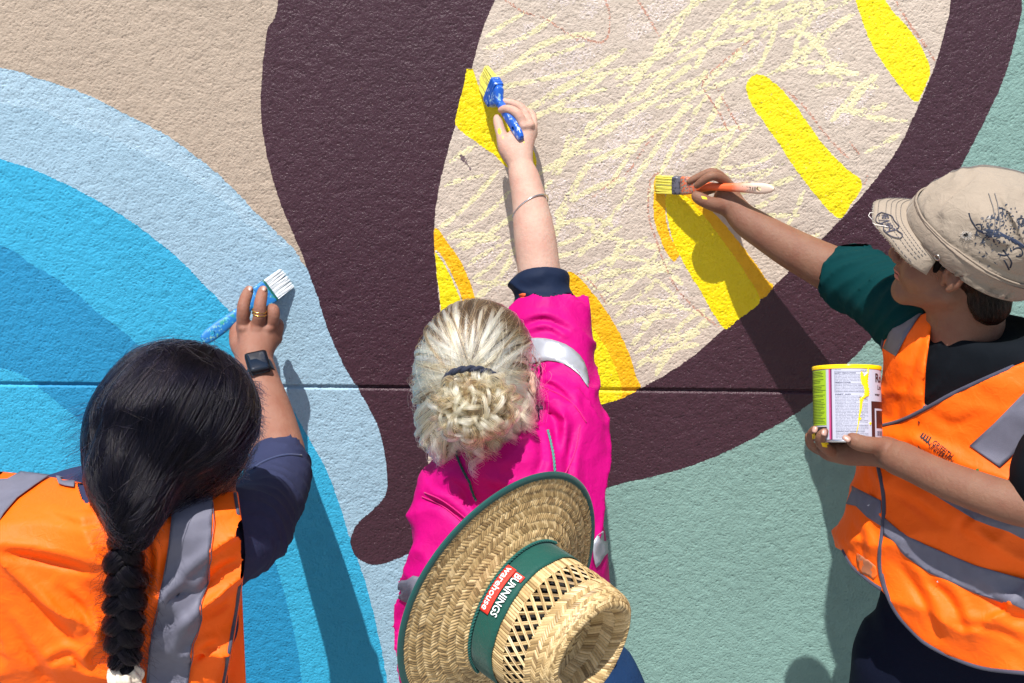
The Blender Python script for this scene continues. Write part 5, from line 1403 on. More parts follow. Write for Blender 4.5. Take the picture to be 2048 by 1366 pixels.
def rbox(name, c, ex, ey, ez, hx, hy, hz, r, mat, parent, seg=6):
    V, F = [], []; ring = []
    for cxs, cys, a0 in ((1, 1, 0), (-1, 1, 90), (-1, -1, 180), (1, -1, 270)):
        for i in range(seg + 1):
            a = math.radians(a0 + 90 * i / seg); ring.append((cxs * (hx - r) + r * math.cos(a), cys * (hy - r) + r * math.sin(a)))
    m = len(ring); lv = [(-hz, .0, 1), (-hz, .0, 1), (hz * .45, 0, 1), (hz, .0022, 1)]
    for (z, ins, _) in lv:
        for (x, y) in ring: V.append(c + ex * x * (1 - ins / hx) + ey * y * (1 - ins / hy) + ez * z)
    for k in range(3):
        for i in range(m): F.append((k * m + i, k * m + (i + 1) % m, (k + 1) * m + (i + 1) % m, (k + 1) * m + i))
    F.append(tuple(range(m))[::-1]); F.append(tuple(3 * m + i for i in range(m)))
    return link(name, mesh_py(V, F), mat, parent)
wt = toc * 1.0 + sd * .12; wt /= np.linalg.norm(wt); wx = np.cross(axw, wt)
rbox('watch_case', wc + wt * .0325, wx, axw, wt, .0205, .0230, .0055, .006, paint('black_aluminium', (.02, .022, .028), .25, 0, metal=.7), lw)
rbox('watch_screen', wc + wt * .0370, wx, axw, wt, .0170, .0195, .0018, .0045, paint('watch_glass', (.004, .010, .022), .06, 0, spec=.8), lw)

# torso: t-shirt under the vest
def lw_tab(k=0.0): return sorted([lrow(945, 190, 350, .58, .075), lrow(962, 90, 420, .595, .092), lrow(985, 10, 462, .605, .105), lrow(1015, -45, 482, .61, .112), lrow(1090, -70, 497, .60, .118), lrow(1200, -70, 488, .58, .120), lrow(1300, -60, 478, .56, .120), lrow(1420, -50, 480, .54, .125), lrow(1560, -50, 480, .52, .125)])
f = Field((P(-110, 1200, .6).x, -.80, P(200, 1540, .6).z), (P(640, 1000, .4).x + .02, -.20, P(300, 850, .4).z), .0045)
f.loft(lw_tab(), .0, 2.5, 0, -.006)
px_chain(f, [(440, 1066, .59, 74), (486, 1062, .54, 74), (530, 1010, .42, 60), (557, 955, .32, 49), (558, 925, .285, 49)], .03)
px_chain(f, [(-30, 1030, .60, 74), (-60, 1200, .56, 62), (-70, 1400, .5, 55)], .03)
sa = q3(562, 930, .29) - q3(500, 1050, .54); sa /= np.linalg.norm(sa); ce1 = q3(560, 916, .272)
xs = P(500, 1050, .5).x
def disp(x, y, z):
    m = np.clip((x - xs + .02) / .05, 0, 1)
    return folds(x, y, z, sa + np.array([.1, 0, .45]), .012, 95, 61, 1.8, 10) * m + .003 * noise3(x, y, z, 62, 3, 26)
f.displace(disp)
nn_ = q3(558, 900, .26) - q3(566, 960, .33); nn_ /= np.linalg.norm(nn_)
f.mask(lambda x, y, z: np.where(x > xs, (x - ce1[0]) * nn_[0] + (y - ce1[1]) * nn_[1] + (z - ce1[2]) * nn_[2], -1))
f.ell(P(300, 900, .52), (.065, .06, .04), k=.01, mode='cut')
V, F = f.nets(); V = smooth_np(V, F, 1)
tee = link('t_shirt', mesh_np(V, F), cloth_mat('navy_jersey_rib', (.028, .034, .080), .8, bump=.5, sheen=0, spec=.12), lw); bt = bvh_of(V, F)
rim_px = [(507, 938), (520, 928), (545, 917), (575, 910), (602, 912)]
drape_tube('sleeve_hem', rim_px, bt, .0022, cloth_mat('navy_rib', (.035, .05, .12), .7), tee, .001)
# vest
vest_poly = [(-300, 925), (-100, 935), (0, 943), (90, 952), (150, 962), (190, 974), (250, 1004), (300, 1016), (345, 1010), (395, 995), (430, 984), (476, 983), (480, 1015), (487, 1060), (491, 1110), (484, 1180), (470, 1270), (452, 1366), (425, 1540), (-300, 1560)]
f = Field((P(-110, 1200, .6).x, -.81, P(200, 1540, .6).z), (P(520, 1100, .5).x + .02, -.42, P(300, 900, .5).z), .0042)
f.loft(lw_tab(), .0, 2.5, 0, .011)
px_chain(f, [(440, 1062, .60, 96), (490, 1058, .56, 94)], .03)
px_chain(f, [(-30, 1030, .60, 84), (-60, 1200, .56, 72), (-70, 1400, .5, 60)], .05)
def disp(x, y, z):
    return folds(x, y, z, (.45, .2, .85), .020, 15, 71, 2.2, 4.5) + folds(x, y, z, (-.55, .2, .8), .014, 24, 72, 2.0, 6) + .003 * noise3(x, y, z, 73, 4, 18) + creases(x, y, z, [
        ([(0, 1105), (90, 1120), (210, 1150)], .010, 13), ([(60, 1010), (150, 1050), (215, 1040)], .006, 12), ([(20, 1150), (90, 1230), (150, 1290)], .011, 14), ([(0, 1225), (60, 1310), (110, 1380)], .012, 15), ([(90, 1330), (140, 1310), (165, 1345)], .009, 10), ([(120, 1180), (170, 1230), (180, 1300)], .008, 12),
        ([(285, 1050), (300, 1120), (290, 1200)], .007, 11), ([(395, 1240), (440, 1215), (470, 1190)], .008, 12), ([(400, 1180), (440, 1140), (480, 1120)], .006, 11), ([(380, 1330), (410, 1300), (440, 1290)], .008, 11), ([(330, 1200), (370, 1180), (400, 1190)], .005, 10)]) * (y < -.5)
f.displace(disp)
yc = -P(300, 1100, .60).y
def vm(x, y, z):
    U, Vv, _ = proj(x, y, z); d = polydist(U, Vv, vest_poly) / 1400.0
    return np.where(y < -.565, d, np.maximum(polydist(U, Vv, [(-300, 925), (150, 955), (330, 1000), (440, 975), (486, 1000), (470, 1080), (484, 1180), (492, 1366), (500, 1560), (-300, 1560)]) / 1400., -1))
f.mask(vm)
V, F = f.nets(); V = smooth_np(V, F, 1)
V, F = compact(V, F); vest = link('safety_vest', mesh_np(V, F), ORANGE, lw); bvv = bvh_of(V, F)
drape('reflective_band', [(347, 1008), (392, 998), (430, 984), (424, 1020), (422, 1080), (412, 1160), (396, 1250), (380, 1320), (368, 1400), (355, 1500), (285, 1500), (292, 1370), (300, 1290), (318, 1200), (333, 1110), (342, 1050)], bvv, REFL, vest, .0042, 6, smooth_edge=False)
drape('reflective_band', [(-40, 960), (14, 962), (42, 948), (100, 955), (70, 975), (36, 1000), (10, 1030), (-15, 1070), (-40, 1130), (-80, 1130)], bvv, REFL, vest, .0042, 6, smooth_edge=False)
drape('reflective_band', [(112, 957), (150, 962), (195, 975), (190, 984), (150, 978), (118, 972)], bvv, REFL, vest, .0042, 6)
STI = cloth_mat('grey_thread', (.07, .07, .11), .8)
for ln in ([(425, 1010), (426, 1060), (418, 1130), (402, 1220), (384, 1300), (368, 1400)], [(345, 1030), (338, 1090), (322, 1180), (306, 1270), (296, 1366)]): drape_tube('stitching', ln, bvv, .0007, STI, vest, .0052)
for ln in ([(470, 987), (474, 1015), (481, 1060), (485, 1110), (478, 1180), (464, 1270), (446, 1366), (436, 1420)],): drape_tube('binding', ln, bvv, .0030, PIPING, vest, .0)
drape_tube('binding', [(195, 976), (250, 1003), (300, 1014), (345, 1010), (395, 995), (430, 985)], bvv, .0028, PIPING, vest, .0)
# trousers and shoes
f = Field((-1.15, -.85, .03), (-.2, -.3, P(200, 1500, .55).z), .01)
cx = P(215, 1500, .55).x; hz = P(215, 1530, .55).z
f.cone((cx - .09, -.54, hz), (cx + .09, -.54, hz), .13, .13, .05); legs(f, [(cx - .1, -.54, hz), (cx + .1, -.54, hz)], [(cx - .12, -.52, 0), (cx + .12, -.50, 0)], .11, .07)
f.displace(lambda x, y, z: folds(x, y, z, (.9, .2, .15), .007, 60, 41, 1.2, 5))
V, F = f.nets(); link('trousers', mesh_np(smooth_np(V, F, 1), F), TROUSER, lw)
shoe('shoe', cx - .12, -.50, 0, lw); shoe('shoe', cx + .12, -.49, 0, lw)
# ---- hair
Rm = np.array(hR)
f = Field(hC - Vector((.17, .2, .22)), hC + Vector((.15, .16, .15)), .0038)
f.ell(P(360, 824, .605), (.0965, .104, .095), None, 0)
f.ell(P(388, 838, .60), (.085, .095, .092), None, .03)
f.ell(P(318, 880, .64), (.080, .079, .090), None, .03)
f.ell(P(400, 900, .60), (.055, .063, .048), None, .03)
f.ell(P(345, 935, .635), (.050, .052, .050), None, .03)
f.chain([q3(300, 900, .66), q3(278, 950, .70), q3(275, 1000, .735), q3(268, 1040, .75)], [.063, .049, .033, .025], .03)
f.ell(hC + hR @ Vector((0, .095, -.055)), (.075, .07, .09), Rm, .01, mode='cut')
f.displace(lambda x, y, z: .0085 * noise3(x, y, z, 81, 3, 14))
V, F = f.nets(); V = smooth_np(V, F, 2)
HBASE = paint('black_hair_mass', (.005, .005, .008), .85, .3, 150, .6, 260, spec=.05)
hm = link('hair', mesh_np(V, F), HBASE, lw); hbv = bvh_of(V, F)
BLACKH = hair_mat('black_strands', [(0, (.006, .006, .012)), (.75, (.009, .008, .016)), (1, (.04, .028, .032))], .20, .25, 1.22)
hc = np.array(P(350, 840, .61)); nap = np.array(P(276, 1000, .735)); who = np.array(P(395, 740, .60))
rsn = np.random.RandomState(41); n = 9000
wd = who - hc; wd /= np.linalg.norm(wd); nd = nap - hc; nd /= np.linalg.norm(nd)
D0 = rsn.normal(size=(n, 3)); D0 /= np.linalg.norm(D0, axis=1)[:, None]
# hair leaves the crown, passes over the sides and gathers at the nape: three point path
side = D0 - nd * (D0 @ nd)[:, None] * .55; side /= np.linalg.norm(side, axis=1)[:, None]
fwd = np.array(hR @ Vector((0, 1, -.4))); keep = (side @ (fwd / np.linalg.norm(fwd))) < .55; side = side[keep]; n = len(side)
start = slerp(np.tile(wd, (n, 1)), side, rsn.uniform(.0, 1.0, (n, 1)) ** .8)
e0 = slerp(side, np.tile(nd, (n, 1)), .55) + rsn.normal(size=(n, 3)) * .04; e1_ = nd + rsn.normal(size=(n, 3)) * .06
kc = 150; cdir = side[rsn.randint(0, n, kc)]; cid = np.argmax(side @ cdir.T, 1)
e0 = .45 * e0 + .55 * slerp(cdir[cid], np.tile(nd, (n, 1)), .55); e1_ = .5 * e1_ + .5 * (nd + np.random.RandomState(6).normal(size=(kc, 3)) * .10)[cid]
p1 = scalp_paths(hc, hbv, start, e0 / np.linalg.norm(e0, axis=1)[:, None], 8, rsn, lift=.005, wav=.0012)
p2 = scalp_paths(hc, hbv, slerp(start, e0, 1.0), e1_, 7, rsn, lift=.005, wav=.0012)
pth = np.concatenate([p1, p2[:, 1:]], 1)
lockh = np.random.RandomState(7).rand(kc)[cid]; rdir = pth - hc.astype(np.float32); rdir /= np.linalg.norm(rdir, axis=2, keepdims=True)
pth = pth + rdir * (lockh * .013)[:, None, None] * np.sin(np.linspace(.2, 3.0, pth.shape[1]))[None, :, None]
strands('hair_strands', pth, rsn.uniform(.0003, .00055, n), rsn.rand(n), BLACKH, hm, .8)
# fine frizz lying over the mass and round its outline
nf = 1500; k = 12; tt = np.linspace(0, 1, k); out = np.zeros((nf, k, 3))
A_ = rsn.normal(size=(nf, 3)); A_[:, 1] = -np.abs(A_[:, 1]) * .6; A_[:, 2] -= .3; A_ /= np.linalg.norm(A_, axis=1)[:, None]
B_ = A_ + rsn.normal(size=(nf, 3)) * .35 + nd * .25
pf = scalp_paths(hc, hbv, A_, B_, k, rsn, lift=.012, wav=.010); cen = hc
dirv = (pf - cen); dirv /= np.linalg.norm(dirv, axis=2, keepdims=True)
pf = pf + dirv * (np.sin(tt * 3.1)[None, :, None] * rsn.uniform(0, .008, (nf, 1, 1)))
strands('frizz', pf, np.full(nf, .00028), rsn.uniform(.6, 1, nf), BLACKH, hm, .5)
# wisps off the sides
nf = 560; out = np.zeros((nf, k, 3))
for i in range(nf):
    if i % 3 == 0: p0 = q3(rsn.uniform(195, 215), rsn.uniform(800, 960), .62); d = np.array([-1, 0, -.2]) * rsn.uniform(.015, .07)
    elif i % 3 == 1: p0 = q3(rsn.uniform(425, 470), rsn.uniform(880, 945), .60); d = np.array([1, 0, -.35]) * rsn.uniform(.01, .03)
    else: p0 = q3(rsn.uniform(500, 516), rsn.uniform(760, 860), .58); d = np.array([.8, 0, -.3]) * rsn.uniform(.006, .02)
    ph = rsn.rand() * 6; cu = rsn.uniform(.002, .008)
    out[i] = p0 + d * tt[:, None] + np.stack([cu * np.sin(ph + 5 * tt), .3 * cu * np.cos(ph + 4 * tt), -cu * np.cos(ph + 5 * tt) - .01 * tt ** 2], 1) * tt[:, None]
strands('flyaway_hair', out, np.full(nf, .00022), rsn.uniform(.2, 1, nf), BLACKH, hm, .5)
# braid: three bundles
cl = crom([(276, 985, .735, 24), (268, 1030, .75, 25), (256, 1075, .752, 27), (248, 1120, .752, 29), (252, 1165, .748, 32), (250, 1215, .742, 32), (247, 1265, .735, 30), (249, 1310, .728, 27), (249, 1334, .725, 22)], n=26)
C_ = np.array([q3(u, v, d) for u, v, d, w in cl]); W_ = np.array([R(w * 1.28, u, v, d) for u, v, d, w in cl]); sL = np.concatenate([[0], np.cumsum(np.linalg.norm(np.diff(C_, axis=0), axis=1))])
T, Nn_, B_c = frames(C_)
lat = np.array(cb(1, 0, 0)); lat = lat[None] - T * (T @ lat)[:, None]; lat /= np.linalg.norm(lat, axis=1)[:, None]; dep = np.cross(T, lat)
sg = np.sign((dep * (np.array(C0) - C_)).sum(1))[:, None]; dep = dep * sg
pathsb, rn = [], []
for b in range(3):
    ph = sL * 2 * np.pi / .105 + b * 2 * np.pi / 3
    off = lat * (np.sin(ph) * W_ * .56)[:, None] + dep * (np.sin(2 * ph) * W_ * .40)[:, None]
    c_ = C_ + off; rr_ = W_ * .50 * (1 + .12 * np.cos(ph * 2))
    Vt, Ft = tube_np(c_, rr_ * .93, 16); link('braid_bundle', mesh_mixed(Vt, Ft), HBASE, hm)
    T2, N2, B2_ = frames(c_); m = 1000
    for i in range(m):
        a_ = rsn.rand() * 6.28; tw = rsn.normal() * 1.2; i0 = rsn.randint(0, len(c_) - 60); ln = 60
        sl_ = slice(i0, i0 + ln, 4); aa = a_ + tw * (sL[sl_] - sL[i0]) * 12
        rr2 = rr_[sl_] * (.97 + .14 * rsn.rand() ** 3) + .0012 * np.sin(np.arange(len(aa)) * rsn.uniform(.2, .7) + a_)
        pathsb.append(c_[sl_] + (np.cos(aa)[:, None] * N2[sl_] + np.sin(aa)[:, None] * B2_[sl_]) * rr2[:, None]); rn.append(rsn.rand())
strands('braid_strands', np.array(pathsb), .0004, np.array(rn) ** .6, BLACKH, hm, .7)
# stray hairs along the braid
nf = 420; k = 10; tt = np.linspace(0, 1, k); out = np.zeros((nf, k, 3))
for i in range(nf):
    j = rsn.randint(5, len(C_) - 20); sgn = rsn.choice([-1, 1]); p0 = C_[j] + lat[j] * sgn * W_[j] * .9 + dep[j] * W_[j] * rsn.uniform(-.3, .8)
    L_ = rsn.uniform(.01, .045); ph = rsn.rand() * 6
    out[i] = p0 + lat[j] * sgn * (L_ * .6 * tt)[:, None] + T[j] * (L_ * tt * rsn.uniform(.2, 1.2))[:, None] + dep[j] * (.006 * np.sin(3 * tt + ph))[:, None] + lat[j] * (.004 * np.sin(5 * tt + ph))[:, None]
strands('stray_hair', out, np.full(nf, .0002), rsn.rand(nf), BLACKH, hm, .5)
# cream scrunchie
f = Field(q3(249, 1350, .725) - .06, q3(249, 1350, .725) + .06, .0022); c_ = q3(249, 1352, .725)
f.ell(c_, (.024, .020, .022), None, 0); f.displace(lambda x, y, z: -.006 * np.abs(np.sin(np.arctan2(y - c_[1], x - c_[0]) * 5 + 60 * (z - c_[2]))) + .003 * noise3(x, y, z, 91, 3, 90) + .003, .04)
V, F = f.nets(); link('scrunchie', mesh_np(smooth_np(V, F, 1), F), cloth_mat('cream_cotton', (.72, .62, .50), .8), lw)
f = Field(q3(249, 1440, .71) - .09, q3(249, 1440, .71) + .09, .004); f.chain([q3(249, 1370, .722), q3(247, 1430, .71), q3(249, 1500, .70)], [.014, .020, .004], .01); V, F = f.nets(); link('braid_tail', mesh_np(V, F), HBASE, hm)
# ================================================================== PAINTER IN THE CAP (right)
rp = thing('person', (P(1930, 1200, .42).x, -.42, 0), 'person in beige cap and orange vest holding paint can and orange brush', 'person')
def fn(f):
    px_chain(f, [(1720, 560, .190, 42), (1682, 548, .160, 38), (1640, 527, .138, 35), (1582, 497, .112, 32), (1522, 461, .084, 26), (1478, 432, .064, 21)], .02)
    px_chain(f, [(1486, 436, .068, 21), (1466, 412, .054, 20), (1450, 396, .040, 22)], .012)
    for (u, v, d) in ((1448, 362, .042), (1456, 372, .050), (1458, 385, .040)):
        px_chain(f, [(1458, 402, .044, 17), (u, v, d, 11.5)], .014)
    px_chain(f, [(1450, 362, .044, 11), (1436, 349, .050, 9.6), (1420, 345, .052, 9), (1398, 354, .048, 8.4), (1379, 363, .044, 7)], .003)
    px_chain(f, [(1455, 368, .052, 11), (1440, 356, .070, 9.6), (1423, 352, .078, 9.2), (1407, 361, .074, 8.4), (1394, 371, .066, 7.4)], .003)
    px_chain(f, [(1455, 384, .046, 10), (1432, 376, .028, 9), (1412, 384, .022, 8)], .003)
    px_chain(f, [(1452, 414, .054, 16), (1432, 410, .066, 12.5), (1413, 404, .070, 10.5), (1400, 397, .068, 9.5), (1391, 391, .064, 7.5)], .008)
a1V, a1F = make_hand_arm(fn, [q3(1760, 600, .24), q3(1370, 330, .01), q3(1500, 330, .09), q3(1740, 640, .3), q3(1500, 520, .1)])
def fn(f):
    px_chain(f, [(2150, 1015, .70, 40), (2050, 1012, .675, 34), (1960, 985, .64, 31), (1880, 955, .595, 28), (1815, 924, .545, 25), (1778, 908, .51, 23)], .02)
    px_chain(f, [(1790, 912, 0.5030, 24), (1765, 903, 0.4900, 23), (1735, 905, 0.4750, 19), (1700, 908, 0.4600, 16), (1668, 904, 0.4500, 14), (1648, 898, 0.4450, 12)], .014)
    px_chain(f, [(1778, 900, 0.5100, 19), (1752, 891, 0.5200, 14.5), (1732, 889, 0.5250, 13.5), (1714, 884, 0.5250, 12.5), (1702, 877, 0.5230, 10)], .008)
    px_chain(f, [(1652, 900, 0.4400, 11.5), (1634, 893, 0.4300, 11), (1625, 880, 0.4430, 10.5), (1624, 867, 0.4550, 9.5), (1630, 858, 0.4670, 8)], .003)
    px_chain(f, [(1664, 905, 0.4600, 12), (1652, 896, 0.4750, 11.5), (1641, 884, 0.4870, 11), (1642, 872, 0.4950, 9.8), (1650, 863, 0.4990, 8)], .003)
    px_chain(f, [(1668, 904, 0.4400, 12), (1640, 900, 0.4100, 11), (1622, 888, 0.4000, 10), (1618, 872, 0.4050, 9)], .003)
a2V, a2F = make_hand_arm(fn, [q3(2150, 1060, .7), q3(1605, 840, .38), q3(1700, 850, .54), q3(2100, 950, .7), q3(1650, 940, .4)], .002)
Ff = cb(-.92, .38, .02).normalized(); Uu = cb(.28, .70, -.66)       # the cap sits tipped back on the head
capR = rot_from(Ff, Uu); SCC = 1.05
capC = (P(1922, 584, .50) - capR @ (Vector((-.088, -.004, .0)) * SCC)) * .5 + (P(1771, 503, .45) - capR @ Vector((0, .119, -.022))) * .5 + _u2 * .006
SC = .95; hR = rot_from(cb(-.92, .20, .30), cb(.09, .84, -.53))
hC = (P(1934, 580, .505) - hR @ (Vector((-.088, -.004, .0)) * SC)) * .5 + (P(1771, 503, .455) - hR @ (Vector((0, .119, -.022)) * SC)) * .5
def squash(V):
    V = np.array(V, float); V[:, 1] = .113 + (V[:, 1] - .113) * .86; V[:, 2] = np.where(V[:, 2] < -.024, -.024 + (V[:, 2] + .024) * .82, V[:, 2]); return V
hC = hC + _u2 * .010
hv, hf = head_mesh(.0021, neck=((0, -.02, -.07), (-.012, -.040, -.19), .053, .058), s=SC)
zz_ = hv[:, 2]; kk_ = np.clip((zz_ - .035) / .03, 0, 1); hv[:, 2] = np.where(zz_ > .045, .045 + (zz_ - .045) * .35, zz_); hv[:, :2] *= (1 - .08 * kk_)[:, None]
ek_ = (np.abs(hv[:, 0]) > .073) & (hv[:, 2] > -.006) & (hv[:, 2] < .03) & (hv[:, 1] < .02); hv[ek_, 2] = -.006 + (hv[ek_, 2] + .006) * .5
hv = squash(hv)
hloc = hv.copy(); hv = np.array([list(hC + hR @ Vector(v)) for v in hv])
V, F = join_np([(a1V, a1F), (a2V, a2F), (hv, hf)])
body = link('body', mesh_np(V, F), SKIN_T, rp)
bhd = bvh_of(hv, hf)
def HL(p, s=SC): return hC + hR @ (Vector(p) * s)
# lips, eyes, brow
def on_head(pts, off=.0006):
    out = []
    for p in pts:
        p = Vector(squash([Vector(p) * SC])[0]); d = Vector((p.x * .6, 1, 0)).normalized(); w = hC + hR @ (p + d * .05); h = bhd.ray_cast(w, (hR @ -d), .12)
        out.append(np.array(h[0] + h[1] * off) if h[0] is not None else np.array(hC + hR @ p))
    return np.array(out)
for z0, hh in ((-.0555, .0046), (-.0668, .0056)):
    xs_ = np.linspace(-.021, .021, 11); rows = []
    for j in (-1, -.3, .3, 1): rows.append([(x, .10, z0 + j * hh * .8 * (1 - (x / .0225) ** 2)) for x in xs_])
    P3 = on_head([p for r in rows for p in r]); Fl = [(r * 11 + i, r * 11 + i + 1, (r + 1) * 11 + i + 1, (r + 1) * 11 + i) for r in range(3) for i in range(10)]
    link('lip', mesh_py(P3, Fl), RED_LIP, rp)
for sx in (-1, 1):
    f = Field((-.02, -.02, -.02), (.02, .02, .02), .0015); f.ell((0, 0, 0), (.0122, .0122, .0122), None, 0); V, F = f.nets()
    c_ = HL((sx * .031, .0715, .008)); o = link('eyeball', mesh_np(V + np.array(c_), F), EYE, rp)
    link('upper_eyelid', mesh_mixed(*tube_np(on_head([(sx * (.031 + .015 * t), .1, .0135 - .006 * t * t) for t in np.linspace(-1, 1, 9)], .0012), [.0008, .0018, .0022, .0024, .0024, .0024, .0022, .0018, .0008], 6)), SKIN_T, rp)
BROWN = hair_mat('dark_brown_strands', [(0, (.003, .002, .002)), (.7, (.009, .006, .005)), (1, (.05, .032, .022))], .28, .35, 1.3)
# fine hand details
nail(1693.5, 876, .5355, .0100, .0125, cb(-.15, .50, -.85), cb(-.75, .75, -.1), NAIL, rp)
nail(1649, 865, .5088, .0085, .0100, cb(.1, .35, -.93), cb(.25, 1, .1), NAIL, rp)
nail(1629.5, 859, .475, .0085, .0100, cb(-.35, .30, -.9), cb(.25, 1, .1), NAIL, rp)
nail(1395, 392, .0735, .0080, .0105, cb(-.1, .25, -.95), cb(-1, .75, 0), NAIL, rp)
b_arm = bvh_of(np.concatenate([a1V]), a1F); b_arm2 = bvh_of(a2V, a2F)
YDAB = paint('yellow_paint_dab', (.80, .55, .01), .4, 0)
for pl in ([(1642, 885), (1652, 881), (1657, 888), (1654, 895), (1645, 893)], [(1624, 868), (1630, 866), (1631, 876), (1625, 879)]): drape('paint_dab', pl, b_arm2, YDAB, body, .0004, 3, 0)
drape('paint_dab', [(1402, 392), (1412, 394), (1415, 399), (1405, 398)], b_arm, YDAB, body, .0004, 3, 0)

# ---- t-shirt
yaw = math.radians(-42)
def rp_tab():
    rows = []
    for (v, uc, d, rx, ry) in ((628, 1975, .45, .055, .055), (652, 1978, .45, .095, .075), (680, 1982, .45, .135, .088), (725, 1985, .45, .160, .098), (850, 1985, .45, .162, .108), (1000, 1955, .45, .162, .115), (1120, 1945, .45, .165, .120)):
        p = P(uc, v, d); rows.append((p.z, p.x, p.y, rx, ry))
    return sorted(rows)
f = Field((P(1640, 560, .2).x, -.86, P(1900, 1130, .45).z), (P(2300, 700, .45).x, -.12, P(1900, 540, .4).z), .0045)
f.loft(rp_tab(), yaw, 2.4, 0, -.007)
up1 = [(1868, 680, .375, 66), (1820, 632, .315, 62), (1770, 592, .250, 56), (1715, 562, .188, 50), (1672, 543, .156, 46)]
px_chain(f, up1, .035)
up2 = [(2215, 780, .60, 86), (2205, 860, .64, 88), (2150, 935, .67, 84), (2125, 968, .68, 78)]
px_chain(f, up2, .035)
a1d = q3(1672, 543, .156) - q3(1770, 590, .25); a1d /= np.linalg.norm(a1d); e1 = q3(1680, 546, .160); xr = P(1830, 640, .3).x
def disp(x, y, z):
    m = np.clip((xr - x) / .05, 0, 1)
    return folds(x, y, z, a1d * 1.0 + np.array([0, .2, .5]), .018, 85, 101, 2.0, 9) * m + folds(x, y, z, (.6, .3, -.7), .008, 30, 102, 2, 6) * (1 - m) + .002 * noise3(x, y, z, 103, 3, 30)
f.displace(disp)
f.mask(lambda x, y, z: np.where(x < xr, (x - e1[0]) * a1d[0] + (y - e1[1]) * a1d[1] + (z - e1[2]) * a1d[2], -1))
nk = HL((-.008, -.038, -.185)); 
f.ell(P(1965, 628, .47), (.078, .085, .040), None, .008, 'cut')
V, F = f.nets(); V = smooth_np(V, F, 1)
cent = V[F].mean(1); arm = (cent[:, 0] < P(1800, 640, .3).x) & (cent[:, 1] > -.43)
me = mesh_np(V, F); tee = link('t_shirt', me, [SHADEDC, TEALC], rp); btr = bvh_of(V, F)
# one teal cloth: shade on the body painted near-black, lit sleeve left teal
TEALS = (cloth_mat('dark_teal_jersey_sleeve', (.0010, .032, .036), .8, sheen=0, spec=.08))
tee.data.materials.clear(); tee.data.materials.append(cloth_mat('shaded_jersey_body', (.005, .007, .010), .85, sheen=0, spec=.08)); tee.data.materials.append(TEALS)
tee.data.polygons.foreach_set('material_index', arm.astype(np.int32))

# rolled sleeve end
0 and tube('sleeve_hem', [q3(1672, 546, .188) + (lambda a: (np.array([0, 1, 0]) * math.cos(a) + np.cross(a1d, [0, 1, 0]) * math.sin(a)) * R(45, 1672, 543, .188))(t) for t in np.linspace(0, 2 * math.pi, 33)], .0030, cloth_mat('teal_hem', (.0015, .034, .038), .75, sheen=0), tee)

# ---- vest
def vest_field(off):
    f = Field((P(1600, 560, .25).x, -.88, P(1900, 1400, .42).z), (P(2300, 700, .45).x, -.12, P(1900, 560, .4).z), .0044)
    rows = []
    for (v, uc, d, rx, ry) in ((628, 1975, .45, .057, .057), (652, 1978, .45, .098, .078), (680, 1982, .45, .138, .091), (725, 1985, .45, .164, .104), (850, 1985, .45, .168, .116), (960, 1950, .45, .180, .124), (1060, 1940, .45, .196, .138), (1160, 1934, .45, .208, .148), (1300, 1940, .45, .214, .152), (1400, 1945, .45, .214, .154)):
        p = P(uc, v, d); rows.append((p.z, p.x, p.y, rx + off, ry + off))
    f.loft(sorted(rows), yaw, 2.4, 0)
    px_chain(f, [(1885, 690, .385, 70), (1850, 655, .35, 68)], .04)
    return f
f = vest_field(.006)
def disp(x, y, z):
    low = np.clip((P(1900, 760, .5).z - z) / .25, 0, 1)
    return folds(x, y, z, (.55, .2, .8), .022, 17, 111, 2.2, 4.2) * low + folds(x, y, z, (-.7, .3, .6), .020, 20, 112, 2.2, 5) * low + .003 * noise3(x, y, z, 113, 4, 20) + creases(x, y, z, [
        ([(1790, 1120), (1840, 1190), (1880, 1280)], 0.0074, 14), ([(1850, 1160), (1900, 1200), (1935, 1280)], 0.0062, 13), ([(1960, 1180), (2020, 1230), (2060, 1240)], 0.0074, 15), ([(1900, 1250), (1990, 1262), (2050, 1290)], 0.0062, 13), ([(1960, 1010), (1920, 1060), (1990, 1110)], 0.0043, 13),
        ([(1700, 1040), (1725, 1080), (1715, 1130)], 0.0043, 10), ([(1730, 930), (1745, 980), (1740, 1040)], 0.0037, 10), ([(1850, 660), (1825, 740), (1790, 840)], 0.0056, 12), ([(1870, 830), (1910, 850), (1960, 830)], 0.0037, 14), ([(1800, 880), (1850, 905), (1920, 930)], 0.0050, 12), ([(1780, 985), (1830, 1010), (1880, 1050)], 0.0050, 12)]) * (y < -.42)
f.displace(disp)
hem = [(1640, 1080), (1686, 1102), (1703, 1133), (1740, 1165), (1768, 1185), (1795, 1232), (1850, 1290), (1950, 1336), (2048, 1350), (2400, 1362)]
front = [(1801, 572), (1830, 560), (1874, 560), (1868, 610), (1862, 660), (1852, 735), (1848, 815), (1900, 788), (1960, 760), (2048, 724), (2250, 640), (2400, 640), (2400, 1362), (2048, 1350), (1950, 1336), (1850, 1290), (1795, 1232), (1768, 1185), (1740, 1165), (1703, 1133), (1686, 1102), (1640, 1080), (1640, 900), (1700, 860), (1748, 760), (1764, 690), (1778, 630)]
sdn = Vector((math.cos(yaw), math.sin(yaw), 0)); fw = Vector((-math.sin(yaw) * -1, -math.cos(yaw), 0))
tc_ = P(1950, 1000, .45); fwd = Vector((-math.sin(-yaw), -math.cos(yaw), 0))     # chest looks left and towards the camera
def vm(x, y, z):
    U, Vv, _ = proj(x, y, z); d = polydist(U, Vv, front) / 1200.0
    s = (x - tc_.x) * fwd.x + (y - tc_.y) * fwd.y
    back = np.maximum(P(1900, 1160, .45).z - z, z - P(1900, 640, .41).z)
    return np.where(s > -.03, d, back)
f.mask(vm)
V, F = f.nets(); V = smooth_np(V, F, 1); V, F = compact(V, F)
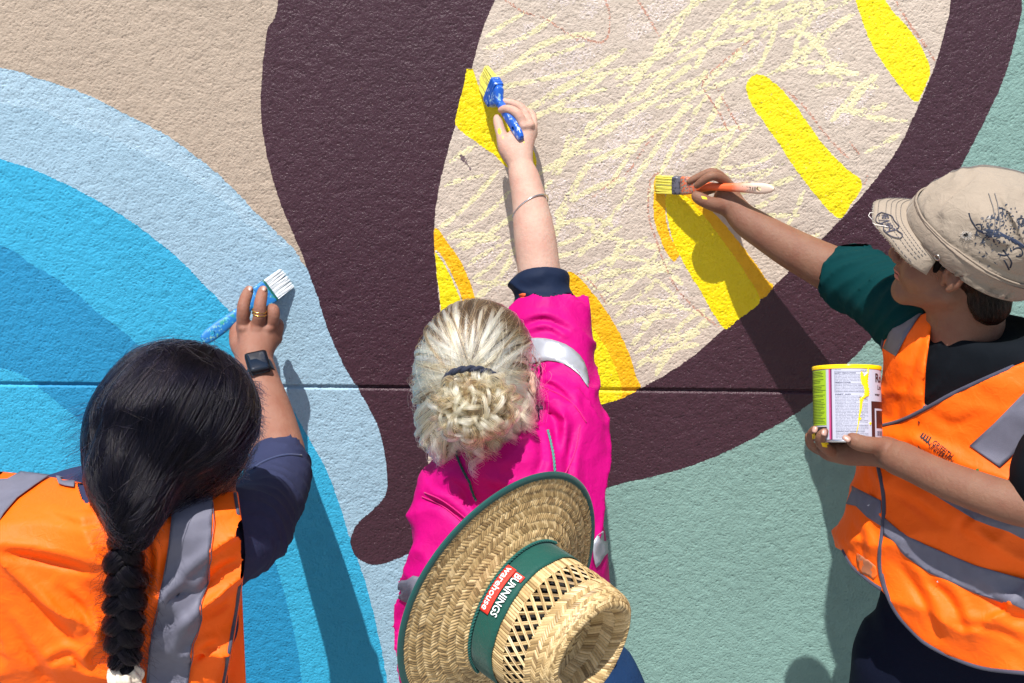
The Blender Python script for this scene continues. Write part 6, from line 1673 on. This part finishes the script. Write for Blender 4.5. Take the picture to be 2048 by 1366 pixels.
vest = link('safety_vest', mesh_np(V, F), ORANGE, rp); bvr = bvh_of(V, F)
for pl in ([(1811, 590), (1866, 598), (1862, 606), (1835, 640), (1812, 676), (1793, 713), (1768, 697), (1785, 655), (1800, 615)],
           [(1940, 891), (2000, 936), (2030, 905), (2100, 820), (2160, 740), (2090, 720), (2048, 785), (1990, 845)],
           [(1699, 960), (1720, 980), (1763, 1001), (1764, 1052), (1735, 1034), (1694, 1008)],
           [(1770, 1036), (1800, 1062), (1850, 1088), (1950, 1130), (2060, 1162), (2060, 1224), (1950, 1186), (1860, 1146), (1812, 1112), (1768, 1068)],
           [(1752, 922), (1800, 945), (1870, 990), (1950, 1040), (2060, 1082), (2060, 1040), (1960, 995), (1880, 950), (1800, 905), (1752, 895)]):
    drape('reflective_band', pl, bvr, REFL, vest, .0018, 8, smooth_edge=False)
for ln in ([(1757, 905), (1756, 930), (1764, 970), (1768, 1010), (1765, 1060), (1759, 1110), (1762, 1150), (1772, 1185)],
           [(1801, 578), (1783, 625), (1770, 670), (1762, 710), (1752, 760)],
           [(1873, 600), (1866, 650), (1855, 735), (1850, 815)],
           [(1762, 852), (1800, 842), (1850, 818), (1900, 790), (1960, 762), (2047, 724), (2100, 700)],
           [(1686, 1100), (1703, 1131), (1740, 1163), (1762, 1178)],
           [(1764, 1148), (1772, 1182), (1796, 1230), (1850, 1286), (1950, 1332), (2048, 1346), (2100, 1350)]):
    drape_tube('binding', ln, bvr, .0034, PIPING, vest, .0)
STAIN = stained('grey_smudge', (.42, .15, .07), [(.9, .14, .0)], .7, sc=60, lo=.48)
drape('paint_smudge', [(1714, 1105), (1725, 1112), (1738, 1120), (1752, 1132), (1756, 1148), (1748, 1160), (1735, 1150), (1722, 1146), (1715, 1130)], bvr, STAIN, vest, .0010, 5, .0003)
for pl_, m_ in (([(1953, 938), (1958, 936), (1959, 943), (1954, 944)], paint('green_paint_speck', (.05, .16, .03), .6, 0)), ([(1961, 944), (1966, 943), (1965, 948)], paint('green_paint_speck', (.05, .16, .03), .6, 0)), ([(1874, 1162), (1877, 1160), (1878, 1164)], EYE), ([(1736, 1010), (1741, 1009), (1740, 1013)], EYE), ([(1838, 841), (1842, 844), (1841, 849), (1838, 846)], paint('dark_speck', (.10, .01, .01), .6, 0))): drape('paint_speck', pl_, bvr, m_, vest, .0022, 3, 0, smooth_edge=False)
# chest print
def px_text(name, s, u0, v0, ang, size, mat, bvh, parent, off=.0012, bold=.01, asp=1.0):
    V2_, F_ = text_geo(s, bold); a = math.radians(ang); c, sn = math.cos(a), math.sin(a)
    pts = [(u0 + (x * asp * c - (-y) * sn) * size, v0 + (x * asp * sn + (-y) * c) * size) for x, y in V2_]
    V, ok = drape_pts(pts, bvh, off); return link(name, mesh_py(V, F_), mat, parent, smooth=False)
INK = paint('black_print', (.012, .008, .008), .7, 0)
px_text('printed_words', 'GRIFFITH', 1863.5, 888, 38, 15, INK, bvr, vest, asp=.80)
px_text('printed_words', 'UNIVERSITY', 1856.5, 893.5, 38, 15, INK, bvr, vest, asp=.72)
lv = []
for i in range(4):     # open book emblem of curved bars
    k = i * 5.0
    lv.append([(1840 + k, 873 + k * .75), (1846 + k * 1.0, 865.5 + k * .55), (1848.5 + k, 866 + k * .55), (1843.5 + k, 874.5 + k * .72), (1845.5 + k, 877.5 + k * .8), (1843 + k, 878.5 + k * .8)])
for pl in lv: drape('printed_emblem', pl, bvr, INK, vest, .0012, 4, 0, smooth_edge=False)
drape('printed_emblem', [(1840, 873), (1845, 878), (1855, 887), (1857, 884), (1846, 875)], bvr, INK, vest, .0014, 4, 0, smooth_edge=False)
drape('ink_streak', [(1836, 890), (1842, 897), (1856, 908), (1868, 918), (1862, 918), (1848, 909), (1838, 899)], bvr, INK, vest, .0011, 4, 0)

# ---- trousers
f = Field((P(1700, 1150, .4).x - .1, -.80, .03), (P(2300, 1200, .45).x, -.10, P(1900, 1080, .42).z), .010)
c_ = P(1945, 1250, .44)
f.loft(sorted([(P(1900, 1100, .42).z, c_.x, c_.y, .150, .105), (P(1900, 1250, .42).z, c_.x, c_.y, .160, .115), (P(1900, 1400, .42).z, c_.x, c_.y, .160, .115), (.86, c_.x, c_.y, .16, .12)]), yaw, 2.3, 0)
hz = .92
legs(f, [tuple(Vector((c_.x, c_.y, hz)) - sdn * .095), tuple(Vector((c_.x, c_.y, hz)) + sdn * .095)], [tuple(Vector((c_.x, c_.y, 0)) - sdn * .13), tuple(Vector((c_.x, c_.y, 0)) + sdn * .13)], .105, .07)
f.displace(lambda x, y, z: folds(x, y, z, (.9, .2, .15), .008, 50, 121, 1.2, 5))
V, F = f.nets(); link('trousers', mesh_np(smooth_np(V, F, 1), F), TROUSER, rp)
for s_ in (-1, 1):
    p = Vector((c_.x, c_.y, 0)) + sdn * .13 * s_; shoe('shoe', p.x, p.y, math.radians(50), rp)

# ---- hair below the cap
f = Field((-.11, -.15, -.13), (.11, .10, .10), .003)
f.ell((0, -.020, .030), (.0795, .096, .085), None, 0)
f.ell((0, -.062, -.025), (.066, .048, .062), None, .03)
f.cone((-.040, -.078, -.070), (.040, -.078, -.070), .035, .035, .025)
f.cone((-.078, .020, .030), (-.077, .030, -.004), .008, .005, .01); f.cone((.078, .020, .030), (.077, .030, -.004), .008, .005, .01)
f.ell((0, .09, -.03), (.09, .085, .075), None, .008, 'cut')
for sx in (-1, 1): f.ell((sx * .086, -.004, -.012), (.020, .024, .026), None, .006, 'cut')
f.displace(lambda x, y, z: .002 * noise3(x, y, z, 131, 3, 60))
V, F = f.nets(); V = squash(smooth_np(V, F, 1) * SC); V = np.array([list(hC + hR @ Vector(v)) for v in V])
HB2 = paint('dark_brown_hair_mass', (.004, .003, .003), .85, .3, 150, .6, 260, spec=.05)
hm = link('hair', mesh_np(V, F), HB2, rp); hbv = bvh_of(V, F); Rm = np.array(hR)
rsn = np.random.RandomState(51); n = 4200
az = rsn.uniform(1.35, 4.93, n); el = rsn.uniform(-.1, .7, n)
A_ = dirs_local(az, el) @ Rm.T; B_ = dirs_local(math.pi + (az - math.pi) * .72 + rsn.normal(size=n) * .05, rsn.uniform(-1.05, -.5, n)) @ Rm.T
pth = scalp_paths(np.array(hC), hbv, A_, B_, 10, rsn, lift=.005, wav=.001)
strands('hair_strands', pth, np.full(n, .0004), rsn.rand(n), BROWN, hm, .5)
# temple strands swept back over the ear
nt_ = 420; k = 10; tt = np.linspace(0, 1, k); out = np.zeros((nt_, k, 3))
for i in range(nt_):
    z0 = rsn.uniform(.005, .035); y0 = rsn.uniform(.028, .05); x0 = -.0785 + (y0 - .02) * .25
    p = np.stack([x0 - .006 * np.sin(tt * 3) - .003 * tt, y0 - .055 * tt * rsn.uniform(.7, 1.2), z0 - .004 * tt + .004 * np.sin(tt * 3 + i) - .012 * tt ** 2 * rsn.rand()], 1) * SC; p = squash(p)
    out[i] = p @ Rm.T + np.array(hC)
strands('temple_hair', out, np.full(nt_, .00035), rsn.uniform(.2, 1, nt_), BROWN, hm, .4)
nt_ = 26; out = np.zeros((nt_, k, 3))
for i in range(nt_):
    z0 = rsn.uniform(-.012, .018); y0 = rsn.uniform(.03, .055)
    p = np.stack([-.0735 + (y0 - .02) * .22 - .004 - .002 * tt, y0 - .02 * tt + .01 * tt ** 2, z0 - .016 * tt * rsn.rand()], 1) * SC; p = squash(p)
    out[i] = p @ Rm.T + np.array(hC)
strands('wispy_hair', out, np.full(nt_, .0002), rsn.uniform(.8, 1, nt_), BROWN, hm, .4)

# ---- cap (local head frame)
CAPM = cloth_mat('beige_twill', (.30, .245, .19), .8, .07, bump=.6, wr=4)
CAPD = cloth_mat('beige_twill_band', (.27, .215, .165), .8, .08, bump=.6, wr=4)
STC = paint('brown_stitching', (.10, .07, .055), .8, 0); STCG = paint('grey_thread_stitch', (.16, .15, .15), .8, 0)
cap = bpy.data.objects.new('cap', None); COL.objects.link(cap); cap.parent = rp
def to_w(V): return np.array([list(capC + capR @ (Vector(v) * SCC)) for v in V])
f = Field((-.13, -.15, -.02), (.13, .14, .17), .0026)
def zr(y): return .030 + .12 * 0 + .10 * y * .22
f.ell((0, -.008, .050), (.094, .113, .078), None, 0)
f.ell((0, -.020, .088), (.088, .104, .062), None, .02)
def capd(x, y, z):
    up = np.clip((z - .055) / .03, 0, 1)
    a = np.arctan2(x, y)
    return folds(x, y, z, (.15, .5, -.85), .009, 62, 141, 2.2, 22) * up * (1 - np.clip((z - .125) / .03, 0, 1) * .7) + .0028 * noise3(x, y, z, 142, 4, 32) * up - .0022 * np.exp(-((z - .060) / .0035) ** 2) * -1
f.displace(capd)
f.mask(lambda x, y, z: (.012 + .10 * y + .6 * x * x) - z)
f.ell((0, -.008, .020), (.088, .107, .070), None, 0, 'cut')
V, F = f.nets(); V = smooth_np(V, F, 1); capL = (V.copy(), F)
Vw = to_w(V); crown_c = link('cap_crown', mesh_np(Vw, F), CAPM, rp); bcap = bvh_of(Vw, F)
bpy.data.objects.remove(cap); cap = crown_c; cap.name = 'cap'
cap['label'] = 'beige fabric cap with dark floral print and frayed brim'
bl = bvh_of(V, F)
def cap_pts(pts, off=.001):
    """points given by azimuth (0 front, positive to the wearer's left) and height; shot inwards onto the cap"""
    out = []
    for az_, z_ in pts:
        d = Vector((-math.sin(az_), math.cos(az_), 0)); o = Vector((0, -.01, z_)) + d * .25; h = bl.ray_cast(o, -d, .24)
        q = h[0] + h[1] * off if h[0] is not None else Vector((0, -.01, z_)) + d * .1
        out.append(np.array(capC + capR @ (q * SCC)))
    return np.array(out)
# sweat-band strip round the cap with seam lines
azs = np.linspace(0, 2 * math.pi, 121)
def zband(a, k): return .018 + .010 * math.cos(a) + .004 + k
lo_, hi_ = [], []
rowsB = [cap_pts([(a, zband(a, k)) for a in azs], .0030) for k in (.000, .008, .016, .025, .030)]
Vb = np.concatenate(rowsB); Fb = [(r * 121 + i, r * 121 + i + 1, (r + 1) * 121 + i + 1, (r + 1) * 121 + i) for r in range(4) for i in range(120)]
bnd = link('cap_band', mesh_py(Vb, Fb), CAPD, cap); m = bnd.modifiers.new('s', 'SOLIDIFY'); m.thickness = .002; m.offset = 0
for k in (.0035, .027): tube('stitching', cap_pts([(a, zband(a, k)) for a in azs], .0046), .00055, STC, cap, 5)
tube('cap_piping', cap_pts([(a, zband(a, .0315)) for a in azs], .0030), .0016, CAPD, cap, 6)
# panel seams over the top
def cap_top(pts, off=.0012):
    out = []
    for x, y in pts:
        h = bl.ray_cast(Vector((x, y, .3)), Vector((0, 0, -1)), .3)
        if h[0] is not None and h[1].z > 0.02: out.append(np.array(capC + capR @ ((h[0] + h[1] * off) * SCC)))
    return np.array(out)
for x0 in (): tube('stitching', cap_top([(x0 - .034 - .02 * math.sin(t * 3.1), -.10 + .19 * t) for t in np.linspace(0, 1, 60)]), .0006, STCG, cap, 5)
for x0 in (-.0035, .0035): tube('stitching', cap_top([(x0 + .040, -.10 + .19 * t) for t in np.linspace(0, 1, 60)]), .0006, STCG, cap, 5)
for y0 in (-.0035, .0035): tube('stitching', cap_top([(-.088 + .050 * t, .012 + y0 + .02 * t) for t in np.linspace(0, 1, 40)]), .0006, STCG, cap, 5)
# eyelets
for (a_, z_) in ((.86, .036), (1.95, .024)):
    c1_ = Vector(cap_pts([(a_, z_)], .0055)[0]); c2_ = Vector(cap_pts([(a_, z_)], .02)[0]); nn_ = (c2_ - c1_).normalized(); t1 = nn_.cross(Vector((0, 0, 1))).normalized(); t2 = nn_.cross(t1)
    tube('eyelet', [c1_ + (t1 * math.cos(t) + t2 * math.sin(t)) * .0042 for t in np.linspace(0, 2 * math.pi, 17)], .0013, paint('tarnished_metal', (.45, .42, .38), .3, 0, metal=1.0), cap, 6)
# brim: arched sheet from the band forward
nu, nv = 41, 13; Vv_, Ff_ = [], []
def bill(u, v):
    """u -1..1 across, v 0..1 outwards"""
    a = u * .93; r0x, r0y = .090, .104
    p0 = np.array([-math.sin(a) * r0x, -.008 + math.cos(a) * r0y, .030 + .010 * math.cos(a) - .004])
    L_ = .054 * (1 - abs(u) ** 3.2) ** .6 + .002
    x = p0[0] * (1 + .10 * v) ; y = p0[1] + L_ * v; z = p0[2] + .004 * v - .016 * v * v - .014 * (u * u) * v - .002 * u * u
    z += .0022 * math.sin(9 * u + 2) * v
    return np.array([x, y, z])
for j in range(nv):
    for i in range(nu): Vv_.append(bill(i / (nu - 1) * 2 - 1, j / (nv - 1)))
Ff_ = [(j * nu + i, j * nu + i + 1, (j + 1) * nu + i + 1, (j + 1) * nu + i) for j in range(nv - 1) for i in range(nu - 1)]
br_ = link('cap_brim', mesh_py(to_w(Vv_), Ff_), CAPM, cap); m = br_.modifiers.new('s', 'SOLIDIFY'); m.thickness = .0042; m.offset = 0
def bill_pts(l, off=.0028):
    out = []
    for u, v in l:
        p = bill(u, v); e = 1e-3; n_ = np.cross(bill(u + e, v) - p, bill(u, v + e) - p); n_ /= np.linalg.norm(n_); 
        if n_[2] < 0: n_ = -n_
        out.append(p + n_ * off)
    return to_w(out)
def dashes(name, pts, r, mat, parent, on=2, off_=1):
    V, F, o = [], [], 0; i = 0
    while i + on < len(pts):
        v, f_ = tube_np(pts[i:i + on + 1], r, 4, caps=False); V.append(v); F.append(f_ + o); o += len(v); i += on + off_
    ob = link(name, mesh_np(np.concatenate(V), np.concatenate(F)), mat, parent); ob['kind'] = 'stuff'; return ob
for v_ in (.90, .72, .60, .48, .36): dashes('stitching', bill_pts([(t, v_) for t in np.linspace(-.93, .93, 130)]), .00045, STCG, br_)
fr = [];
for t in np.linspace(-.95, .95, 260): fr.append(bill(t, 1.0))
fr = to_w(fr); out = np.zeros((520, 5, 3)); tt = np.linspace(0, 1, 5)
for i in range(520):
    p = fr[i // 2]; d = np.array(capR @ Vector((rsn.normal() * .5, 1, rsn.normal() * .4))) * rsn.uniform(.0008, .0030)
    out[i] = p + d * tt[:, None] + np.array([0, 0, -.0006]) * (tt ** 2)[:, None]
FRAY = hair_mat('cotton_fray', [(0, (.5, .46, .40)), (1, (.75, .70, .62))], .6, .6)
strands('frayed_edge', out, np.full(520, .00025), rsn.rand(520), FRAY, br_, .6)
TH = paint('loose_thread', (.75, .70, .66), .7, 0)
tube('loose_thread', to_w([bill(.12, 1.0) + np.array([0, 0, 0]), bill(.16, 1.0) + np.array([0, .006, .001]), bill(.22, 1.0) + np.array([0, .008, .0]), bill(.27, 1.0) + np.array([0, .003, 0])]), .0006, TH, br_, 5)
tube('loose_thread', bill_pts([(.47, .80), (.44, .88), (.42, .97), (.40, 1.03), (.36, 1.06)], .004), .0006, TH, br_, 5)
# embroidered word on the brim: script letters drawn as raised thread
def bill_text(name, s, u0, v0, du, dv, mat, off, bold=0.0, shear=.3):
    V2_, F_ = text_geo(s, bold, shear); V_ = bill_pts([(u0 + x * du[0] + y * dv[0], v0 + x * du[1] + y * dv[1]) for x, y in V2_], off)
    return link(name, mesh_py(V_, F_), mat, br_, smooth=False)
bill_text('embroidery', 'ieVied', .16, .66, (.150, .0), (.0, .36), paint('navy_thread', (.02, .02, .05), .7, 0), .0036, .004)
outl = [(.14, .82), (.20, .92), (.34, .97), (.42, .86), (.52, .94), (.62, .88), (.66, .70), (.60, .58), (.52, .64), (.44, .52), (.30, .56), (.20, .60), (.14, .82)]
tube('embroidery_outline', bill_pts([tuple(p) for p in crom(outl, n=6)], .0036), .00075, paint('navy_thread', (.03, .03, .055), .7, 0), br_, 5)
# worn dark print on the side panel: scrolls, leaves and a feathered fan
PR = stained('faded_navy_print', (.020, .028, .050), [(.40, .36, .32)], .8, sc=170, lo=.57)
rpn = random.Random(17)
def blob(name, c, w, h, ang, mat=PR, n=9, jag=.35):
    pts = []
    for i in range(n):
        a = 2 * math.pi * i / n; r = 1 + rpn.uniform(-jag, jag); x, y = math.cos(a) * w * r, math.sin(a) * h * r
        ca, sa = math.cos(ang), math.sin(ang); pts.append((c[0] + x * ca - y * sa, c[1] + x * sa + y * ca))
    return pts
def drape_many(name, polys_, bvh, mat, parent, off):
    V, F, o = [], [], 0
    for pl in polys_:
        pts = crom(pl, n=2, closed=True); v, ok = drape_pts(list(pts) + [tuple(np.mean(pts, 0))], bvh, off)
        if not all(ok): continue
        m_ = len(pts); V.append(v); F += [(o + i, o + (i + 1) % m_, o + m_) for i in range(m_)]; o += len(v)
    ob = link(name, mesh_py(np.concatenate(V), F), mat, parent); ob['kind'] = 'stuff'; return ob
bl_ = []
for i in range(150):
    t = rpn.random(); u = 1950 + 110 * t; v = 466 + rpn.gauss(0, 20) - 24 * t * 0 + 10 * math.sin(t * 5)
    bl_.append(blob('', (u, v + 22 * rpn.uniform(-1, 1) * .6), rpn.uniform(1.2, 4.2), rpn.uniform(.8, 2.0), rpn.uniform(0, 3.1)))
for i in range(70):
    t = rpn.random(); bl_.append(blob('', (1968 + 50 * t + rpn.gauss(0, 4), 446 - 22 * t + rpn.gauss(0, 7)), rpn.uniform(1.2, 3.2), rpn.uniform(.8, 1.8), rpn.uniform(0, 3.1)))
drape_many('cap_print', bl_, bcap, PR, cap, .0008)
for k in range(9):
    w0 = 1.6 + .5 * (k % 3)
    ln = [(1956 + 3 * k, 462 + 1.5 * k), (1975 + 5 * k, 458 + 2 * k), (1998 + 6 * k, 464 + 3.2 * k), (2012 + 7 * k, 478 + 3.5 * k)]
    drape_tube('cap_print_feather', ln, bcap, .0011 + .0004 * (k % 2), paint('navy_print_ink', (.022, .035, .075), .8, .2, 80), cap, -.0004, 5, 5)
for ln in ([(1938, 426), (1942, 440), (1950, 452), (1956, 462)], [(1952, 450), (1962, 447), (1964, 460)], [(2006, 500), (2015, 512), (2024, 524), (2020, 536)], [(1996, 508), (2010, 512), (2018, 508)], [(2008, 520), (2014, 530), (2018, 540)], [(1996, 418), (2004, 414), (2010, 418), (2006, 424)], [(2026, 500), (2038, 494), (2046, 502), (2042, 514), (2032, 512)], [(2034, 440), (2044, 434), (2050, 442), (2042, 450)]):
    drape_tube('cap_print_scroll', ln, bcap, .0018, paint('navy_print_ink', (.012, .016, .03), .8, .2, 80), cap, -.0010, 4, 6)
# worn hole with frayed white rim
drape('worn_hole', [(1926, 468), (1932, 465), (1939, 469), (1936, 473), (1930, 475)], bcap, paint('dark_hole', (.004, .004, .004), 1, 0), cap, .0012, 3, 0)
c_, ok = drape_pts([(1932 + 8.5 * math.cos(t) * (1 + .25 * math.sin(t * 7)), 470.5 + 5.6 * math.sin(t) * (1 + .25 * math.cos(t * 5))) for t in np.linspace(0, 6.28, 30)], bcap, .001)
nf = 150; out = np.zeros((nf, 4, 3)); tt = np.linspace(0, 1, 4)
for i in range(nf):
    d = rsn.normal(size=3) * .0022; out[i] = c_[i % 30] + d * tt[:, None] + np.array(cb(0, 0, -1)) * (.0010 * np.sin(tt * 3))[:, None]
strands('frayed_rim', out, np.full(nf, .0003), np.ones(nf), FRAY, cap, .7)

# ================================================================== PAINT CAN
CR, CHt = R(66, 1695, 800, .47), R(153, 1695, 800, .47)
cb0 = P(1695.5, 886, .47); up_c = cb(.012, .985, .10).normalized()         # can tips slightly away from the camera
can = thing('paint_can', cb0, 'open one litre paint can with a worded label and yellow drips, held in the hand', 'paint can')
ty = (C0 - cb0); ty = (ty - up_c * ty.dot(up_c)).normalized(); tx = up_c.cross(ty) * -1
if tx.dot(_r2) < 0: tx = -tx
def cyl(a, h, r=CR): # a = 0 faces the camera, positive to the right
    return cb0 + up_c * h + (ty * math.cos(a) + tx * math.sin(a)) * r
def cyl_solid(name, rows, mat, parent, seg=64, cap0=True, cap1=False):
    V = [cyl(2 * math.pi * i / seg, h, r) for (h, r) in rows for i in range(seg)]; n = len(rows)
    F = [(r * seg + i, r * seg + (i + 1) % seg, (r + 1) * seg + (i + 1) % seg, (r + 1) * seg + i) for r in range(n - 1) for i in range(seg)]
    if cap0: F.append(tuple(range(seg)))
    if cap1: F.append(tuple((n - 1) * seg + i for i in range(seg)))
    return link(name, mesh_py(V, F), mat, parent)
TIN = paint('tinplate', (.62, .62, .64), .25, .05, 60, metal=.9)
cyl_solid('can_body', [(0.002, CR - .002), (0, CR - .001), (.0005, CR + .0008), (.003, CR + .0010), (.0042, CR), (CHt - .005, CR), (CHt - .004, CR + .0006), (CHt - .0005, CR + .0012), (CHt, CR), (CHt - .001, CR - .003), (CHt - .006, CR - .0035), (CHt - .007, CR - .008), (CHt - .002, CR - .0085), (CHt - .012, CR - .010), (CHt - .05, CR - .003), (.004, CR - .003)], TIN, can)
YP = paint('wet_yellow_in_can', (.90, .60, .004), .18, .04, 40)
cyl_solid('paint_fill', [(CHt - .028, CR - .0045), (CHt - .0285, .001)], YP, can, cap0=False)
cyl_solid('painted_rim', [(CHt - .0052, CR + .0013), (CHt - .0005, CR + .0022), (CHt + .0012, CR + .0012), (CHt + .0014, CR - .004), (CHt - .002, CR - .010), (CHt - .006, CR - .011)], YP, can, cap0=False)
def lab(name, a0, a1, h0, h1, mat, off, seg=24, parent=None):
    V = []; 
    for j in (0, 1):
        for i in range(seg + 1): V.append(cyl(a0 + (a1 - a0) * i / seg, h0 + (h1 - h0) * j, CR + off))
    F = [(i, i + 1, seg + 2 + i, seg + 1 + i) for i in range(seg)]
    return link(name, mesh_py(V, F), mat, parent or can)
def ang(u): return math.asin(max(-.999, min(.999, (u - 1695.5) / 66.0)))
def hh(v): return (886 - v) / 153.0 * CHt * 1.0
LBL = paint('label_white', (.43, .44, .53), .45, .02); LIME = paint('label_green', (.30, .48, .015), .35, .02); BLK = paint('label_black', (.015, .012, .02), .35, 0)
RSP = paint('label_maroon', (.14, .02, .07), .35, 0); PKS = paint('label_pink', (.55, .06, .20), .35, 0); BRN = paint('label_brown', (.04, .014, .014), .35, 0); TXT = paint('label_ink', (.07, .07, .12), .5, 0)
label = lab('can_label', -2.6, 2.6, .0045, CHt - .0062, LBL, .0004, 96)
def L_(name, u0, u1, v0, v1, mat, off=.0007, a0=None, a1=None): return lab(name, ang(u0) if a0 is None else a0, ang(u1) if a1 is None else a1, hh(v1), hh(v0), mat, off, 16, label)
L_('green_panel', 1628, 1656.3, 741.5, 852, LIME, a0=-1.75); L_('black_strip', 1628, 1655, 735.5, 740.5, BLK, a0=-1.75); L_('black_panel', 1628, 1656.5, 855, 876, BLK, a0=-1.75)
L_('pink_stripe', 1661.5, 1664.2, 733, 880, PKS); L_('maroon_stripe', 1664.2, 1667.2, 733, 880, RSP)
L_('brown_panel', 1741, 1761, 804, 881, BRN, a1=2.1); L_('pale_frame', 1747, 1761, 818, 878, LBL, .0009, a1=2.0); L_('brown_inset', 1749.5, 1761, 822, 857, BRN, .0011, a1=1.95); L_('barcode_base', 1749, 1761, 862, 872, LBL, .0011, a1=1.9)
for i in range(9): L_('barcode_bar', 1750.5 + i * 1.15, 1751.0 + i * 1.15 + .25 * (i % 3), 862.5, 871.5, TXT, .0013)
for (u0, u1, v0, v1) in ((1672.5, 1672.9, 745.5, 786.5), (1672.5, 1737, 745.3, 745.7), (1672.5, 1737, 786.3, 786.7)): L_('box_rule', u0, u1, v0, v1, TXT)
def can_text(name, s, u0, v0, size, mat=TXT, bold=.0, off=.0008, parent=None, width=None):
    V2_, F_ = text_geo(s, bold); a0 = ang(u0); px = CHt / 153.0
    w = V2_[:, 0].max(); sx = 1.0 if width is None else width / (w * size)
    V = [cyl(a0 + x * sx * size * px / CR, hh(v0) + y * size * px, CR + off) for x, y in V2_]
    return link(name, mesh_py(V, F_), mat, label, smooth=False)
can_text('label_line', 'Net contents: 1 litre', 1673.5, 739.5, 3.2, bold=.01); can_text('label_line', 'Resin: Acrylic', 1673.5, 742.6, 2.2); can_text('label_line', 'UN No. 1263', 1722, 744.2, 2.4)
ytxt = [('SAFETY PRECAUTIONS', 749.8, 3.1, .03), ('Read label before use. Keep out of reach of children.', 752.7, 2.5, 0), ('Use material in well ventilated areas with safety glasses', 755.7, 2.5, 0), ('and ensure adequate clean ventilation during application', 758.7, 2.5, 0), ('Avoid breathing dust vapour mist and avoid contact', 761.7, 2.5, 0), ('with eyes and skin. Sensitive to aquatic life', 764.7, 2.5, 0), ('PRECAUTIONS:', 768.4, 3.0, .03), ('USE WITH ADEQUATE VENTILATION. DO NOT', 771.3, 2.5, 0), ('INHALE OR SWALLOW SPRAY.', 774.2, 2.5, 0), ('Store in original or correctly labelled container', 777.2, 2.5, 0), ('Contains a small amount of zinc. Keep container closed', 780.2, 2.5, 0), ('Dispose of in a place authorised to accept such waste', 783.2, 2.5, 0), ('conditions. Avoid release to the environment.', 786.0, 2.4, 0),
        ('FIRST AID', 792.0, 3.1, .03), ('IF SWALLOWED: Rinse mouth. Call a Poisons Centre', 795.2, 2.5, 0), ('doctor or physician if you feel unwell. IF IN EYES', 798.2, 2.5, 0), ('rinse cautiously with water for several minutes', 801.2, 2.5, 0), ('Remove contact lenses if present and easy to do', 804.2, 2.5, 0), ('continue rinsing.', 807.0, 2.5, 0), ('IF INHALED: Remove person to fresh air and keep', 810.0, 2.5, 0), ('comfortable for breathing. Get medical advice if', 813.0, 2.5, 0), ('IF ON SKIN: wash with plenty of soap and water', 816.0, 2.5, 0), ('Seek further medical attention if irritation occurs', 819.0, 2.5, 0), ('Wash contaminated clothing before it is reused.', 822.0, 2.5, 0), ('Further information can be obtained from', 825.0, 2.5, 0), ('NZ NATIONAL POISON CENTRE 0800 764 766', 828.0, 2.5, 0), ('or call Poisons 13 11 26', 831.0, 2.5, 0), ('NZ NATIONAL POISON CENTRE: 0800 764 766', 834.0, 2.5, 0), ('or call Poisons 0800 POISON', 837.0, 2.5, 0), ('For sds or data sheet contact', 840.0, 2.5, 0), ('For full technical instructions see the website', 843.0, 2.5, 0), ('If using this product indoors in a confined space', 846.0, 2.5, 0), ('allow fresh air in', 848.8, 2.4, 0),
        ('SPILLS: Wear appropriate protective clothing. Absorb', 852.6, 2.8, .01), ('with sand or earth. Collect and seal in properly labelled', 855.8, 2.5, 0), ('drums. Do not allow to enter drains or be put in any', 858.8, 2.5, 0), ('waterways. Refer to local council', 861.8, 2.5, 0), ('CLEANING PAINT EQUIPMENT: Acrylic', 865.2, 2.9, .02), ('Wipe as much paint from brush and remove excess', 868.4, 2.5, 0), ('washing with soapy water. Remove as much as possible', 871.4, 2.5, 0), ('from empty containers before disposal', 874.4, 2.4, 0), ('at an approved facility', 877.2, 2.4, 0)]
for s, v, sz, bd in ytxt:
    mw_ = 30 if len(s) < 13 else (40 if len(s) < 20 else (56 if len(s) < 36 else 64))
    can_text('label_line', s, 1673.5, v, sz, bold=bd, width=min(mw_, 66))
can_text('label_word', 'Ro', 1749, 765, 24, BLK, .03); can_text('label_word', 'Lim', 1753, 780, 13, BLK, .01); can_text('label_word', 'water', 1748, 792.5, 8, BLK, .02)
GT = paint('label_dark_green_ink', (.03, .07, .01), .5, 0); rk = random.Random(3)
for i in range(34):
    v = 744.5 + i * 3.1
    if i in (4, 8, 14, 17): continue
    L_('label_line', 1629, 1629 + rk.uniform(16, 26.5), v, v + 1.1, GT, .0008, a0=-1.5)
# dripping paint on the label
def drip(name, line, widths, off=.0016):
    c = crom([(u, v, w) for (u, v), w in zip(line, widths)], n=5); V, F = [], []
    for (u, v, w) in c:
        w *= 1 + .25 * math.sin(v * 1.3)
        for k, z in ((-1, 0), (-.5, .7), (0, 1), (.5, .7), (1, 0)): V.append(cyl(ang(u + w * k), hh(v), CR + off * (.35 + z * .9)))
    F = [(i * 5 + j, i * 5 + j + 1, i * 5 + j + 6, i * 5 + j + 5) for i in range(len(c) - 1) for j in range(4)]
    return link(name, mesh_py(V, F), YP, can)
drip('paint_drip', [(1736, 732), (1736, 744), (1732, 756), (1730, 768), (1733, 782), (1732, 793), (1724, 799), (1722, 808), (1721, 820), (1718, 835), (1716, 850), (1712, 868)], [1.4, 1.6, 4.5, 5.5, 4.5, 5, 4, 2.6, 2.2, 1.3, 1.0, .5])
drip('paint_drip', [(1724, 746), (1724.5, 753), (1726, 762), (1727, 772)], [1.6, 3, 4, 3]); drip('paint_drip', [(1719, 796), (1724, 797), (1731, 799)], [1.5, 3, 1])
drip('paint_drip', [(1719, 836), (1720, 839), (1719, 842)], [.8, 2.4, .8]); drip('paint_drip', [(1738.5, 845), (1738.5, 848), (1738.5, 851)], [.8, 2.2, .8])
